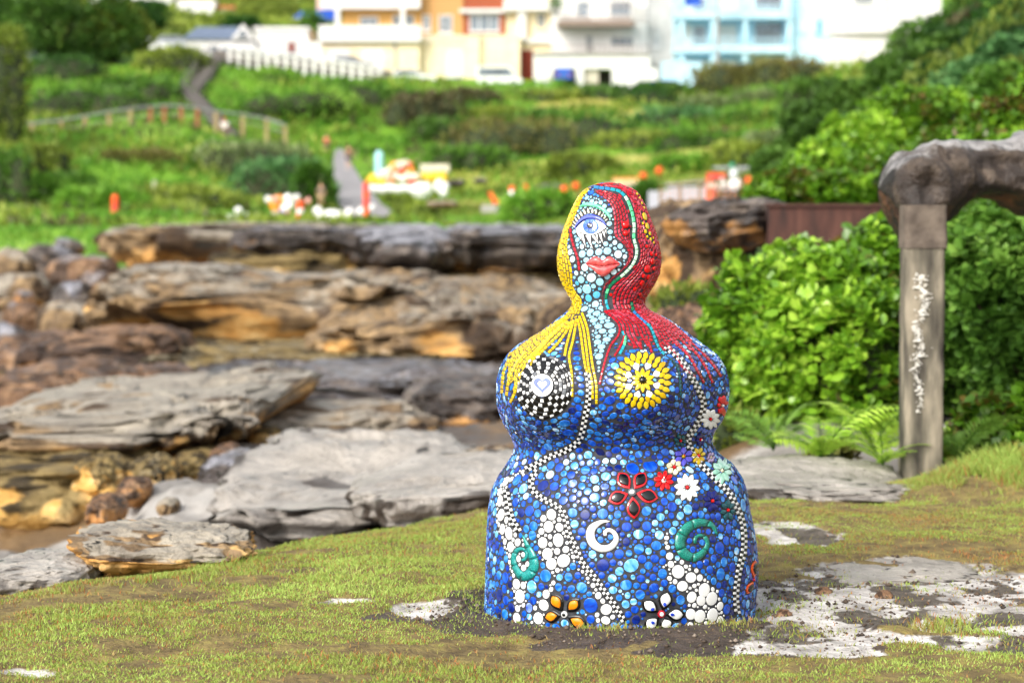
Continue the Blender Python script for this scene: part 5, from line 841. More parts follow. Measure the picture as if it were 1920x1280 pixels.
# ---- the near bushes at the right, leaf by leaf
def leafy(label, lumps, n, lsz, kind, singles, name='bush', clus=6, seed=0, core=.55):
    rs = np.random.default_rng(seed); Lm = np.array(lumps); o = empty(name, (Lm[:, 0].mean(), Lm[:, 1].mean(), (Lm[:, 2] - Lm[:, 5]).min()), label, 'bush'); off = np.array(o.location)
    p, nr, k = lump_points(lumps, n, .74); p2, nr2, k2 = lump_points(lumps, n // 2, .5); q2 = p2 - nr2 * rs.uniform(.05, .3, (len(p2), 1)) * Lm[k2, 3:].min(1)[:, None]
    fr = (nr[:, 1] < .55); p, nr, k = p[fr], nr[fr], k[fr]
    # uneven outline: pull sprigs in and out
    p = p + nr * ((fbm(p * 2.6, 3, seed) - .5) * .3)[:, None]; kp = fbm(p * 2.1, 3, seed + 40) > .36; p, nr, k = np.vstack([p[kp], q2]), np.vstack([nr[kp], nr2]), np.concatenate([k[kp], k2]); fr = nr[:, 1] < .5; p, nr, k = p[fr], nr[fr], k[fr]
    # each point is a sprig with a rosette of leaves
    m = len(p); C = np.repeat(p, clus, 0); A = np.repeat(unit(nr + rs.normal(0, .35, p.shape) + np.array([0, -.1, .35])), clus, 0); R = unit(np.cross(A, rs.normal(size=A.shape))); D_ = unit(R + A * rs.uniform(.1, .9, (len(A), 1)))
    sz = lsz * rs.uniform(.5, 1.3, len(C)) * np.repeat(rs.uniform(.7, 1.2, m), clus); tone = np.clip(.48 + np.repeat(rs.normal(0, .13, m) + (fbm(p * 1.6, 3, seed + 5) - .5) * 1.2, clus) + rs.normal(0, .12, len(C)), 0, 1)
    base = C - off + D_ * .008
    if singles:
        d2 = np.linalg.norm(C - np.array([0.6, 0, CAMZ]), axis=1) + rs.uniform(0, .6, len(C)); sidx = np.argsort(d2)[:singles]; rest = np.ones(len(C), bool); rest[sidx] = False
        me = None
        for q in sidx:
            if me is None:
                v0, f0, st = leaf_arrays(np.zeros((1, 3)), np.array([[1.0, 0, 0]]), 1.0, .8, rounded=True); tmp = mesh_np('leaf', v0, f0, LM[kind], o, attrs={'tone': np.full(6, .55)}); me = tmp.data; ob = tmp
            else: ob = bpy.data.objects.new('leaf', me); COL.objects.link(ob); ob.parent = o
            dq = Vector(D_[q]); ob.location = base[q]; ob.rotation_mode = 'QUATERNION'; ob.rotation_quaternion = dq.to_track_quat('X', 'Z'); ob.scale = (sz[q],) * 3
        base, D_, sz, tone = base[rest], D_[rest], sz[rest], tone[rest]
    V_, F_l, st = leaf_arrays(base, D_, sz, sz * .8, rounded=True); fo = mesh_np('foliage', V_, F_l, LM[kind], o, attrs={'tone': np.repeat(tone, st)})
    if singles: fo['kind'] = 'stuff'
    core_mesh('shade_core', lumps, core, M_core, o, off)['kind'] = 'stuff'
    # bare twigs between the leaves
    tw = MB()
    for q in range(0, m, max(1, m // 220)):
        a = Vector(p[q] - off); c = Vector(Lm[k[q], :3] - off); tw.bar(a, a + (c - a) * .6 + Vector((0, 0, -.15)), .005, 4, .014)
    tw.build('twigs', M_twig, o)['kind'] = 'stuff'; return o
def lp(px, py, Y, rx, rz, ry=None):
    c = at(px, py, Y); k = Y / FP; return (c.x, c.y, c.z, rx * k, (ry or rx) * k, rz * k)
leafy('glossy bright green bush filling the space between statue and post', [lp(1430, 640, 15.6, 110, 160), lp(1540, 580, 15.8, 150, 120), lp(1650, 540, 16.2, 110, 105), lp(1500, 670, 15.3, 140, 110), lp(1620, 680, 15, 130, 140), lp(1390, 690, 15.8, 60, 70), lp(1690, 700, 15.2, 60, 90), lp(1570, 515, 16.8, 90, 42), lp(1470, 520, 17, 50, 45), lp(1690, 445, 16.6, 70, 55), lp(1625, 470, 17, 50, 40)], 8500, .075, 'bright', 300, seed=3)
leafy('shaded glossy green bush under the overhanging rock right of the post', [lp(1830, 560, 15, 110, 140), lp(1930, 640, 14.6, 110, 150), lp(1780, 680, 15.2, 60, 90), lp(1860, 470, 15.5, 100, 70), lp(1960, 500, 15, 100, 100)], 4200, .075, 'mid', 0, seed=5)
leafy('low glossy plant at the right border in front of the shaded bush', [lp(1870, 810, 13.4, 80, 55), lp(1940, 790, 13.4, 60, 80), lp(1800, 840, 13.5, 50, 35), lp(1905, 850, 13, 60, 30)], 700, .075, 'bright', 0, seed=6, core=.5)
leafy('large rounded bright bush on the bank above the retaining wall', [lp(1700, 240, 30, 95, 75), lp(1770, 225, 30.5, 65, 65), lp(1620, 275, 29.5, 85, 60), lp(1560, 315, 29, 80, 45), lp(1480, 350, 28, 70, 28), lp(1660, 325, 28.5, 110, 50), lp(1760, 300, 29, 70, 55), lp(1430, 368, 27.5, 40, 16), lp(1570, 350, 27.5, 90, 30)], 9500, .078, 'bright', 0, seed=8)
leafy('bright yellow green bush above the overhanging rock', [lp(1880, 240, 22, 80, 60), lp(1950, 200, 22, 70, 70), lp(1840, 290, 21, 70, 40), lp(1930, 300, 20, 90, 50)], 3000, .07, 'bright', 0, seed=9)
for i, (px, py, Y, rx, rz, kd, t) in enumerate([(1830, 50, 60, 150, 65, 'forest', 'dark green shrub at the top of the right bank'), (1700, 150, 62, 120, 60, 'olive', 'green shrub below the white house on the right bank'), (1560, 205, 60, 85, 48, 'forest', 'dark shrub low on the edge of the right bank'), (1880, 140, 46, 120, 70, 'blue', 'blue green shrub behind the large rounded bush'), (1900, 30, 58, 110, 70, 'purple', 'brownish shrub in the top right corner'), (1760, 110, 55, 120, 45, 'forest', 'dark shrub in the middle of the right bank'), (1478, 292, 58, 60, 40, 'forest', 'dark shrub at the foot of the right bank'), (1850, 180, 38, 70, 50, 'mid', 'green shrub right of the large rounded bush')]):
    leafy(t, [lp(px - rx * .5, py + rz * .5, Y, rx * .6, rz * .75), lp(px + rx * .1, py, Y + 1, rx * .6, rz), lp(px + rx * .6, py - rz * .2, Y + 1, rx * .5, rz * .9), lp(px - rx * .1, py + rz * .9, Y - 1, rx * .7, rz * .6)], 3000, .15, kd, 0, name='shrub', clus=4, seed=20 + i)
# ---- fern and small plants before the bush
def fern(label, px, py, Y, n, ln, kind, seed, name='fern'):
    rs = random.Random(seed); b = at(px, py, Y); o = empty(name, b, label, 'fern')
    for i in range(n):
        a = 2 * math.pi * i / n + rs.uniform(-.3, .3); L_ = ln * rs.uniform(.65, 1.15); up = rs.uniform(.5, 1.15); V = []; F = []; tn = []; tw = rs.uniform(-.9, .9); N_ = 16; t0_ = rs.uniform(.75, 1.0)
        pts = [np.array([math.cos(a) * L_ * .85 * t ** 1.25, math.sin(a) * L_ * .7 * t ** 1.25, L_ * up * (1.25 * t - .75 * t * t)]) for t in np.linspace(0, 1, N_ + 1)]
        for k in range(2, N_):
            d = pts[k + 1] - pts[k - 1]; d /= np.linalg.norm(d); s = np.cross(d, [0, 0, 1]); s /= np.linalg.norm(s) + 1e-9; nn_ = np.cross(s, d); s = s * math.cos(tw) + nn_ * math.sin(tw); nn_ = np.cross(s, d)
            w = L_ * .20 * math.sin(math.pi * ((k - 1) / N_) ** .7) * rs.uniform(.85, 1.1) + .006; hw_ = L_ * .022
            for sg in (-1, 1):
                e = pts[k] + s * sg * w + d * w * rs.uniform(.35, .6) - nn_ * w * .2; m_ = (pts[k] + e) / 2; q = len(V)
                V += [tuple(pts[k] - d * hw_ * .6), tuple(m_ - d * hw_), tuple(e), tuple(m_ + d * hw_), tuple(pts[k] + d * hw_ * .6)]; F += [(q, q + 1, q + 2, q + 3), (q, q + 3, q + 4, q + 4)][:1]; tn += [t0_ + rs.uniform(-.1, .12)] * 5
        for k in range(N_):
            q = len(V); s = np.array([.004, .004, 0]); V += [tuple(pts[k] - s), tuple(pts[k] + s), tuple(pts[k + 1] + s), tuple(pts[k + 1] - s)]; F.append((q, q + 1, q + 2, q + 3)); tn += [.3] * 4
        mesh_np('frond', np.array(V), np.array(F), LM[kind], o, attrs={'tone': np.array(tn)})
fern('bright green fern with upright fronds at the foot of the bush', 1540, 862, 12.8, 13, .52, 'bright', 1)
fern('taller fern leaning on the left of the stone post', 1640, 850, 12.9, 12, .5, 'bright', 2)
fern('low fern spreading by the foot of the stone post', 1655, 872, 12.4, 11, .34, 'bright', 3)
fern('small fern right of the statue waist', 1450, 845, 13.2, 11, .42, 'mid', 4)
fern('little fern below the shaded bush at the right', 1800, 860, 12.9, 10, .42, 'mid', 5)
bush('dull grey green plant right of the statue waist', 1385, 862, 14, 90, 95, 'olive', nleaf=700, lsz=.07, seed=81)
bush('patch of dead red brown leaves between the ferns', 1570, 868, 13.1, 60, 30, 'bronze', nleaf=260, lsz=.08, seed=82, lumps=4)
bush('mossy yellow green tuft on the ledge behind the statue neck', 920, 592, 48, 130, 22, 'olive', nleaf=500, lsz=.12, seed=83)
bush('pale shrub growing in the rocks right of the statue neck', 1290, 600, 21, 100, 70, 'olive', nleaf=700, lsz=.09, seed=84)
bush('small green tuft on the rock right of the statue head', 1268, 460, 26, 60, 45, 'grassy', nleaf=400, lsz=.1, seed=85)
# ================================================================ the mosaic statue
SX, SY = xat(1167, 8.0), 8.0
SIL = [(345,1124,1156),(347,1112,1168),(352,1101,1183),(360,1090,1195),(380,1077,1207),(400,1068,1216),(430,1056,1228),(460,1047,1236),(485,1044,1240),(510,1046,1238),(530,1053,1229),
 (550,1064,1216),(562,1073,1209),(570,1075,1208),(580,1070,1214),(597,1048,1251),(612,1029,1274),(624,1012,1290),(648,968,1323),(667,949,1348),(689,937,1362),(711,931,1367),(732,930,1369),(763,932,1366),
 (787,940,1356),(801,948,1345),(814,956,1338),(826,962,1336),(836,964,1339),(850,961,1350),(869,950,1376),(894,932,1394),(920,920,1403),(956,914,1409),(987,912,1416),(1019,911,1421),(1050,910,1424),(1081,909,1424),(1112,908,1421),(1144,907,1419),(1160,907,1418),(1200,907,1418)]
SIL = np.array(SIL, float)
zs_tab = np.array([zat(py, SY) for py in SIL[:, 0]])[::-1]
a_tab = ((SIL[:, 2] - SIL[:, 1]) / 2 / FP * SY * .995)[::-1]; c_tab = ((SIL[:, 2] + SIL[:, 1] - 2 * CX) / 2 / FP * SY)[::-1]
ZT = zat(343, SY)
def sil(z):
    a = np.interp(z, zs_tab, a_tab); c = np.interp(z, zs_tab, c_tab)
    return a, c
def body_surface():
    nu, nv = 200, 300
    z = np.concatenate([np.linspace(-.10, zs_tab[-1], nv - 14), zs_tab[-1] + (ZT - zs_tab[-1]) * np.sin(np.linspace(.1, math.pi / 2, 14))])
    zz = np.linspace(-.3, ZT + .2, 2000); a, c = sil(zz)
    k = np.exp(-.5 * (np.arange(-20, 21) / 7) ** 2); k /= k.sum()
    a = np.convolve(np.pad(a, 20, 'edge'), k, 'valid'); c = np.convolve(np.pad(c, 20, 'edge'), k, 'valid')
    av = np.interp(z, zz, a); cv = np.interp(z, zz, c)
    tip = z > zs_tab[-1]
    av[tip] = a_tab[-1] * np.sqrt(np.clip(1 - ((z[tip] - zs_tab[-1]) / (ZT - zs_tab[-1])) ** 2, 0, 1)) + 1e-4
    av[~tip] = np.maximum(av[~tip], a_tab[-1])
    dep = np.interp(z, [0, .55, .62, .75, .95, 1.08, 1.2, 1.5], [.98, .97, .9, .8, .8, 1., .96, .98])
    th = np.linspace(0, 2 * math.pi, nu, endpoint=False)
    T, Z = np.meshgrid(th, z); A = np.repeat(av[:, None], nu, 1); C = np.repeat(cv[:, None], nu, 1); D = np.repeat(dep[:, None], nu, 1)
    x = C + A * np.sin(T); y = SY - A * D * np.cos(T)
    # the two busts swell out of the front
    for (bx, bpy, amp, sg) in ((-1, 726, .125, .135), (1, 716, .125, .13)):
        t0 = math.radians(-37 if bx < 0 else 14); zc = zat(bpy, SY)
        dt = np.abs((T - t0 + math.pi) % (2 * math.pi) - math.pi) * A
        dz = Z - zc; dz = np.where(dz < 0, dz * 1.3, dz * .9)
        w = amp * 1.4 * np.exp(-((dt ** 2 + dz ** 2) / (2 * sg ** 2)) ** 1.15)
        x = x + w * np.sin(t0) * .45; y = y - w * np.cos(t0)
    # a faint forehead-to-chin flattening of the face
    v = np.stack([x, y, Z], -1).reshape(-1, 3)
    i = np.arange(nv - 1)[:, None] * nu + np.arange(nu)[None]; j = np.arange(nv - 1)[:, None] * nu + (np.arange(nu)[None] + 1) % nu
    q = np.stack([i, j, j + nu, i + nu], -1).reshape(-1, 4)
    v = np.vstack([v, [[c_tab[-1], SY, ZT]]]); top = (nv - 1) * nu
    t = np.stack([top + np.arange(nu), top + (np.arange(nu) + 1) % nu, np.full(nu, len(v) - 1)], -1)
    return v, q, t
bv, bq, bt = body_surface()
BVH = BVHTree.FromPolygons([tuple(p) for p in bv], [tuple(map(int, f)) for f in bq] + [tuple(map(int, f)) for f in bt])
STAT = empty('mosaic_statue', (SX, SY, 0), 'blue mosaic statue of a full-figured woman with red and yellow hair on the lawn', 'statue')
SO = Vector((SX, SY, 0))
M_grout = mat('grout', [L('222327'), L('424348')], 60, .85, .35, 220, bdist=.002)
mesh_np('body', bv - np.array(SO), [bq, bt], [M_grout], STAT, smooth=True)

def glass(name, cols, sc=26, stretch=(1, .25, 1), rough=.13, lohi=(.35, .68), rnd=True):
    return mat(name, cols, sc, rough, 0, stretch=stretch, rnd=rnd, lohi=lohi, spec=.65, coat=.0, detail=2)
def streak(name, cols, lohi=(.3, .72)):
    # stained-glass streaks; coordinates in the tile's own space
    return mat(name, cols, 1.3, .12, 0, stretch=(1, .3, 1), rnd=True, lohi=lohi, spec=.65, detail=3)
BLUES = {  # name: (single-tile material)
 'navy': [L('051650'), L('08237a'), L('0b3294')], 'cobalt': [L('08309c'), L('0f4cc0'), L('2872da')], 'azure': [L('0c4ab4'), L('1c76d2'), L('64aeea')],
 'sky': [L('2c86e0'), L('6db9f2'), L('cfe8fb')], 'periwinkle': [L('2440b4'), L('5f80dc'), L('b4c8f4')], 'dark': [L('04103e'), L('071b63')], 'pale': [L('8fc6ee'), L('d8ecf8')]}
MB_ = {k: streak('glass_' + k, v) for k, v in BLUES.items()}
MBW = {k: glass('glassfield_' + k, v, 30) for k, v in BLUES.items()}
M_white = mat('white_tile', [L('e6e7e4'), L('f6f6f4')], 8, .15, spec=.55, rnd=True)
M_face = mat('face_tile', [L('7fc0dc'), L('a8d8e8')], 3, .14, spec=.55, rnd=True)
M_facep = mat('face_tile_pale', [L('b4dcea'), L('d4ecf4')], 3, .14, spec=.55, rnd=True)
M_faceb = mat('face_tile_blue', [L('3fa0d0'), L('68bfe0')], 3, .14, spec=.55, rnd=True)
M_red = mat('red_tile', [L('960a19'), L('b41026'), L('c82034')], 14, .14, spec=.55, rnd=True)
M_redb = mat('bright_red_tile', [L('d00b10'), L('e81a1c')], 10, .12, spec=.55)
M_pink = mat('rose_tile', [L('b32a44'), L('cf5064')], 10, .14, spec=.55, rnd=True)
M_yel = mat('yellow_tile', [L('c89e08'), L('d8b80e'), L('e2c826')], 10, .14, spec=.55, rnd=True)
M_blk = mat('black_tile', L('0b0b0d'), rough=.1, spec=.6); M_gry = mat('grey_tile', L('6a6d72'), rough=.15, spec=.6)
M_teal = mat('teal_glitter', [L('0a5f62'), L('138a88'), L('3fb2a8')], 300, .2, .3, 400, spec=.6, bdist=.001)
M_teald = mat('dark_teal_glitter', [L('0b5650'), L('158072'), L('35a58f')], 300, .2, .3, 400, spec=.6, bdist=.001)
M_tealb = mat('turquoise_tile', L('1c9cae'), rough=.12); M_grn = mat('mint_tile', L('5fdc9a'), rough=.12); M_grnp = mat('pale_mint_tile', L('c2f0d0'), rough=.12); M_grnd = mat('emerald_tile', L('0a7a52'), rough=.12); M_blu2 = mat('blue_strip_tile', L('2a7fc0'), rough=.12)
M_brow = mat('eyebrow_green', [L('35c48a'), L('9df0c6')], 20, .12)
M_lid = mat('eyelid_blue', [L('3c48b8'), L('7f8ce6')], 20, .12); M_iris = mat('iris_blue', [L('2f5cc4'), L('6f98e6')], 90, .08); M_cream = mat('cream_tile', L('f1ecd0'), rough=.15)
M_lip = mat('lip_red', [L('c53a40'), L('dc6a66')], 60, .2, .2, 150, bdist=.001)
M_or = mat('orange_glaze', [L('e07a10'), L('f0960f')], 60, .14); M_ora = mat('orange_red_glaze', L('e0551a'), rough=.14); M_cher = mat('cherry_glaze', [L('c4101c'), L('d92a30')], 60, .12)
M_heart = mat('heart_blue', [L('1a38b4'), L('3054d4')], 40, .12); M_pur = mat('purple_tile', [L('4c45c4'), L('6a66dd')], 40, .12); M_nvy = mat('navy_petal', [L('0a1358'), L('101c78')], 40, .1); M_dtl = mat('deep_teal_petal', [L('0e3f4c'), L('1d5f66')], 40, .1)
M_mauve = mat('mauve_petal', [L('9a7fb0'), L('c2aed0')], 40, .14); M_pgrn = mat('pale_green_petal', [L('7cc4a8'), L('bfe6d4')], 40, .14); M_pch = mat('cream_pearl', [L('d8c49a'), L('f0e6cf')], 40, .14)

def cast(px, py):
    d = ray(px, py).normalized()
    h = BVH.ray_cast(CAM, d)
    if h[0] is None: return None
    return h[0], h[1]
OBS = []                                       # (x, y, z, r): what the filling discs must keep clear of
def obs(p, r): OBS.append((p.x, p.y, p.z, r))
PXM = SY / FP                                  # metres per photo pixel at the statue
class Acc:
    """several pieces of one material collected into one mesh (relative to the statue's foot)"""
    def __init__(s): s.v = []; s.f = []; s.m = []
    def add(s, v, f, m=0):
        n = len(s.v); s.v += [tuple(Vector(p) - SO) for p in v]; s.f += [tuple(i + n for i in q) for q in f]; s.m += [m] * len(f)
    def build(s, name, mats, parent, smooth=False):
        if not s.v: return None
        me = bpy.data.meshes.new(name); me.from_pydata(s.v, [], s.f)
        for p, k in zip(me.polygons, s.m): p.material_index = k; p.use_smooth = smooth
        me.update(); return link(name, me, parent, mats if isinstance(mats, (list, tuple)) else [mats])
def piece(pts_n, h, inset=.82):
    """a low convex-ish tile on the surface from (location, normal) outline points: skirt, bevel and a slightly domed top"""
    n = len(pts_n); c = sum((p for p, _ in pts_n), Vector()) / n; nn = sum((q for _, q in pts_n), Vector()).normalized()
    v = [p - q * .002 for p, q in pts_n] + [p + q * h * .75 for p, q in pts_n] + [c + (p - c) * inset + q * h for p, q in pts_n] + [c + nn * h * 1.25]
    f = []
    for i in range(n):
        j = (i + 1) % n
        f += [(i, j, n + j, n + i), (n + i, n + j, 2 * n + j, 2 * n + i), (2 * n + i, 2 * n + j, 3 * n)]
    return v, f
def ccw(poly):
    a = sum(poly[i][0] * poly[(i + 1) % len(poly)][1] - poly[(i + 1) % len(poly)][0] * poly[i][1] for i in range(len(poly)))
    return poly if a < 0 else poly[::-1]          # seen with y downwards
def patch_tile(poly, h=.004, inset=.82, o=True, lift=0.0):
    pn = []
    for (x, y) in ccw(poly):
        r = cast(x, y)
        if r is None: return None
        pn.append((r[0] + r[1] * lift, r[1]))
    if o:
        c = sum((p for p, _ in pn), Vector()) / len(pn)
        rr = max((p - c).length for p, _ in pn); rm = min((p - c).length for p, _ in pn)
        if rr < 1.45 * rm: obs(c, rr * .95)
        else:
            obs(c, rm * .95)
            for p, _ in pn: obs(c + (p - c) * .45, rm * .6); obs(c + (p - c) * .82, rm * .3)
    return piece(pn, h, inset)
def put(name, poly, m, parent=STAT, h=.004, inset=.82, o=True, lift=0.0, smooth=False):
    r = patch_tile(poly, h, inset, o, lift)
    if r is None: return None
    a = Acc(); a.add(*r); return a.build(name, m, parent, smooth)
def ribbon_tiles(pts, cell, w, cols, gap=1.3, h=.003, mode='strip'):
    """tiles along a line; yields (verts, faces, colour index). mode 'check': two rows chequered"""
    q0, ln = resample(pts, 8); n = max(2, int(round(ln / cell))); q, _ = resample(pts, n + 1); out = []
    for i in range(n):
        a, b = q[i], q[i + 1]; d = b - a; l = np.hypot(*d[:2])
        if l < .5: continue
        d = d / l; nn = np.array([-d[1], d[0]]); a2 = a[:2] + d[:2] * gap / 2; b2 = b[:2] - d[:2] * gap / 2
        wid = q[i][2] if q.shape[1] > 2 else w
        rows = [(-wid / 2, wid / 2)] if mode == 'strip' else [(-wid / 2, -gap / 2), (gap / 2, wid / 2)]
        for k, (u, v) in enumerate(rows):
            r = patch_tile([tuple(a2 + nn * u), tuple(b2 + nn * u), tuple(b2 + nn * v), tuple(a2 + nn * v)], h, .86)
            if r: out.append((r[0], r[1], (i + k) % 2 if mode == 'check' else i))
    return out
def each(name, tiles, mats, parent=STAT):
    for v, f, k in tiles:
        a = Acc(); a.add(v, f); a.build(name, mats[k] if k < len(mats) else mats[-1], parent)
def inpoly(P, poly):
    x, y = P[:, 0], P[:, 1]; r = np.zeros(len(P), bool); n = len(poly)
    for i in range(n):
        x0, y0 = poly[i]; x1, y1 = poly[(i + 1) % n]
        if y0 == y1: continue
        c = ((y0 > y) != (y1 > y)) & (x < (x1 - x0) * (y - y0) / (y1 - y0) + x0); r ^= c
    return r
# ---- eye
def ell(cx, cy, rx, ry, n=16, a0=0): return [(cx + rx * math.cos(a0 + 2 * math.pi * i / n), cy + ry * math.sin(a0 + 2 * math.pi * i / n)) for i in range(n)]
eye = put('eye', [(1080, 430), (1087, 422), (1095, 415.5), (1106, 412), (1119, 413), (1129, 418), (1137, 426), (1128, 433.5), (1119, 438.5), (1109, 441), (1097, 439), (1088, 435)], M_white, h=.005)
put('iris', ell(1108.5, 425, 14, 14, 20), M_iris, eye, h=.0075, o=False, lift=.001)
for i in range(20):    # fibres of the iris
    a = 2 * math.pi * i / 20 + .1; c, s_ = math.cos(a), math.sin(a)
    put('iris_fibre', [(1108.5 + c * 5.2 - s_ * .5, 425 + s_ * 5.2 + c * .5), (1108.5 + c * 11 - s_ * .25, 425 + s_ * 11 + c * .25), (1108.5 + c * 11 + s_ * .25, 425 + s_ * 11 - c * .25), (1108.5 + c * 5.2 + s_ * .5, 425 + s_ * 5.2 - c * .5)], M_lid if i % 2 else M_heart, eye, h=.002, o=False, lift=.0075)
put('pupil', ell(1108, 424.5, 5.2, 5.2, 12), M_blk, eye, h=.003, o=False, lift=.0085)
put('eye_glint', ell(1106.5, 423, 1.4, 1.4, 8), M_white, eye, h=.001, o=False, lift=.0115)
def crescent(name, outer, inner, m, h, parent=STAT, n=14):
    o_, _ = resample(outer, n); i_, _ = resample(inner, n); a = Acc(); V = []; F = []
    for k in range(n):
        mid = (o_[k] + i_[k]) / 2
        row = []
        for q, hh in ((o_[k], -.002), (o_[k], h * .8), (mid, h), (i_[k], h * .8), (i_[k], -.002)):
            r = cast(*q[:2])
            if r is None: return None
            row.append(r[0] + r[1] * hh)
        obs(row[2], max((row[0] - row[4]).length / 2, .002)); V += row
    for k in range(n - 1):
        for j in range(4): F.append((k * 5 + j, k * 5 + j + 1, k * 5 + 6 + j, k * 5 + 5 + j))
    F += [(0, 1, 2, 3, 4)[::-1], tuple((n - 1) * 5 + j for j in range(5))]
    a.add(V, F); o = a.build(name, m, parent, True)
    bm = bmesh.new(); bm.from_mesh(o.data); bmesh.ops.recalc_face_normals(bm, faces=bm.faces); bm.to_mesh(o.data); bm.free(); return o
crescent('eyelid', [(1079, 429), (1084, 418), (1094, 408), (1107, 402.5), (1121, 406), (1131, 413), (1137, 423)], [(1080.5, 430), (1087, 421), (1095, 414.5), (1106, 411), (1119, 412), (1129, 417), (1136.5, 425)], M_lid, .009, eye)
crescent('eyelid_line', [(1082, 426), (1090, 417), (1099, 411.5), (1108, 410), (1119, 411), (1129, 416.5)], [(1082.3, 427.5), (1090, 419), (1099, 413.5), (1108, 412), (1119, 413), (1128.5, 418)], M_nvy, .0105, eye)
crescent('eyebrow', [(1088, 388.5), (1095, 383.5), (1105, 381), (1117, 383.5), (1130, 389), (1140, 398), (1145.5, 412)], [(1088.5, 389.5), (1096, 387.5), (1105, 387), (1117, 389.5), (1128, 395), (1137, 403), (1144.5, 412.5)], M_brow, .009)
for (x, y, x2, y2, w) in [(1083, 416, 1078, 407, 3), (1087, 411, 1083, 401, 3), (1092, 406, 1088.5, 396, 3.4), (1098, 402.5, 1094.5, 391.5, 3.8), (1104.5, 400.5, 1102.5, 390, 3.8), (1111, 400, 1111.5, 390.5, 3.8), (1117, 401.5, 1119.5, 393, 3.4), (1122.5, 404, 1126.5, 396, 3.2), (1127.5, 407, 1132, 400.5, 3), (1132, 410.5, 1137, 405.5, 2.8), (1135, 414, 1140, 411, 2.6), (1080, 421, 1075, 414, 2.6), (1078, 426, 1073.5, 421, 2.4)]:
    d = np.array([x2 - x, y2 - y]); d = d / np.hypot(*d); n_ = np.array([-d[1], d[0]]) * w / 2; p0, p1 = np.array([x, y]), np.array([x2, y2])
    put('eyelash', [tuple(p0 - n_ * .6), tuple(p0 * .6 + p1 * .4 - n_), tuple(p1), tuple(p0 * .6 + p1 * .4 + n_), tuple(p0 + n_ * .6)], M_cream, h=.004)
for (x, y, x2, y2, w) in [(1083, 433, 1091, 451, 5), (1091, 438, 1099, 464, 5.5), (1087, 436, 1089, 447, 3), (1101, 441, 1112.5, 468, 5), (1106, 442, 1108, 455, 3.4), (1112, 442, 1124, 459, 5), (1119, 440, 1121, 452, 3.4), (1125, 438, 1130.5, 457, 5), (1131, 434, 1135, 447, 4.6), (1135.5, 431, 1137, 440, 3)]:
    d = np.array([x2 - x, y2 - y]); d = d / np.hypot(*d); n_ = np.array([-d[1], d[0]]) * w / 2; p0, p1 = np.array([x, y]), np.array([x2, y2])
    put('lower_eyelash', [tuple(p0 - n_), tuple(p0 * .5 + p1 * .5 - n_ * .6), tuple(p1), tuple(p0 * .5 + p1 * .5 + n_ * .6), tuple(p0 + n_)], M_white, h=.004)
# ---- lips
lip = crescent('lips', [(1100, 493), (1108, 486.5), (1116, 481), (1123, 483), (1130, 488.5), (1137, 483.5), (1144, 481.5), (1153, 487), (1162, 493.5)], [(1101, 493.5), (1108, 494), (1116, 496), (1123, 497.5), (1131, 498), (1139, 497), (1146, 496), (1154, 494.5), (1161.5, 494)], M_lip, .014, n=22)
crescent('lower_lip', [(1102, 494.5), (1108, 495), (1116, 497), (1123, 498.5), (1131, 499), (1139, 498), (1146, 497), (1154, 495.5), (1161, 494.5)], [(1102.5, 495.5), (1108, 500), (1115, 506.5), (1123, 513.5), (1131, 517), (1139, 514), (1147, 507.5), (1155, 500.5), (1160.5, 495.5)], M_lip, .017, lip, n=22)
# ---- red line down the cheek
each('cheek_tile', ribbon_tiles([(1069.5, 428), (1072, 447), (1078, 468), (1084.5, 487), (1086.5, 507)], 9, 3.6, [0]), [M_red])
# ---- teal strips in the red hair
def strip(pts, cell, w, mats): each('hair_strip_tile', ribbon_tiles(pts, cell, w, mats), mats)
strip([(1113, 351), (1128, 353), (1141, 354.5), (1155, 357), (1166, 362), (1177, 377), (1185, 400), (1189, 424), (1188, 447), (1194, 470), (1188, 493), (1169, 514.5), (1146, 533), (1137, 550), (1137, 568), (1141, 581)], 10.5, 4.8,
      [M_blu2] * 3 + [M_tealb] * 3 + [M_grnp, M_grn, M_grn, M_grn, M_grn, M_grnp, M_grnp, M_grn, M_grnp, M_grnp, M_grnp, M_grnp, M_grnp, M_grnp, M_grnp, M_grnp, M_grnd, M_grnd, M_grnd, M_grn, M_grnd, M_tealb])
strip([(1184, 566), (1187, 582), (1203, 599), (1212, 606), (1221, 615), (1227, 632), (1234, 650), (1246, 665)], 8.5, 4, [M_grnd, M_grnd, M_blu2, M_blu2, M_blu2, M_blu2, M_tealb, M_tealb, M_tealb, M_tealb, M_tealb])
strip([(1255, 672), (1268, 684), (1274, 705), (1276, 742)], 8, 3, [M_dtl, M_dtl])
strip([(1167, 621), (1172, 632), (1171, 646), (1162, 664)], 9, 5, [M_tealb, M_grn, M_grn, M_tealb, M_tealb])
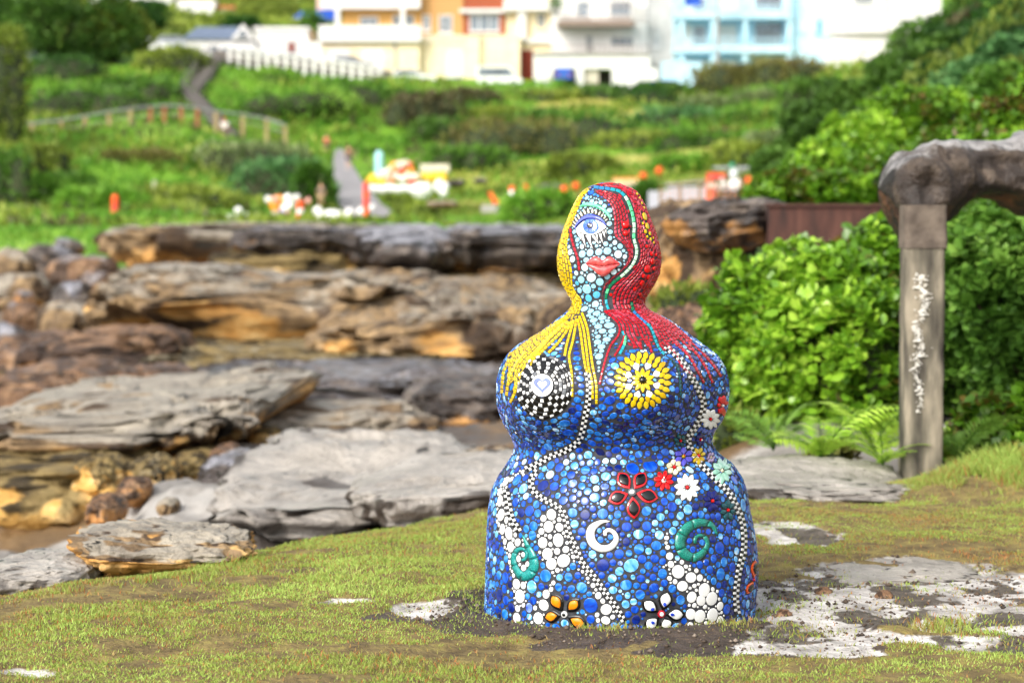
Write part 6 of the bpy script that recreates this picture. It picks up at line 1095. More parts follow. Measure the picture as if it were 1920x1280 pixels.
# ---- discs
def disc_mesh(name, mats, n=12):
    v = []; f = []
    for r, z in ((1, -.35), (1, .55), (.94, .93)): v += [(r * math.cos(2 * math.pi * i / n), r * math.sin(2 * math.pi * i / n), z) for i in range(n)]
    v.append((0, 0, 1))
    for k in (0, 1): f += [(k * n + i, k * n + (i + 1) % n, (k + 1) * n + (i + 1) % n, (k + 1) * n + i) for i in range(n)]
    f += [(2 * n + i, 2 * n + (i + 1) % n, 3 * n) for i in range(n)]
    me = bpy.data.meshes.new(name); me.from_pydata(v, [], f)
    for p in me.polygons: p.use_smooth = p.index >= 2 * n
    me.materials.append(mats); me.update(); return me
DM = {k: disc_mesh('disc_' + k, m) for k, m in MB_.items()}
for k, m in (('white', M_white), ('face', M_face), ('facep', M_facep), ('faceb', M_faceb), ('redb', M_redb), ('red', M_red), ('yellow', M_yel), ('black', M_blk), ('grey', M_gry), ('cream', M_pch)): DM[k] = disc_mesh('disc_' + k, m)
def frame(nrm, rot):
    z = nrm.normalized(); x = Vector((0, 0, 1)).cross(z)
    if x.length < .1: x = Vector((1, 0, 0))
    x.normalize(); y = z.cross(x); c, s_ = math.cos(rot), math.sin(rot)
    return Matrix((x * c + y * s_, y * c - x * s_, z)).transposed()
def disc_obj(name, key, p, nrm, r, asp=1, rot=0, h=.0026, parent=STAT):
    o = bpy.data.objects.new(name, DM[key]); COL.objects.link(o); o.parent = parent
    m = Matrix.Translation(p - SO) @ frame(nrm, rot).to_4x4() @ Matrix.Diagonal((r, r * asp, h, 1))
    o.location, o.rotation_mode, o.scale = m.to_translation(), 'QUATERNION', (r, r * asp, h); o.rotation_quaternion = frame(nrm, rot).to_quaternion()
    PLACED[o.name] = m; return o
PLACED = {}
def disc_px(name, key, px, py, rpx, asp=1, rot=0, h=.0035, o=True, lift=0, parent=STAT):
    c = cast(px, py)
    if c is None: return
    if o: obs(c[0], rpx * PXM)
    return disc_obj(name, key, c[0] + c[1] * lift, c[1], rpx * PXM, asp, rot, h, parent)
for (x, y, r) in [(1172, 422.5, 7), (1172, 438, 5.2)]: disc_px('red_dome', 'redb', x, y, r, h=.012)
for (x, y, r) in [(1213, 504, 7.5), (1222.5, 490, 6), (1221, 476, 4.5), (1203, 530, 5.5), (1215, 519, 5), (1225, 503, 4), (1190, 541, 4.2), (1206, 517, 4), (1199, 551, 3.6), (1212, 462, 3.4), (1229, 478, 3)]: disc_px('red_disc', 'redb', x, y, r, h=.006)
for (x, y, r) in [(1194, 364, 3), (1199, 372, 3), (1203, 381, 3), (1207, 390, 3), (1208.5, 406, 8), (1205, 419, 3), (1213, 424, 6.5), (1210, 434, 4.4), (1218, 438, 4), (1213, 444, 2.8), (1219.5, 449, 3.6), (1225, 455, 2.6), (1224, 446, 2.4)]: disc_px('yellow_disc', 'yellow', x, y, r, asp=.8, rot=1.3, h=.004)
# ---- hair: rows of tiles between two guide lines
def hx(p):            # pixel -> (theta, py) on the silhouette's own ellipse
    a, c = sil(zat(p[1], SY)); cx = CX + c / SY * FP; ax = a / SY * FP
    return (math.asin(max(-.985, min(.985, (p[0] - cx) / ax))), p[1])
def xh(t, y):
    a, c = sil(zat(y, SY)); return (CX + (c + a * math.sin(t)) / SY * FP, y)
def hair(name, A, B, rows, cell, mats, lim, stuff_mats, skip=0.0, gapu=.19, taper=None):
    """rows of tiles from guide A to guide B (pixels). The first 'lim' wide ones become parts of their own, the rest one mass"""
    n = 60; a, la = resample(A, n); b, lb = resample(B, n); ha = np.array([hx(p) for p in a]); hb = np.array([hx(p) for p in b]); out = []
    def Fn(t, s):
        k = np.clip(s, 0, 1) * (n - 1); i = int(min(k, n - 2)); f = k - i
        p = (ha[i] * (1 - f) + ha[i + 1] * f) * (1 - t) + (hb[i] * (1 - f) + hb[i + 1] * f) * t
        return xh(p[0], p[1])
    for r in range(rows):
        t0, t1 = (r + gapu) / rows, (r + 1 - gapu) / rows; s = random.random() * .03
        s1max = 1.0 if taper is None else taper(r, rows)
        ln = la * (1 - (t0 + t1) / 2) + lb * (t0 + t1) / 2
        while s < s1max:
            ds = cell * random.uniform(.75, 1.3) / ln; g = 1.7 / ln; e = min(s + ds, 1)
            q = [Fn(t0, s), Fn(t0, e - g), Fn(t1, e - g), Fn(t1, s)]
            if e - s > .3 * ds and random.random() > skip:
                wpx = math.hypot(q[0][0] - q[3][0], q[0][1] - q[3][1])
                hit = patch_tile(q, .003, .84, o=False) if wpx > .45 else None
                if hit:
                    ok = True; c = sum((Vector(v) for v in hit[0][:4]), Vector()) / 4
                    for (ox, oy, oz, orr) in OBS0:
                        if (c.x - ox) ** 2 + (c.y - oy) ** 2 + (c.z - oz) ** 2 < (orr + .004) ** 2: ok = False; break
                    if ok:
                        out.append((wpx, hit)); w3 = (Vector(hit[0][0]) - Vector(hit[0][3])).length; l3 = (Vector(hit[0][0]) - Vector(hit[0][1])).length
                        for u in (-.35, 0, .35): obs(c + (Vector(hit[0][1]) - Vector(hit[0][0])) * u, max(w3 * .55, .0015))
            s = e
    out.sort(key=lambda k: -k[0]); rest = Acc()
    for i, (w, (v, f)) in enumerate(out):
        if i < lim: a_ = Acc(); a_.add(v, f); a_.build(name, random.choice(mats), STAT)
        else: rest.add(v, f, random.randrange(len(stuff_mats)))
    o = rest.build('small_' + name, stuff_mats, STAT)
    if o: o['kind'] = 'stuff'
OBS0 = list(OBS)
FACE_R = [(1113, 352), (1118, 362), (1131, 370), (1146, 388), (1151, 414), (1151, 441), (1163, 453), (1174, 464), (1179, 484), (1165, 506), (1146, 522), (1132, 537), (1129, 563), (1132, 579)]
STRIP1 = [(1113, 348.5), (1128, 350), (1141, 351.5), (1155, 354), (1168, 360), (1180, 376), (1187, 400), (1191, 424), (1190, 447), (1196, 470), (1191, 494), (1172, 516), (1149, 535), (1140, 551), (1140, 568), (1144, 581)]
STRIP0 = [(1114, 354), (1128, 356), (1141, 357.5), (1153, 360), (1163, 365), (1174, 379), (1182, 401), (1186, 424), (1185, 447), (1191, 470), (1185, 492), (1166, 512), (1143, 531), (1134, 549), (1134, 566), (1138, 579)]
SILR = [(1120, 345.5), (1145, 345.5), (1165, 348.5), (1180, 353), (1194, 361), (1206, 380), (1215, 401), (1227, 431), (1235, 461), (1239, 485), (1237, 510), (1228, 530), (1215, 550), (1208, 562), (1208, 569), (1213, 580)]
RED = [M_red, M_red, M_red, M_pink]
hair('red_hair_tile', FACE_R, STRIP0, 6, 9, RED, 170, RED)
hair('red_hair_tile', STRIP1, SILR, 13, 9, RED, 130, RED)
# red hair falling over the far shoulder
SH_A = [(1133, 581), (1152, 594), (1164, 609), (1166, 626), (1180, 652)]
SH_B = [(1211, 577), (1238, 592), (1268, 612), (1300, 640), (1330, 668)]
def tp(r, n): return .62 + .38 * (((r * 7) % 5) / 4) if r > 1 else .95
hair('red_shoulder_tile', SH_A, SH_B, 19, 8, RED, 200, RED, taper=tp)
for pts in ([(1133, 583), (1151, 597), (1162, 612), (1159, 630), (1145, 648), (1133, 683), (1124, 721)], [(1168, 612), (1171, 630), (1164, 648), (1152, 668)],
            [(1240, 640), (1265, 663), (1281, 690), (1304, 707)], [(1265, 642), (1290, 665), (1305, 690), (1320, 718)], [(1290, 645), (1310, 668), (1325, 692), (1336, 718)], [(1318, 662), (1338, 685), (1352, 706)], [(1200, 640), (1203, 656)], [(1216, 640), (1222, 662)], [(1188, 640), (1189, 654)]):
    each('red_lock_tile', ribbon_tiles(pts, 9, 3.8, [0]), [M_red])
FACE_L = [(1110, 351), (1100, 362), (1091, 375), (1085, 392), (1076, 412), (1069, 432), (1064, 461), (1067, 480), (1073, 500), (1075, 519), (1074, 533), (1082, 550), (1092, 562), (1090, 578), (1087, 590)]
SILL = [(1109, 348.5), (1101, 352.5), (1090, 361), (1078, 380), (1069, 400), (1057, 430), (1048, 460), (1045, 485), (1047, 510), (1054, 530), (1065, 550), (1074, 562), (1076, 569), (1071, 580), (1060, 591)]
YEL = [M_yel, M_yel]
hair('yellow_hair_tile', FACE_L, SILL, 6, 12, YEL, 300, YEL)
hair('yellow_shoulder_tile', [(1072, 592), (1050, 615), (1022, 650), (985, 690), (968, 740)], [(1060, 592), (1033, 612), (1002, 634), (962, 662), (946, 705)], 9, 10, YEL, 200, YEL, taper=lambda r, n: .72 + .28 * ((r * 3 % 4) / 3))
for pts in ([(1091, 586), (1101, 615), (1106, 650), (1112, 690), (1118, 720), (1118.5, 757)], [(1086, 592), (1094, 615), (1099, 650), (1104, 690), (1110, 715), (1111.5, 748)], [(1083, 597), (1088, 620), (1092, 650), (1098, 690), (1103, 700)],
            [(1081, 597), (1078, 620), (1073, 645), (1067, 668), (1072, 700), (1073, 744)], [(1076, 600), (1069, 625), (1062, 650), (1059, 668)], [(1073, 602), (1060, 625), (1045, 645), (1028, 662)], [(1070, 604), (1048, 628), (1030, 645), (1008, 668)], [(1066, 602), (1040, 626), (1015, 650), (994, 686)],
            [(1058, 606), (1030, 632), (1003, 660), (982, 690), (966, 735), (957, 755)], [(985, 660), (963, 690), (953, 720), (950, 742)], [(955, 672), (944, 700), (941, 738)]):
    each('yellow_lock_tile', ribbon_tiles(pts, 9, 4.6, [0]), [M_yel])
# ---- chequered bust with the heart
BC = (1016.5, 722)
def rad(a):     # outer radius of the chequered rings by direction (pixels)
    return np.interp(a % 360, [0, 90, 180, 270, 360], [57, 62, 44, 55, 57])
rings = [.40, .545, .68, .82, .93, 1.03]
_pn = [cast(x, y) for x, y in ell(*BC, 20.5, 21.5, 28)]; HC = sum((p for p, _ in _pn), Vector()) / 28; HN = sum((q for _, q in _pn), Vector()).normalized(); HD = max((cast(*BC)[0] - HC).dot(HN), 0) + .004
def onplane(x, y, d):
    r = ray(x, y).normalized(); return CAM + r * ((HC + HN * d - CAM).dot(HN) / r.dot(HN))
_a = Acc(); _t = [onplane(x, y, HD) for x, y in ell(*BC, 20.2, 21.2, 28)][::-1]; _b = [p - q * .002 for p, q in _pn][::-1]
_a.add(_b + _t + [onplane(*BC, HD + .0008)], [(i, (i + 1) % 28, 28 + (i + 1) % 28, 28 + i) for i in range(28)] + [(28 + i, 28 + (i + 1) % 28, 56) for i in range(28)]); hd = _a.build('heart_disc', M_white, STAT); obs(HC, 21 * PXM)
def cell(a0, a1, r0, r1):
    return [(BC[0] + math.cos(math.radians(a)) * rad(a) * r, BC[1] + math.sin(math.radians(a)) * rad(a) * r) for a, r in ((a0, r0), (a1, r0), (a1, r1), (a0, r1))]
for k in range(len(rings) - 1):
    n = (22, 26, 28, 34, 38)[k]
    for i in range(n):
        a0, a1 = 360 * i / n + k * 5, 360 * (i + 1) / n + k * 5; g = .8 / (.5 * 55 * rings[k]) * 57 * .5
        r = random.random()
        m = M_white if (i + k) % 2 else (M_gry if r < .10 else M_blk)
        if k == 4 and 200 < (a0 % 360) < 330 and i % 3 == 0: continue
        e_ = .10 * (360 / n) if m is M_white else -.06 * (360 / n); put('chequer_tile', cell(a0 + g * .3 + e_, a1 - g * .3 - e_, rings[k] + (.024 if m is M_white else .008), rings[k + 1] - (.024 if m is M_white else .008)), m, h=.003, inset=.9)
for i in range(0):  # inner dark ring of slivers
    pass
def heart_pt(t, s):
    x = 16 * math.sin(t) ** 3; y = 13 * math.cos(t) - 5 * math.cos(2 * t) - 2 * math.cos(3 * t) - math.cos(4 * t)
    return (BC[0] + x * s, BC[1] - 1.5 - y * s)
ho = [heart_pt(t, 1.0) for t in np.linspace(0, 2 * math.pi, 40)]; hi = [heart_pt(t, .55) for t in np.linspace(0, 2 * math.pi, 40)]
def lifted_strip(name, o_, i_, m, lift, h, parent):
    V = []; F = []; n = len(o_)
    for k in range(n):
        for q, hh in ((o_[k], 0), (o_[k], h), (i_[k], h), (i_[k], 0)):
            V.append(onplane(q[0], q[1], lift + hh))
    for k in range(n - 1):
        for j in range(3): F.append((k * 4 + j, k * 4 + j + 1, k * 4 + 5 + j, k * 4 + 4 + j))
    a = Acc(); a.add(V, F); o = a.build(name, m, parent)
    bm = bmesh.new(); bm.from_mesh(o.data); bmesh.ops.recalc_face_normals(bm, faces=bm.faces); bm.to_mesh(o.data); bm.free(); return o
lifted_strip('heart', ho, hi, M_heart, HD + .0004, .002, hd)
# ---- yellow flower bust
def petal(cx, cy, ang, r0, r1, w, sx=1, sy=1, n=9, blunt=.55):
    """teardrop outline from radius r0 (narrow) to r1, widest towards the outside"""
    o = []; c, s_ = math.cos(ang), math.sin(ang)
    us_ = np.linspace(0, 1, 9); pr = [(u, math.sin(math.pi * u ** (math.log(.5) / math.log(blunt))) ** .8 if 0 < u < 1 else 0.0) for u in us_]
    side = [(r0 + (r1 - r0) * u, w * v / 2) for u, v in pr]
    for u, v in side + [(u, -v) for u, v in side[1:-1][::-1]]: o.append((cx + (u * c - v * s_) * sx, cy + (u * s_ + v * c) * sy))
    return o
FC = (1205, 713)
fl = disc_px('flower', 'black', *FC, 6.2, h=.012)
for i in range(10): put('petal', petal(*FC, 2 * math.pi * i / 10 + .3, 6, 23, 8, blunt=.45), M_yel, fl, o=True)
for i in range(8): put('petal', petal(*FC, 2 * math.pi * i / 8 + .35, 20, 35, 12.5, blunt=.6), M_white, fl)
for i in range(20): put('petal', petal(*FC, 2 * math.pi * i / 20 + .05, 29 + 2 * (i % 2), 43, 8.6, blunt=.42), M_yel, fl) if i % 5 < 9 else None
for i in range(24): put('petal', petal(*FC, 2 * math.pi * i / 24 + .12, 39, 54, 9.6, blunt=.45), M_yel, fl)
for c in fl.children:                           # petals carry statue coordinates: undo the disc's own placing
    c.matrix_parent_inverse = PLACED[fl.name].inverted()
# ---- chequered lines
for pts in ([(1101, 698), (1104, 720), (1103, 752), (1097, 783), (1092, 809), (1084, 828), (1059, 845), (1031, 856), (1009, 869), (986, 880)],
            [(1008, 882), (997, 897), (998, 916), (1015, 933), (1037, 944), (1056, 959), (1063, 984), (1069, 1006), (1081, 1028), (1091, 1053), (1112, 1078), (1134, 1109), (1155, 1137), (1170, 1164)],
            [(949, 917), (954, 947), (960, 972), (974, 996)],
            [(1246, 650), (1260, 659), (1277.5, 676), (1293, 702), (1308, 727), (1318, 751), (1318, 768), (1310, 792), (1295, 812), (1290, 828), (1300, 850), (1319, 875), (1344, 900), (1366, 922), (1381, 950), (1391, 975), (1395, 1003), (1394, 1034), (1386, 1066), (1381, 1097), (1380, 1128), (1383, 1150)]):
    tl = ribbon_tiles(pts, 5.2, 10.4, [0, 1], gap=.5, mode='check')
    each('chequer_line_tile', tl, [M_blk, M_white])
# ---- spirals
def spiral(pts, m, label, segs=True, cellw=13):
    q, ln = resample(pts, 41); part = None
    per = 5 if segs else 40
    root = None
    for s0 in range(0, 40, per):
        e0 = min(s0 + per, 40); g = .12 if segs else 0
        O = []; I = []
        for k in np.linspace(s0 + (g if s0 else 0), e0 - (g if e0 < 40 else 0), max(4, (e0 - s0) + 1)):
            i = int(min(k, 39)); f = k - i; p = q[i] * (1 - f) + q[i + 1] * f; d = q[min(i + 1, 40)] - q[max(i - 1, 0)]; d = d[:2] / (np.hypot(*d[:2]) + 1e-9); nn = np.array([-d[1], d[0]]) * max(p[2], 1.2) / 2
            O.append(tuple(p[:2] + nn)); I.append(tuple(p[:2] - nn))
        o = crescent('spiral' if root is None else 'spiral_piece', O, I, m, .0045, STAT if root is None else root, n=max(6, e0 - s0 + 1))
        if root is None and o is not None: root = o; o['label'] = label
spiral([(1143, 977, 2), (1128, 978, 7), (1111, 989, 14), (1107, 1004, 16), (1113, 1019, 15), (1128, 1028, 13), (1145, 1025, 12), (1155, 1013, 10), (1153, 1000, 8), (1143, 993, 7), (1135, 996, 7), (1135, 1004, 6)], M_white, 'white wave-shaped spiral', False)
spiral([(1344, 1002, 3), (1335, 985, 9), (1313, 979, 15), (1291, 987, 18), (1277, 1005, 19), (1275, 1022, 19), (1283, 1038, 18), (1301, 1045, 15), (1317, 1036, 12), (1326, 1022, 8), (1322, 1007, 7), (1311, 1003, 6), (1303, 1009, 6), (1303, 1018, 5)], M_teald, 'dark green glitter spiral')
spiral([(981, 1003, 2), (988, 1020, 7), (997, 1038, 13), (1002, 1058, 17), (994, 1075, 18), (980, 1080, 16), (968, 1066, 11), (963, 1048, 9), (969, 1032, 8), (980, 1028, 6), (988, 1036, 5), (986, 1047, 5), (979, 1050, 5)], M_teal, 'teal glitter spiral')
# ---- flowers
def flower(cx, cy, tips, w, rim, inner, r0, label, cr, ck, rimh=.006, inset=.68, ring=None):
    f = disc_px('flower', ck, cx, cy, cr, h=.008)
    if f is None: return
    f['label'] = label; inv = PLACED[f.name].inverted()
    if ring:
        o = disc_px('flower_eye', ring, cx, cy, cr * .55, h=.004, lift=.007, o=False, parent=STAT); o.parent = f; o.matrix_parent_inverse = inv
    for (tx, ty) in tips:
        d = math.hypot(tx - cx, ty - cy); a = math.atan2(ty - cy, tx - cx)
        o = put('petal', petal(cx, cy, a, r0, d, w), rim, f, h=rimh)
        if o: o.matrix_parent_inverse = inv
        if inner and o:
            m_ = r0 + (d - r0) * .55; k = inset
            o2 = put('petal_inlay', petal(cx, cy, a, m_ - (m_ - r0) * k * .95, m_ + (d - m_) * k, w * k), inner, f, h=.006, lift=rimh * .9, o=False, smooth=True)
            if o2: o2.matrix_parent_inverse = inv
def around(cx, cy, r, n, a0=0, sx=1): return [(cx + r * math.cos(a0 + 2 * math.pi * i / n) * sx, cy + r * math.sin(a0 + 2 * math.pi * i / n)) for i in range(n)]
flower(1185, 923, [(1160, 887), (1209, 887), (1233, 934), (1189, 972), (1141, 939)], 25, M_cher, M_blk, 8, 'red rimmed flower with black petals', 7.5, 'grey', ring='white', inset=.74)
flower(1244, 901.5, around(1244, 901.5, 19, 8, .2), 8, M_redb, None, 4, 'small red flower', 4, 'white', ring='red')
flower(1288, 914, around(1288, 914, 26, 10, .1, .93), 10, M_white, None, 4.5, 'white daisy', 3, 'redb')
flower(1335, 939, around(1335, 939, 21, 8, .3, .8), 10, M_nvy, None, 4, 'navy blue flower', 3, 'redb')
flower(1364, 956, around(1364, 956, 20, 7, .2, .7), 9, M_dtl, None, 4, 'deep teal flower', 2.6, 'redb')
flower(1281, 856, around(1281, 856, 18, 6, .5), 10, M_pur, None, 4, 'purple flower', 3, 'yellow', ring='redb')
flower(1309, 855, around(1309, 855, 17, 7, -.3, .75), 7, M_yel, None, 3.5, 'small yellow flower', 3.4, 'redb')
flower(1332, 858, around(1332, 858, 10, 6, 0, .7), 6, M_mauve, None, 3, 'small mauve flower', 2, 'cream')
flower(1353, 883, around(1353, 883, 25, 9, .2, .75), 9, M_pgrn, None, 4, 'pale green leafy flower', 3, 'cream')
flower(1264, 876, around(1264, 876, 15, 6, .3), 10, M_pch, None, 4, 'cream flower', 3, 'redb')
flower(1059, 1151, [(1035, 1112), (1087, 1122), (1021, 1157), (1101, 1175)], 24, M_blk, M_or, 7, 'orange flower with black rim', 6, 'white', ring='black')
flower(1239.5, 1150, [(1204, 1125), (1251, 1106), (1283, 1151), (1209, 1178), (1253, 1178)], 25, M_blk, M_white, 7, 'white flower with black rim', 7, 'red', ring='white', inset=.72)
for (x, y, a) in ((1222, 1140, 2.6), (1244, 1131, 1.4), (1258, 1150, 3.2), (1222, 1165, .6)): put('petal_spot', petal(x, y, a, -4, 4, 6), M_heart, STAT, h=.002, lift=.014, o=False)
flower(1412, 1086, [(1415, 1050), (1400, 1112), (1415, 1122)], 12, M_ora, M_blk, 4, 'orange rimmed black flower at the side', 3, 'red')
flower(1331, 785, around(1331, 785, 19, 9, .2, .95), 8, M_white, None, 3.5, 'white flower on the bust', 3, 'redb')
flower(1354, 760, around(1354, 760, 20, 7, .5, .5), 8, M_cher, None, 3, 'red flower on the bust', 2.5, 'white')
flower(1312.5, 823, around(1312.5, 823, 13, 7, .2, .7), 7, M_nvy, None, 3, 'navy flower at the waist', 3, 'redb', ring='white')
flower(1275, 825, around(1275, 825, 12, 6, .2), 7, M_dtl, None, 3, 'deep teal flower at the waist', 2.4, 'redb')
# ---- filling discs: everything else on the surface
FACE = [(1094, 374), (1087, 390), (1080, 409), (1073, 423), (1067, 437), (1065, 461), (1068, 479), (1074, 500), (1077, 519), (1076, 533), (1084, 550), (1094, 561), (1091, 578), (1088, 589), (1101, 610), (1104, 641), (1110, 665), (1116, 694), (1121, 710), (1123, 722), (1130, 694), (1140, 669), (1152, 641), (1161, 620), (1150, 597), (1131, 580), (1128, 564), (1131, 536), (1145, 521), (1164, 505), (1178, 484), (1173, 465), (1162, 454), (1150, 442), (1150, 414), (1145, 390), (1131, 372), (1112, 364), (1098, 361)]
REDZ = FACE_R + [(1140, 600), (1163, 610), (1200, 640), (1230, 650), (1300, 640), (1262, 605), (1216, 578)] + [(1212, 560), (1240, 520), (1245, 480), (1232, 430), (1210, 370), (1180, 348), (1140, 340)]
YELZ = FACE_L + [(1030, 640), (975, 720), (955, 720), (950, 665), (1010, 622), (1060, 590), (1070, 565), (1040, 510), (1040, 480), (1055, 420), (1080, 370), (1105, 345)]
W1 = [(1000, 868), (968, 883), (945, 893), (931, 925), (929, 985), (940, 1012), (948, 1035), (952, 1062), (960, 1090), (961, 1130), (958, 1172), (978, 1174), (986, 1130), (990, 1100), (1003, 1085), (1006, 1050), (995, 1010), (975, 1003), (958, 975), (947, 940), (950, 915), (975, 895), (1003, 880)]
W2 = [(1093, 900), (1068, 903), (1040, 912), (1032, 930), (1058, 955), (1064, 984), (1072, 1006), (1083, 1028), (1086, 1045), (1068, 1062), (1050, 1080), (1038, 1105), (1030, 1140), (1026, 1178), (990, 1178), (998, 1140), (1010, 1115), (1026, 1100), (1022, 1065), (1008, 1035), (1003, 1010), (1011, 985), (1017, 955), (1035, 948), (1020, 930), (1048, 905)]
W3 = [(1080, 1066), (1091, 1058), (1110, 1085), (1132, 1115), (1152, 1145), (1162, 1172), (1112, 1176), (1111, 1130), (1105, 1100), (1095, 1085)]
W4 = [(x / 3.2 + 1150, y / 3.2 + 800) for x, y in [(345, 545), (300, 640), (300, 740), (295, 850), (330, 930), (390, 990), (430, 1060), (425, 1180), (430, 1220), (690, 1220), (680, 1130), (660, 1050), (640, 1000), (600, 930), (520, 850), (440, 805), (385, 790), (352, 720), (340, 620), (352, 550)]]
def sample_body(n):
    tri = np.vstack([bq[:, [0, 1, 2]], bq[:, [0, 2, 3]], bt]); A, B, C = bv[tri[:, 0]], bv[tri[:, 1]], bv[tri[:, 2]]
    nr = np.cross(B - A, C - A); ar = np.linalg.norm(nr, axis=1); ok = (A[:, 2] > -.03)
    pr = ar * ok; ids = RNG.choice(len(tri), n, p=pr / pr.sum()); u, v = RNG.random(n), RNG.random(n); sw = u + v > 1; u[sw] = 1 - u[sw]; v[sw] = 1 - v[sw]
    P = A[ids] + (B - A)[ids] * u[:, None] + (C - A)[ids] * v[:, None]; N = nr[ids] / (ar[ids][:, None] + 1e-12)
    return P, N
P, N = sample_body(170000)
V = P - np.array(CAM); facing = -(N * V).sum(1) / np.linalg.norm(V, axis=1)
keep = (facing > .0) | (RNG.random(len(P)) < .45)
P, N, V, facing = P[keep], N[keep], V[keep], facing[keep]
dep = V @ np.array(F_); PX = np.stack([CX + FP * (V @ np.array(R_)) / dep, CY - FP * (V @ np.array(U_)) / dep], -1)
vis = facing > .0
zone = np.zeros(len(P), int)                      # 0 blue 1 face 2 white 3 red 4 yellow
zone[inpoly(PX, W1) | inpoly(PX, W2) | inpoly(PX, W3) | inpoly(PX, W4)] = 2
zone[inpoly(PX, YELZ)] = 4; zone[inpoly(PX, REDZ)] = 3; zone[inpoly(PX, FACE)] = 1
zone[~vis] = np.where(P[~vis][:, 2] > 1.02, np.where(P[~vis][:, 0] > SX - .05, 3, 4), 0)
cellsz = .03
D = np.full(len(P), 9.0)
key = np.floor(P / cellsz).astype(np.int64); cells = {}
order = np.lexsort((key[:, 2], key[:, 1], key[:, 0])); ks = key[order]; br = np.where(np.any(np.diff(ks, axis=0) != 0, axis=1))[0] + 1
for seg in np.split(order, br): cells[tuple(key[seg[0]])] = seg
OFF = [(i, j, k) for i in (-1, 0, 1) for j in (-1, 0, 1) for k in (-1, 0, 1)]
def push(p, r):
    k = (math.floor(p[0] / cellsz), math.floor(p[1] / cellsz), math.floor(p[2] / cellsz))
    for o in OFF:
        s = cells.get((k[0] + o[0], k[1] + o[1], k[2] + o[2]))
        if s is not None:
            d = P[s] - p; D[s] = np.minimum(D[s], np.sqrt((d * d).sum(1)) - r)
for (x, y, z, r) in OBS: push(np.array((x, y, z)), r)
GAP = .0011
LEV = {0: [(13.5, 14), (11, 75), (9, 260), (7.5, 520), (6.2, 9e9), (5, 9e9), (3.8, 9e9), (2.8, 9e9), (2.0, 9e9)], 1: [(9.5, 3), (7.4, 22), (6, 60), (4.8, 9e9), (3.6, 9e9), (2.6, 9e9), (1.8, 9e9)],
       2: [(12.5, 10), (10.5, 110), (8.5, 9e9), (6.5, 9e9), (4.5, 9e9), (3.2, 9e9), (2.1, 9e9)], 3: [(4, 200), (3, 9e9), (2.2, 9e9)], 4: [(3.4, 200), (2.4, 9e9)]}
placed = []
for zn, lev in LEV.items():
    idx = np.where(zone == zn)[0]
    for (rp, quota) in lev:
        c = 0
        el = zn == 0 
        r = rp * PXM
        cand = idx[D[idx] >= r * .96 + GAP + (.0003 if zn in (1, 2) else 0)]; RNG.shuffle(cand)
        for i in cand:
            if c >= quota: break
            if D[i] < r * .96 + GAP + (.0003 if zn in (1, 2) else 0): continue
            if zn == 0 and rp > 7 and PX[i, 1] < 870 and RNG.random() < .82: continue      # the bust has the smaller tiles
            if zn == 1 and rp > 5 and PX[i, 1] < 470: continue
            if zn == 0 and not vis[i] and rp < 4.5: continue
            rr = min(r * RNG.uniform(.96, 1.08), D[i] - GAP - (.0003 if zn in (1, 2) else 0)); push(P[i], rr + .0003); placed.append((zn, i, rr)); c += 1
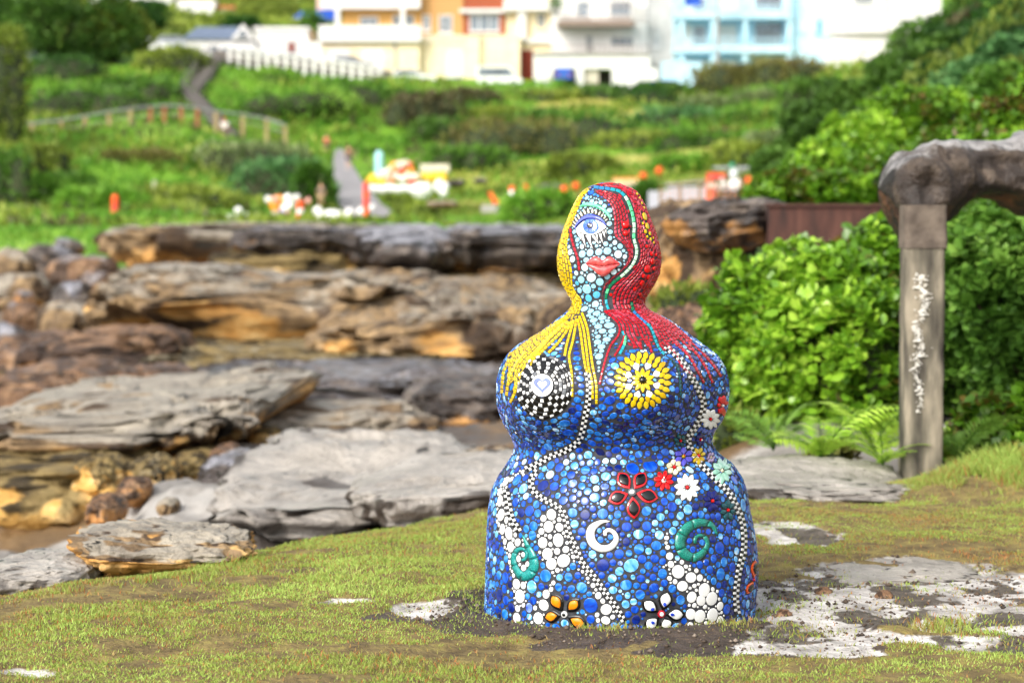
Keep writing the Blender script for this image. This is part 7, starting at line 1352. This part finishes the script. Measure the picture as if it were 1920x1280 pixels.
def colour(zn, i):
    y = PX[i, 1]; x = PX[i, 0]; u = RNG.random()
    if zn == 0:
        if not vis[i]: w = dict(navy=3, cobalt=4, azure=3, sky=1)
        elif y < 690: w = dict(navy=2, cobalt=4, azure=4, sky=3, pale=1)
        elif y < 850: w = dict(navy=4, cobalt=7, azure=6, sky=1.8, dark=1.0)
        elif y < 930: w = dict(navy=2, cobalt=4, azure=5, sky=3, periwinkle=1.3, pale=.6)
        else: w = dict(navy=2, cobalt=6, azure=7, sky=2.6, periwinkle=.4 if x < 1250 else .1)
        if x > 1290: w['navy'] = 5
        ks_ = list(w); pr = np.array([w[k] for k in ks_]); return ks_[RNG.choice(len(ks_), p=pr / pr.sum())]
    if zn == 1: return 'faceb' if 528 < y < 572 and u < .75 else ('facep' if (u < .35 and 440 < y < 530) or u < .08 else 'face')
    return {2: 'white', 3: 'redb' if u < .5 else 'red', 4: 'yellow'}[zn]
NAMES = {0: 'blue_tile', 1: 'face_tile', 2: 'white_tile', 3: 'red_tile', 4: 'yellow_tile'}
FIELD = {**MBW, 'white': M_white, 'face': M_face, 'facep': M_facep, 'faceb': M_faceb, 'redb': M_redb, 'red': M_red, 'yellow': M_yel}
placed.sort(key=lambda t: -t[2] * max(facing[t[1]], .0)); cnt = {k: 0 for k in NAMES}
bulk = {k: Acc() for k in NAMES}; bulkm = {k: [] for k in NAMES}
UD = [(math.cos(2 * math.pi * i / 8), math.sin(2 * math.pi * i / 8)) for i in range(8)]
for zn, i, r in placed:
    k = colour(zn, i); p = Vector(P[i]); nn = Vector(N[i])
    low = zn == 0 and PX[i, 1] < 850
    asp = RNG.uniform(.62, .85) if low else RNG.uniform(.84, 1.0); rot = RNG.uniform(-.9, .9) if low else RNG.uniform(0, 3.14); 
    if low: r = r * 1.12
    if cnt[zn] < 300 and r > 4.2 * PXM and vis[i]:
        disc_obj(NAMES[zn], k, p, nn, r, asp, rot, .0022); cnt[zn] += 1
    else:
        fm = frame(nn, rot); V_ = [p + fm @ Vector((a * r, b * r * asp, -.001)) for a, b in UD] + [p + fm @ Vector((a * r * .93, b * r * asp * .93, .0018)) for a, b in UD] + [p + nn * .0022]
        if k not in bulkm[zn]: bulkm[zn].append(k)
        bulk[zn].add(V_, [(a, (a + 1) % 8, 8 + (a + 1) % 8, 8 + a) for a in range(8)] + [(8 + a, 8 + (a + 1) % 8, 16) for a in range(8)], bulkm[zn].index(k))
for zn, a in bulk.items():
    o = a.build('small_' + NAMES[zn], [FIELD[k] for k in bulkm[zn]], STAT)
    if o: o['kind'] = 'stuff'
print('discs', len(placed), cnt)
v__, f__, s__ = leaf_arrays(c_, unit(rs2.normal(0, 1, (120, 3)) + [0, 0, .5]), .4, .2); mesh_np('foliage', v__, f__, LM['mid'], pl, attrs={'tone': np.full(len(v__), .5)})
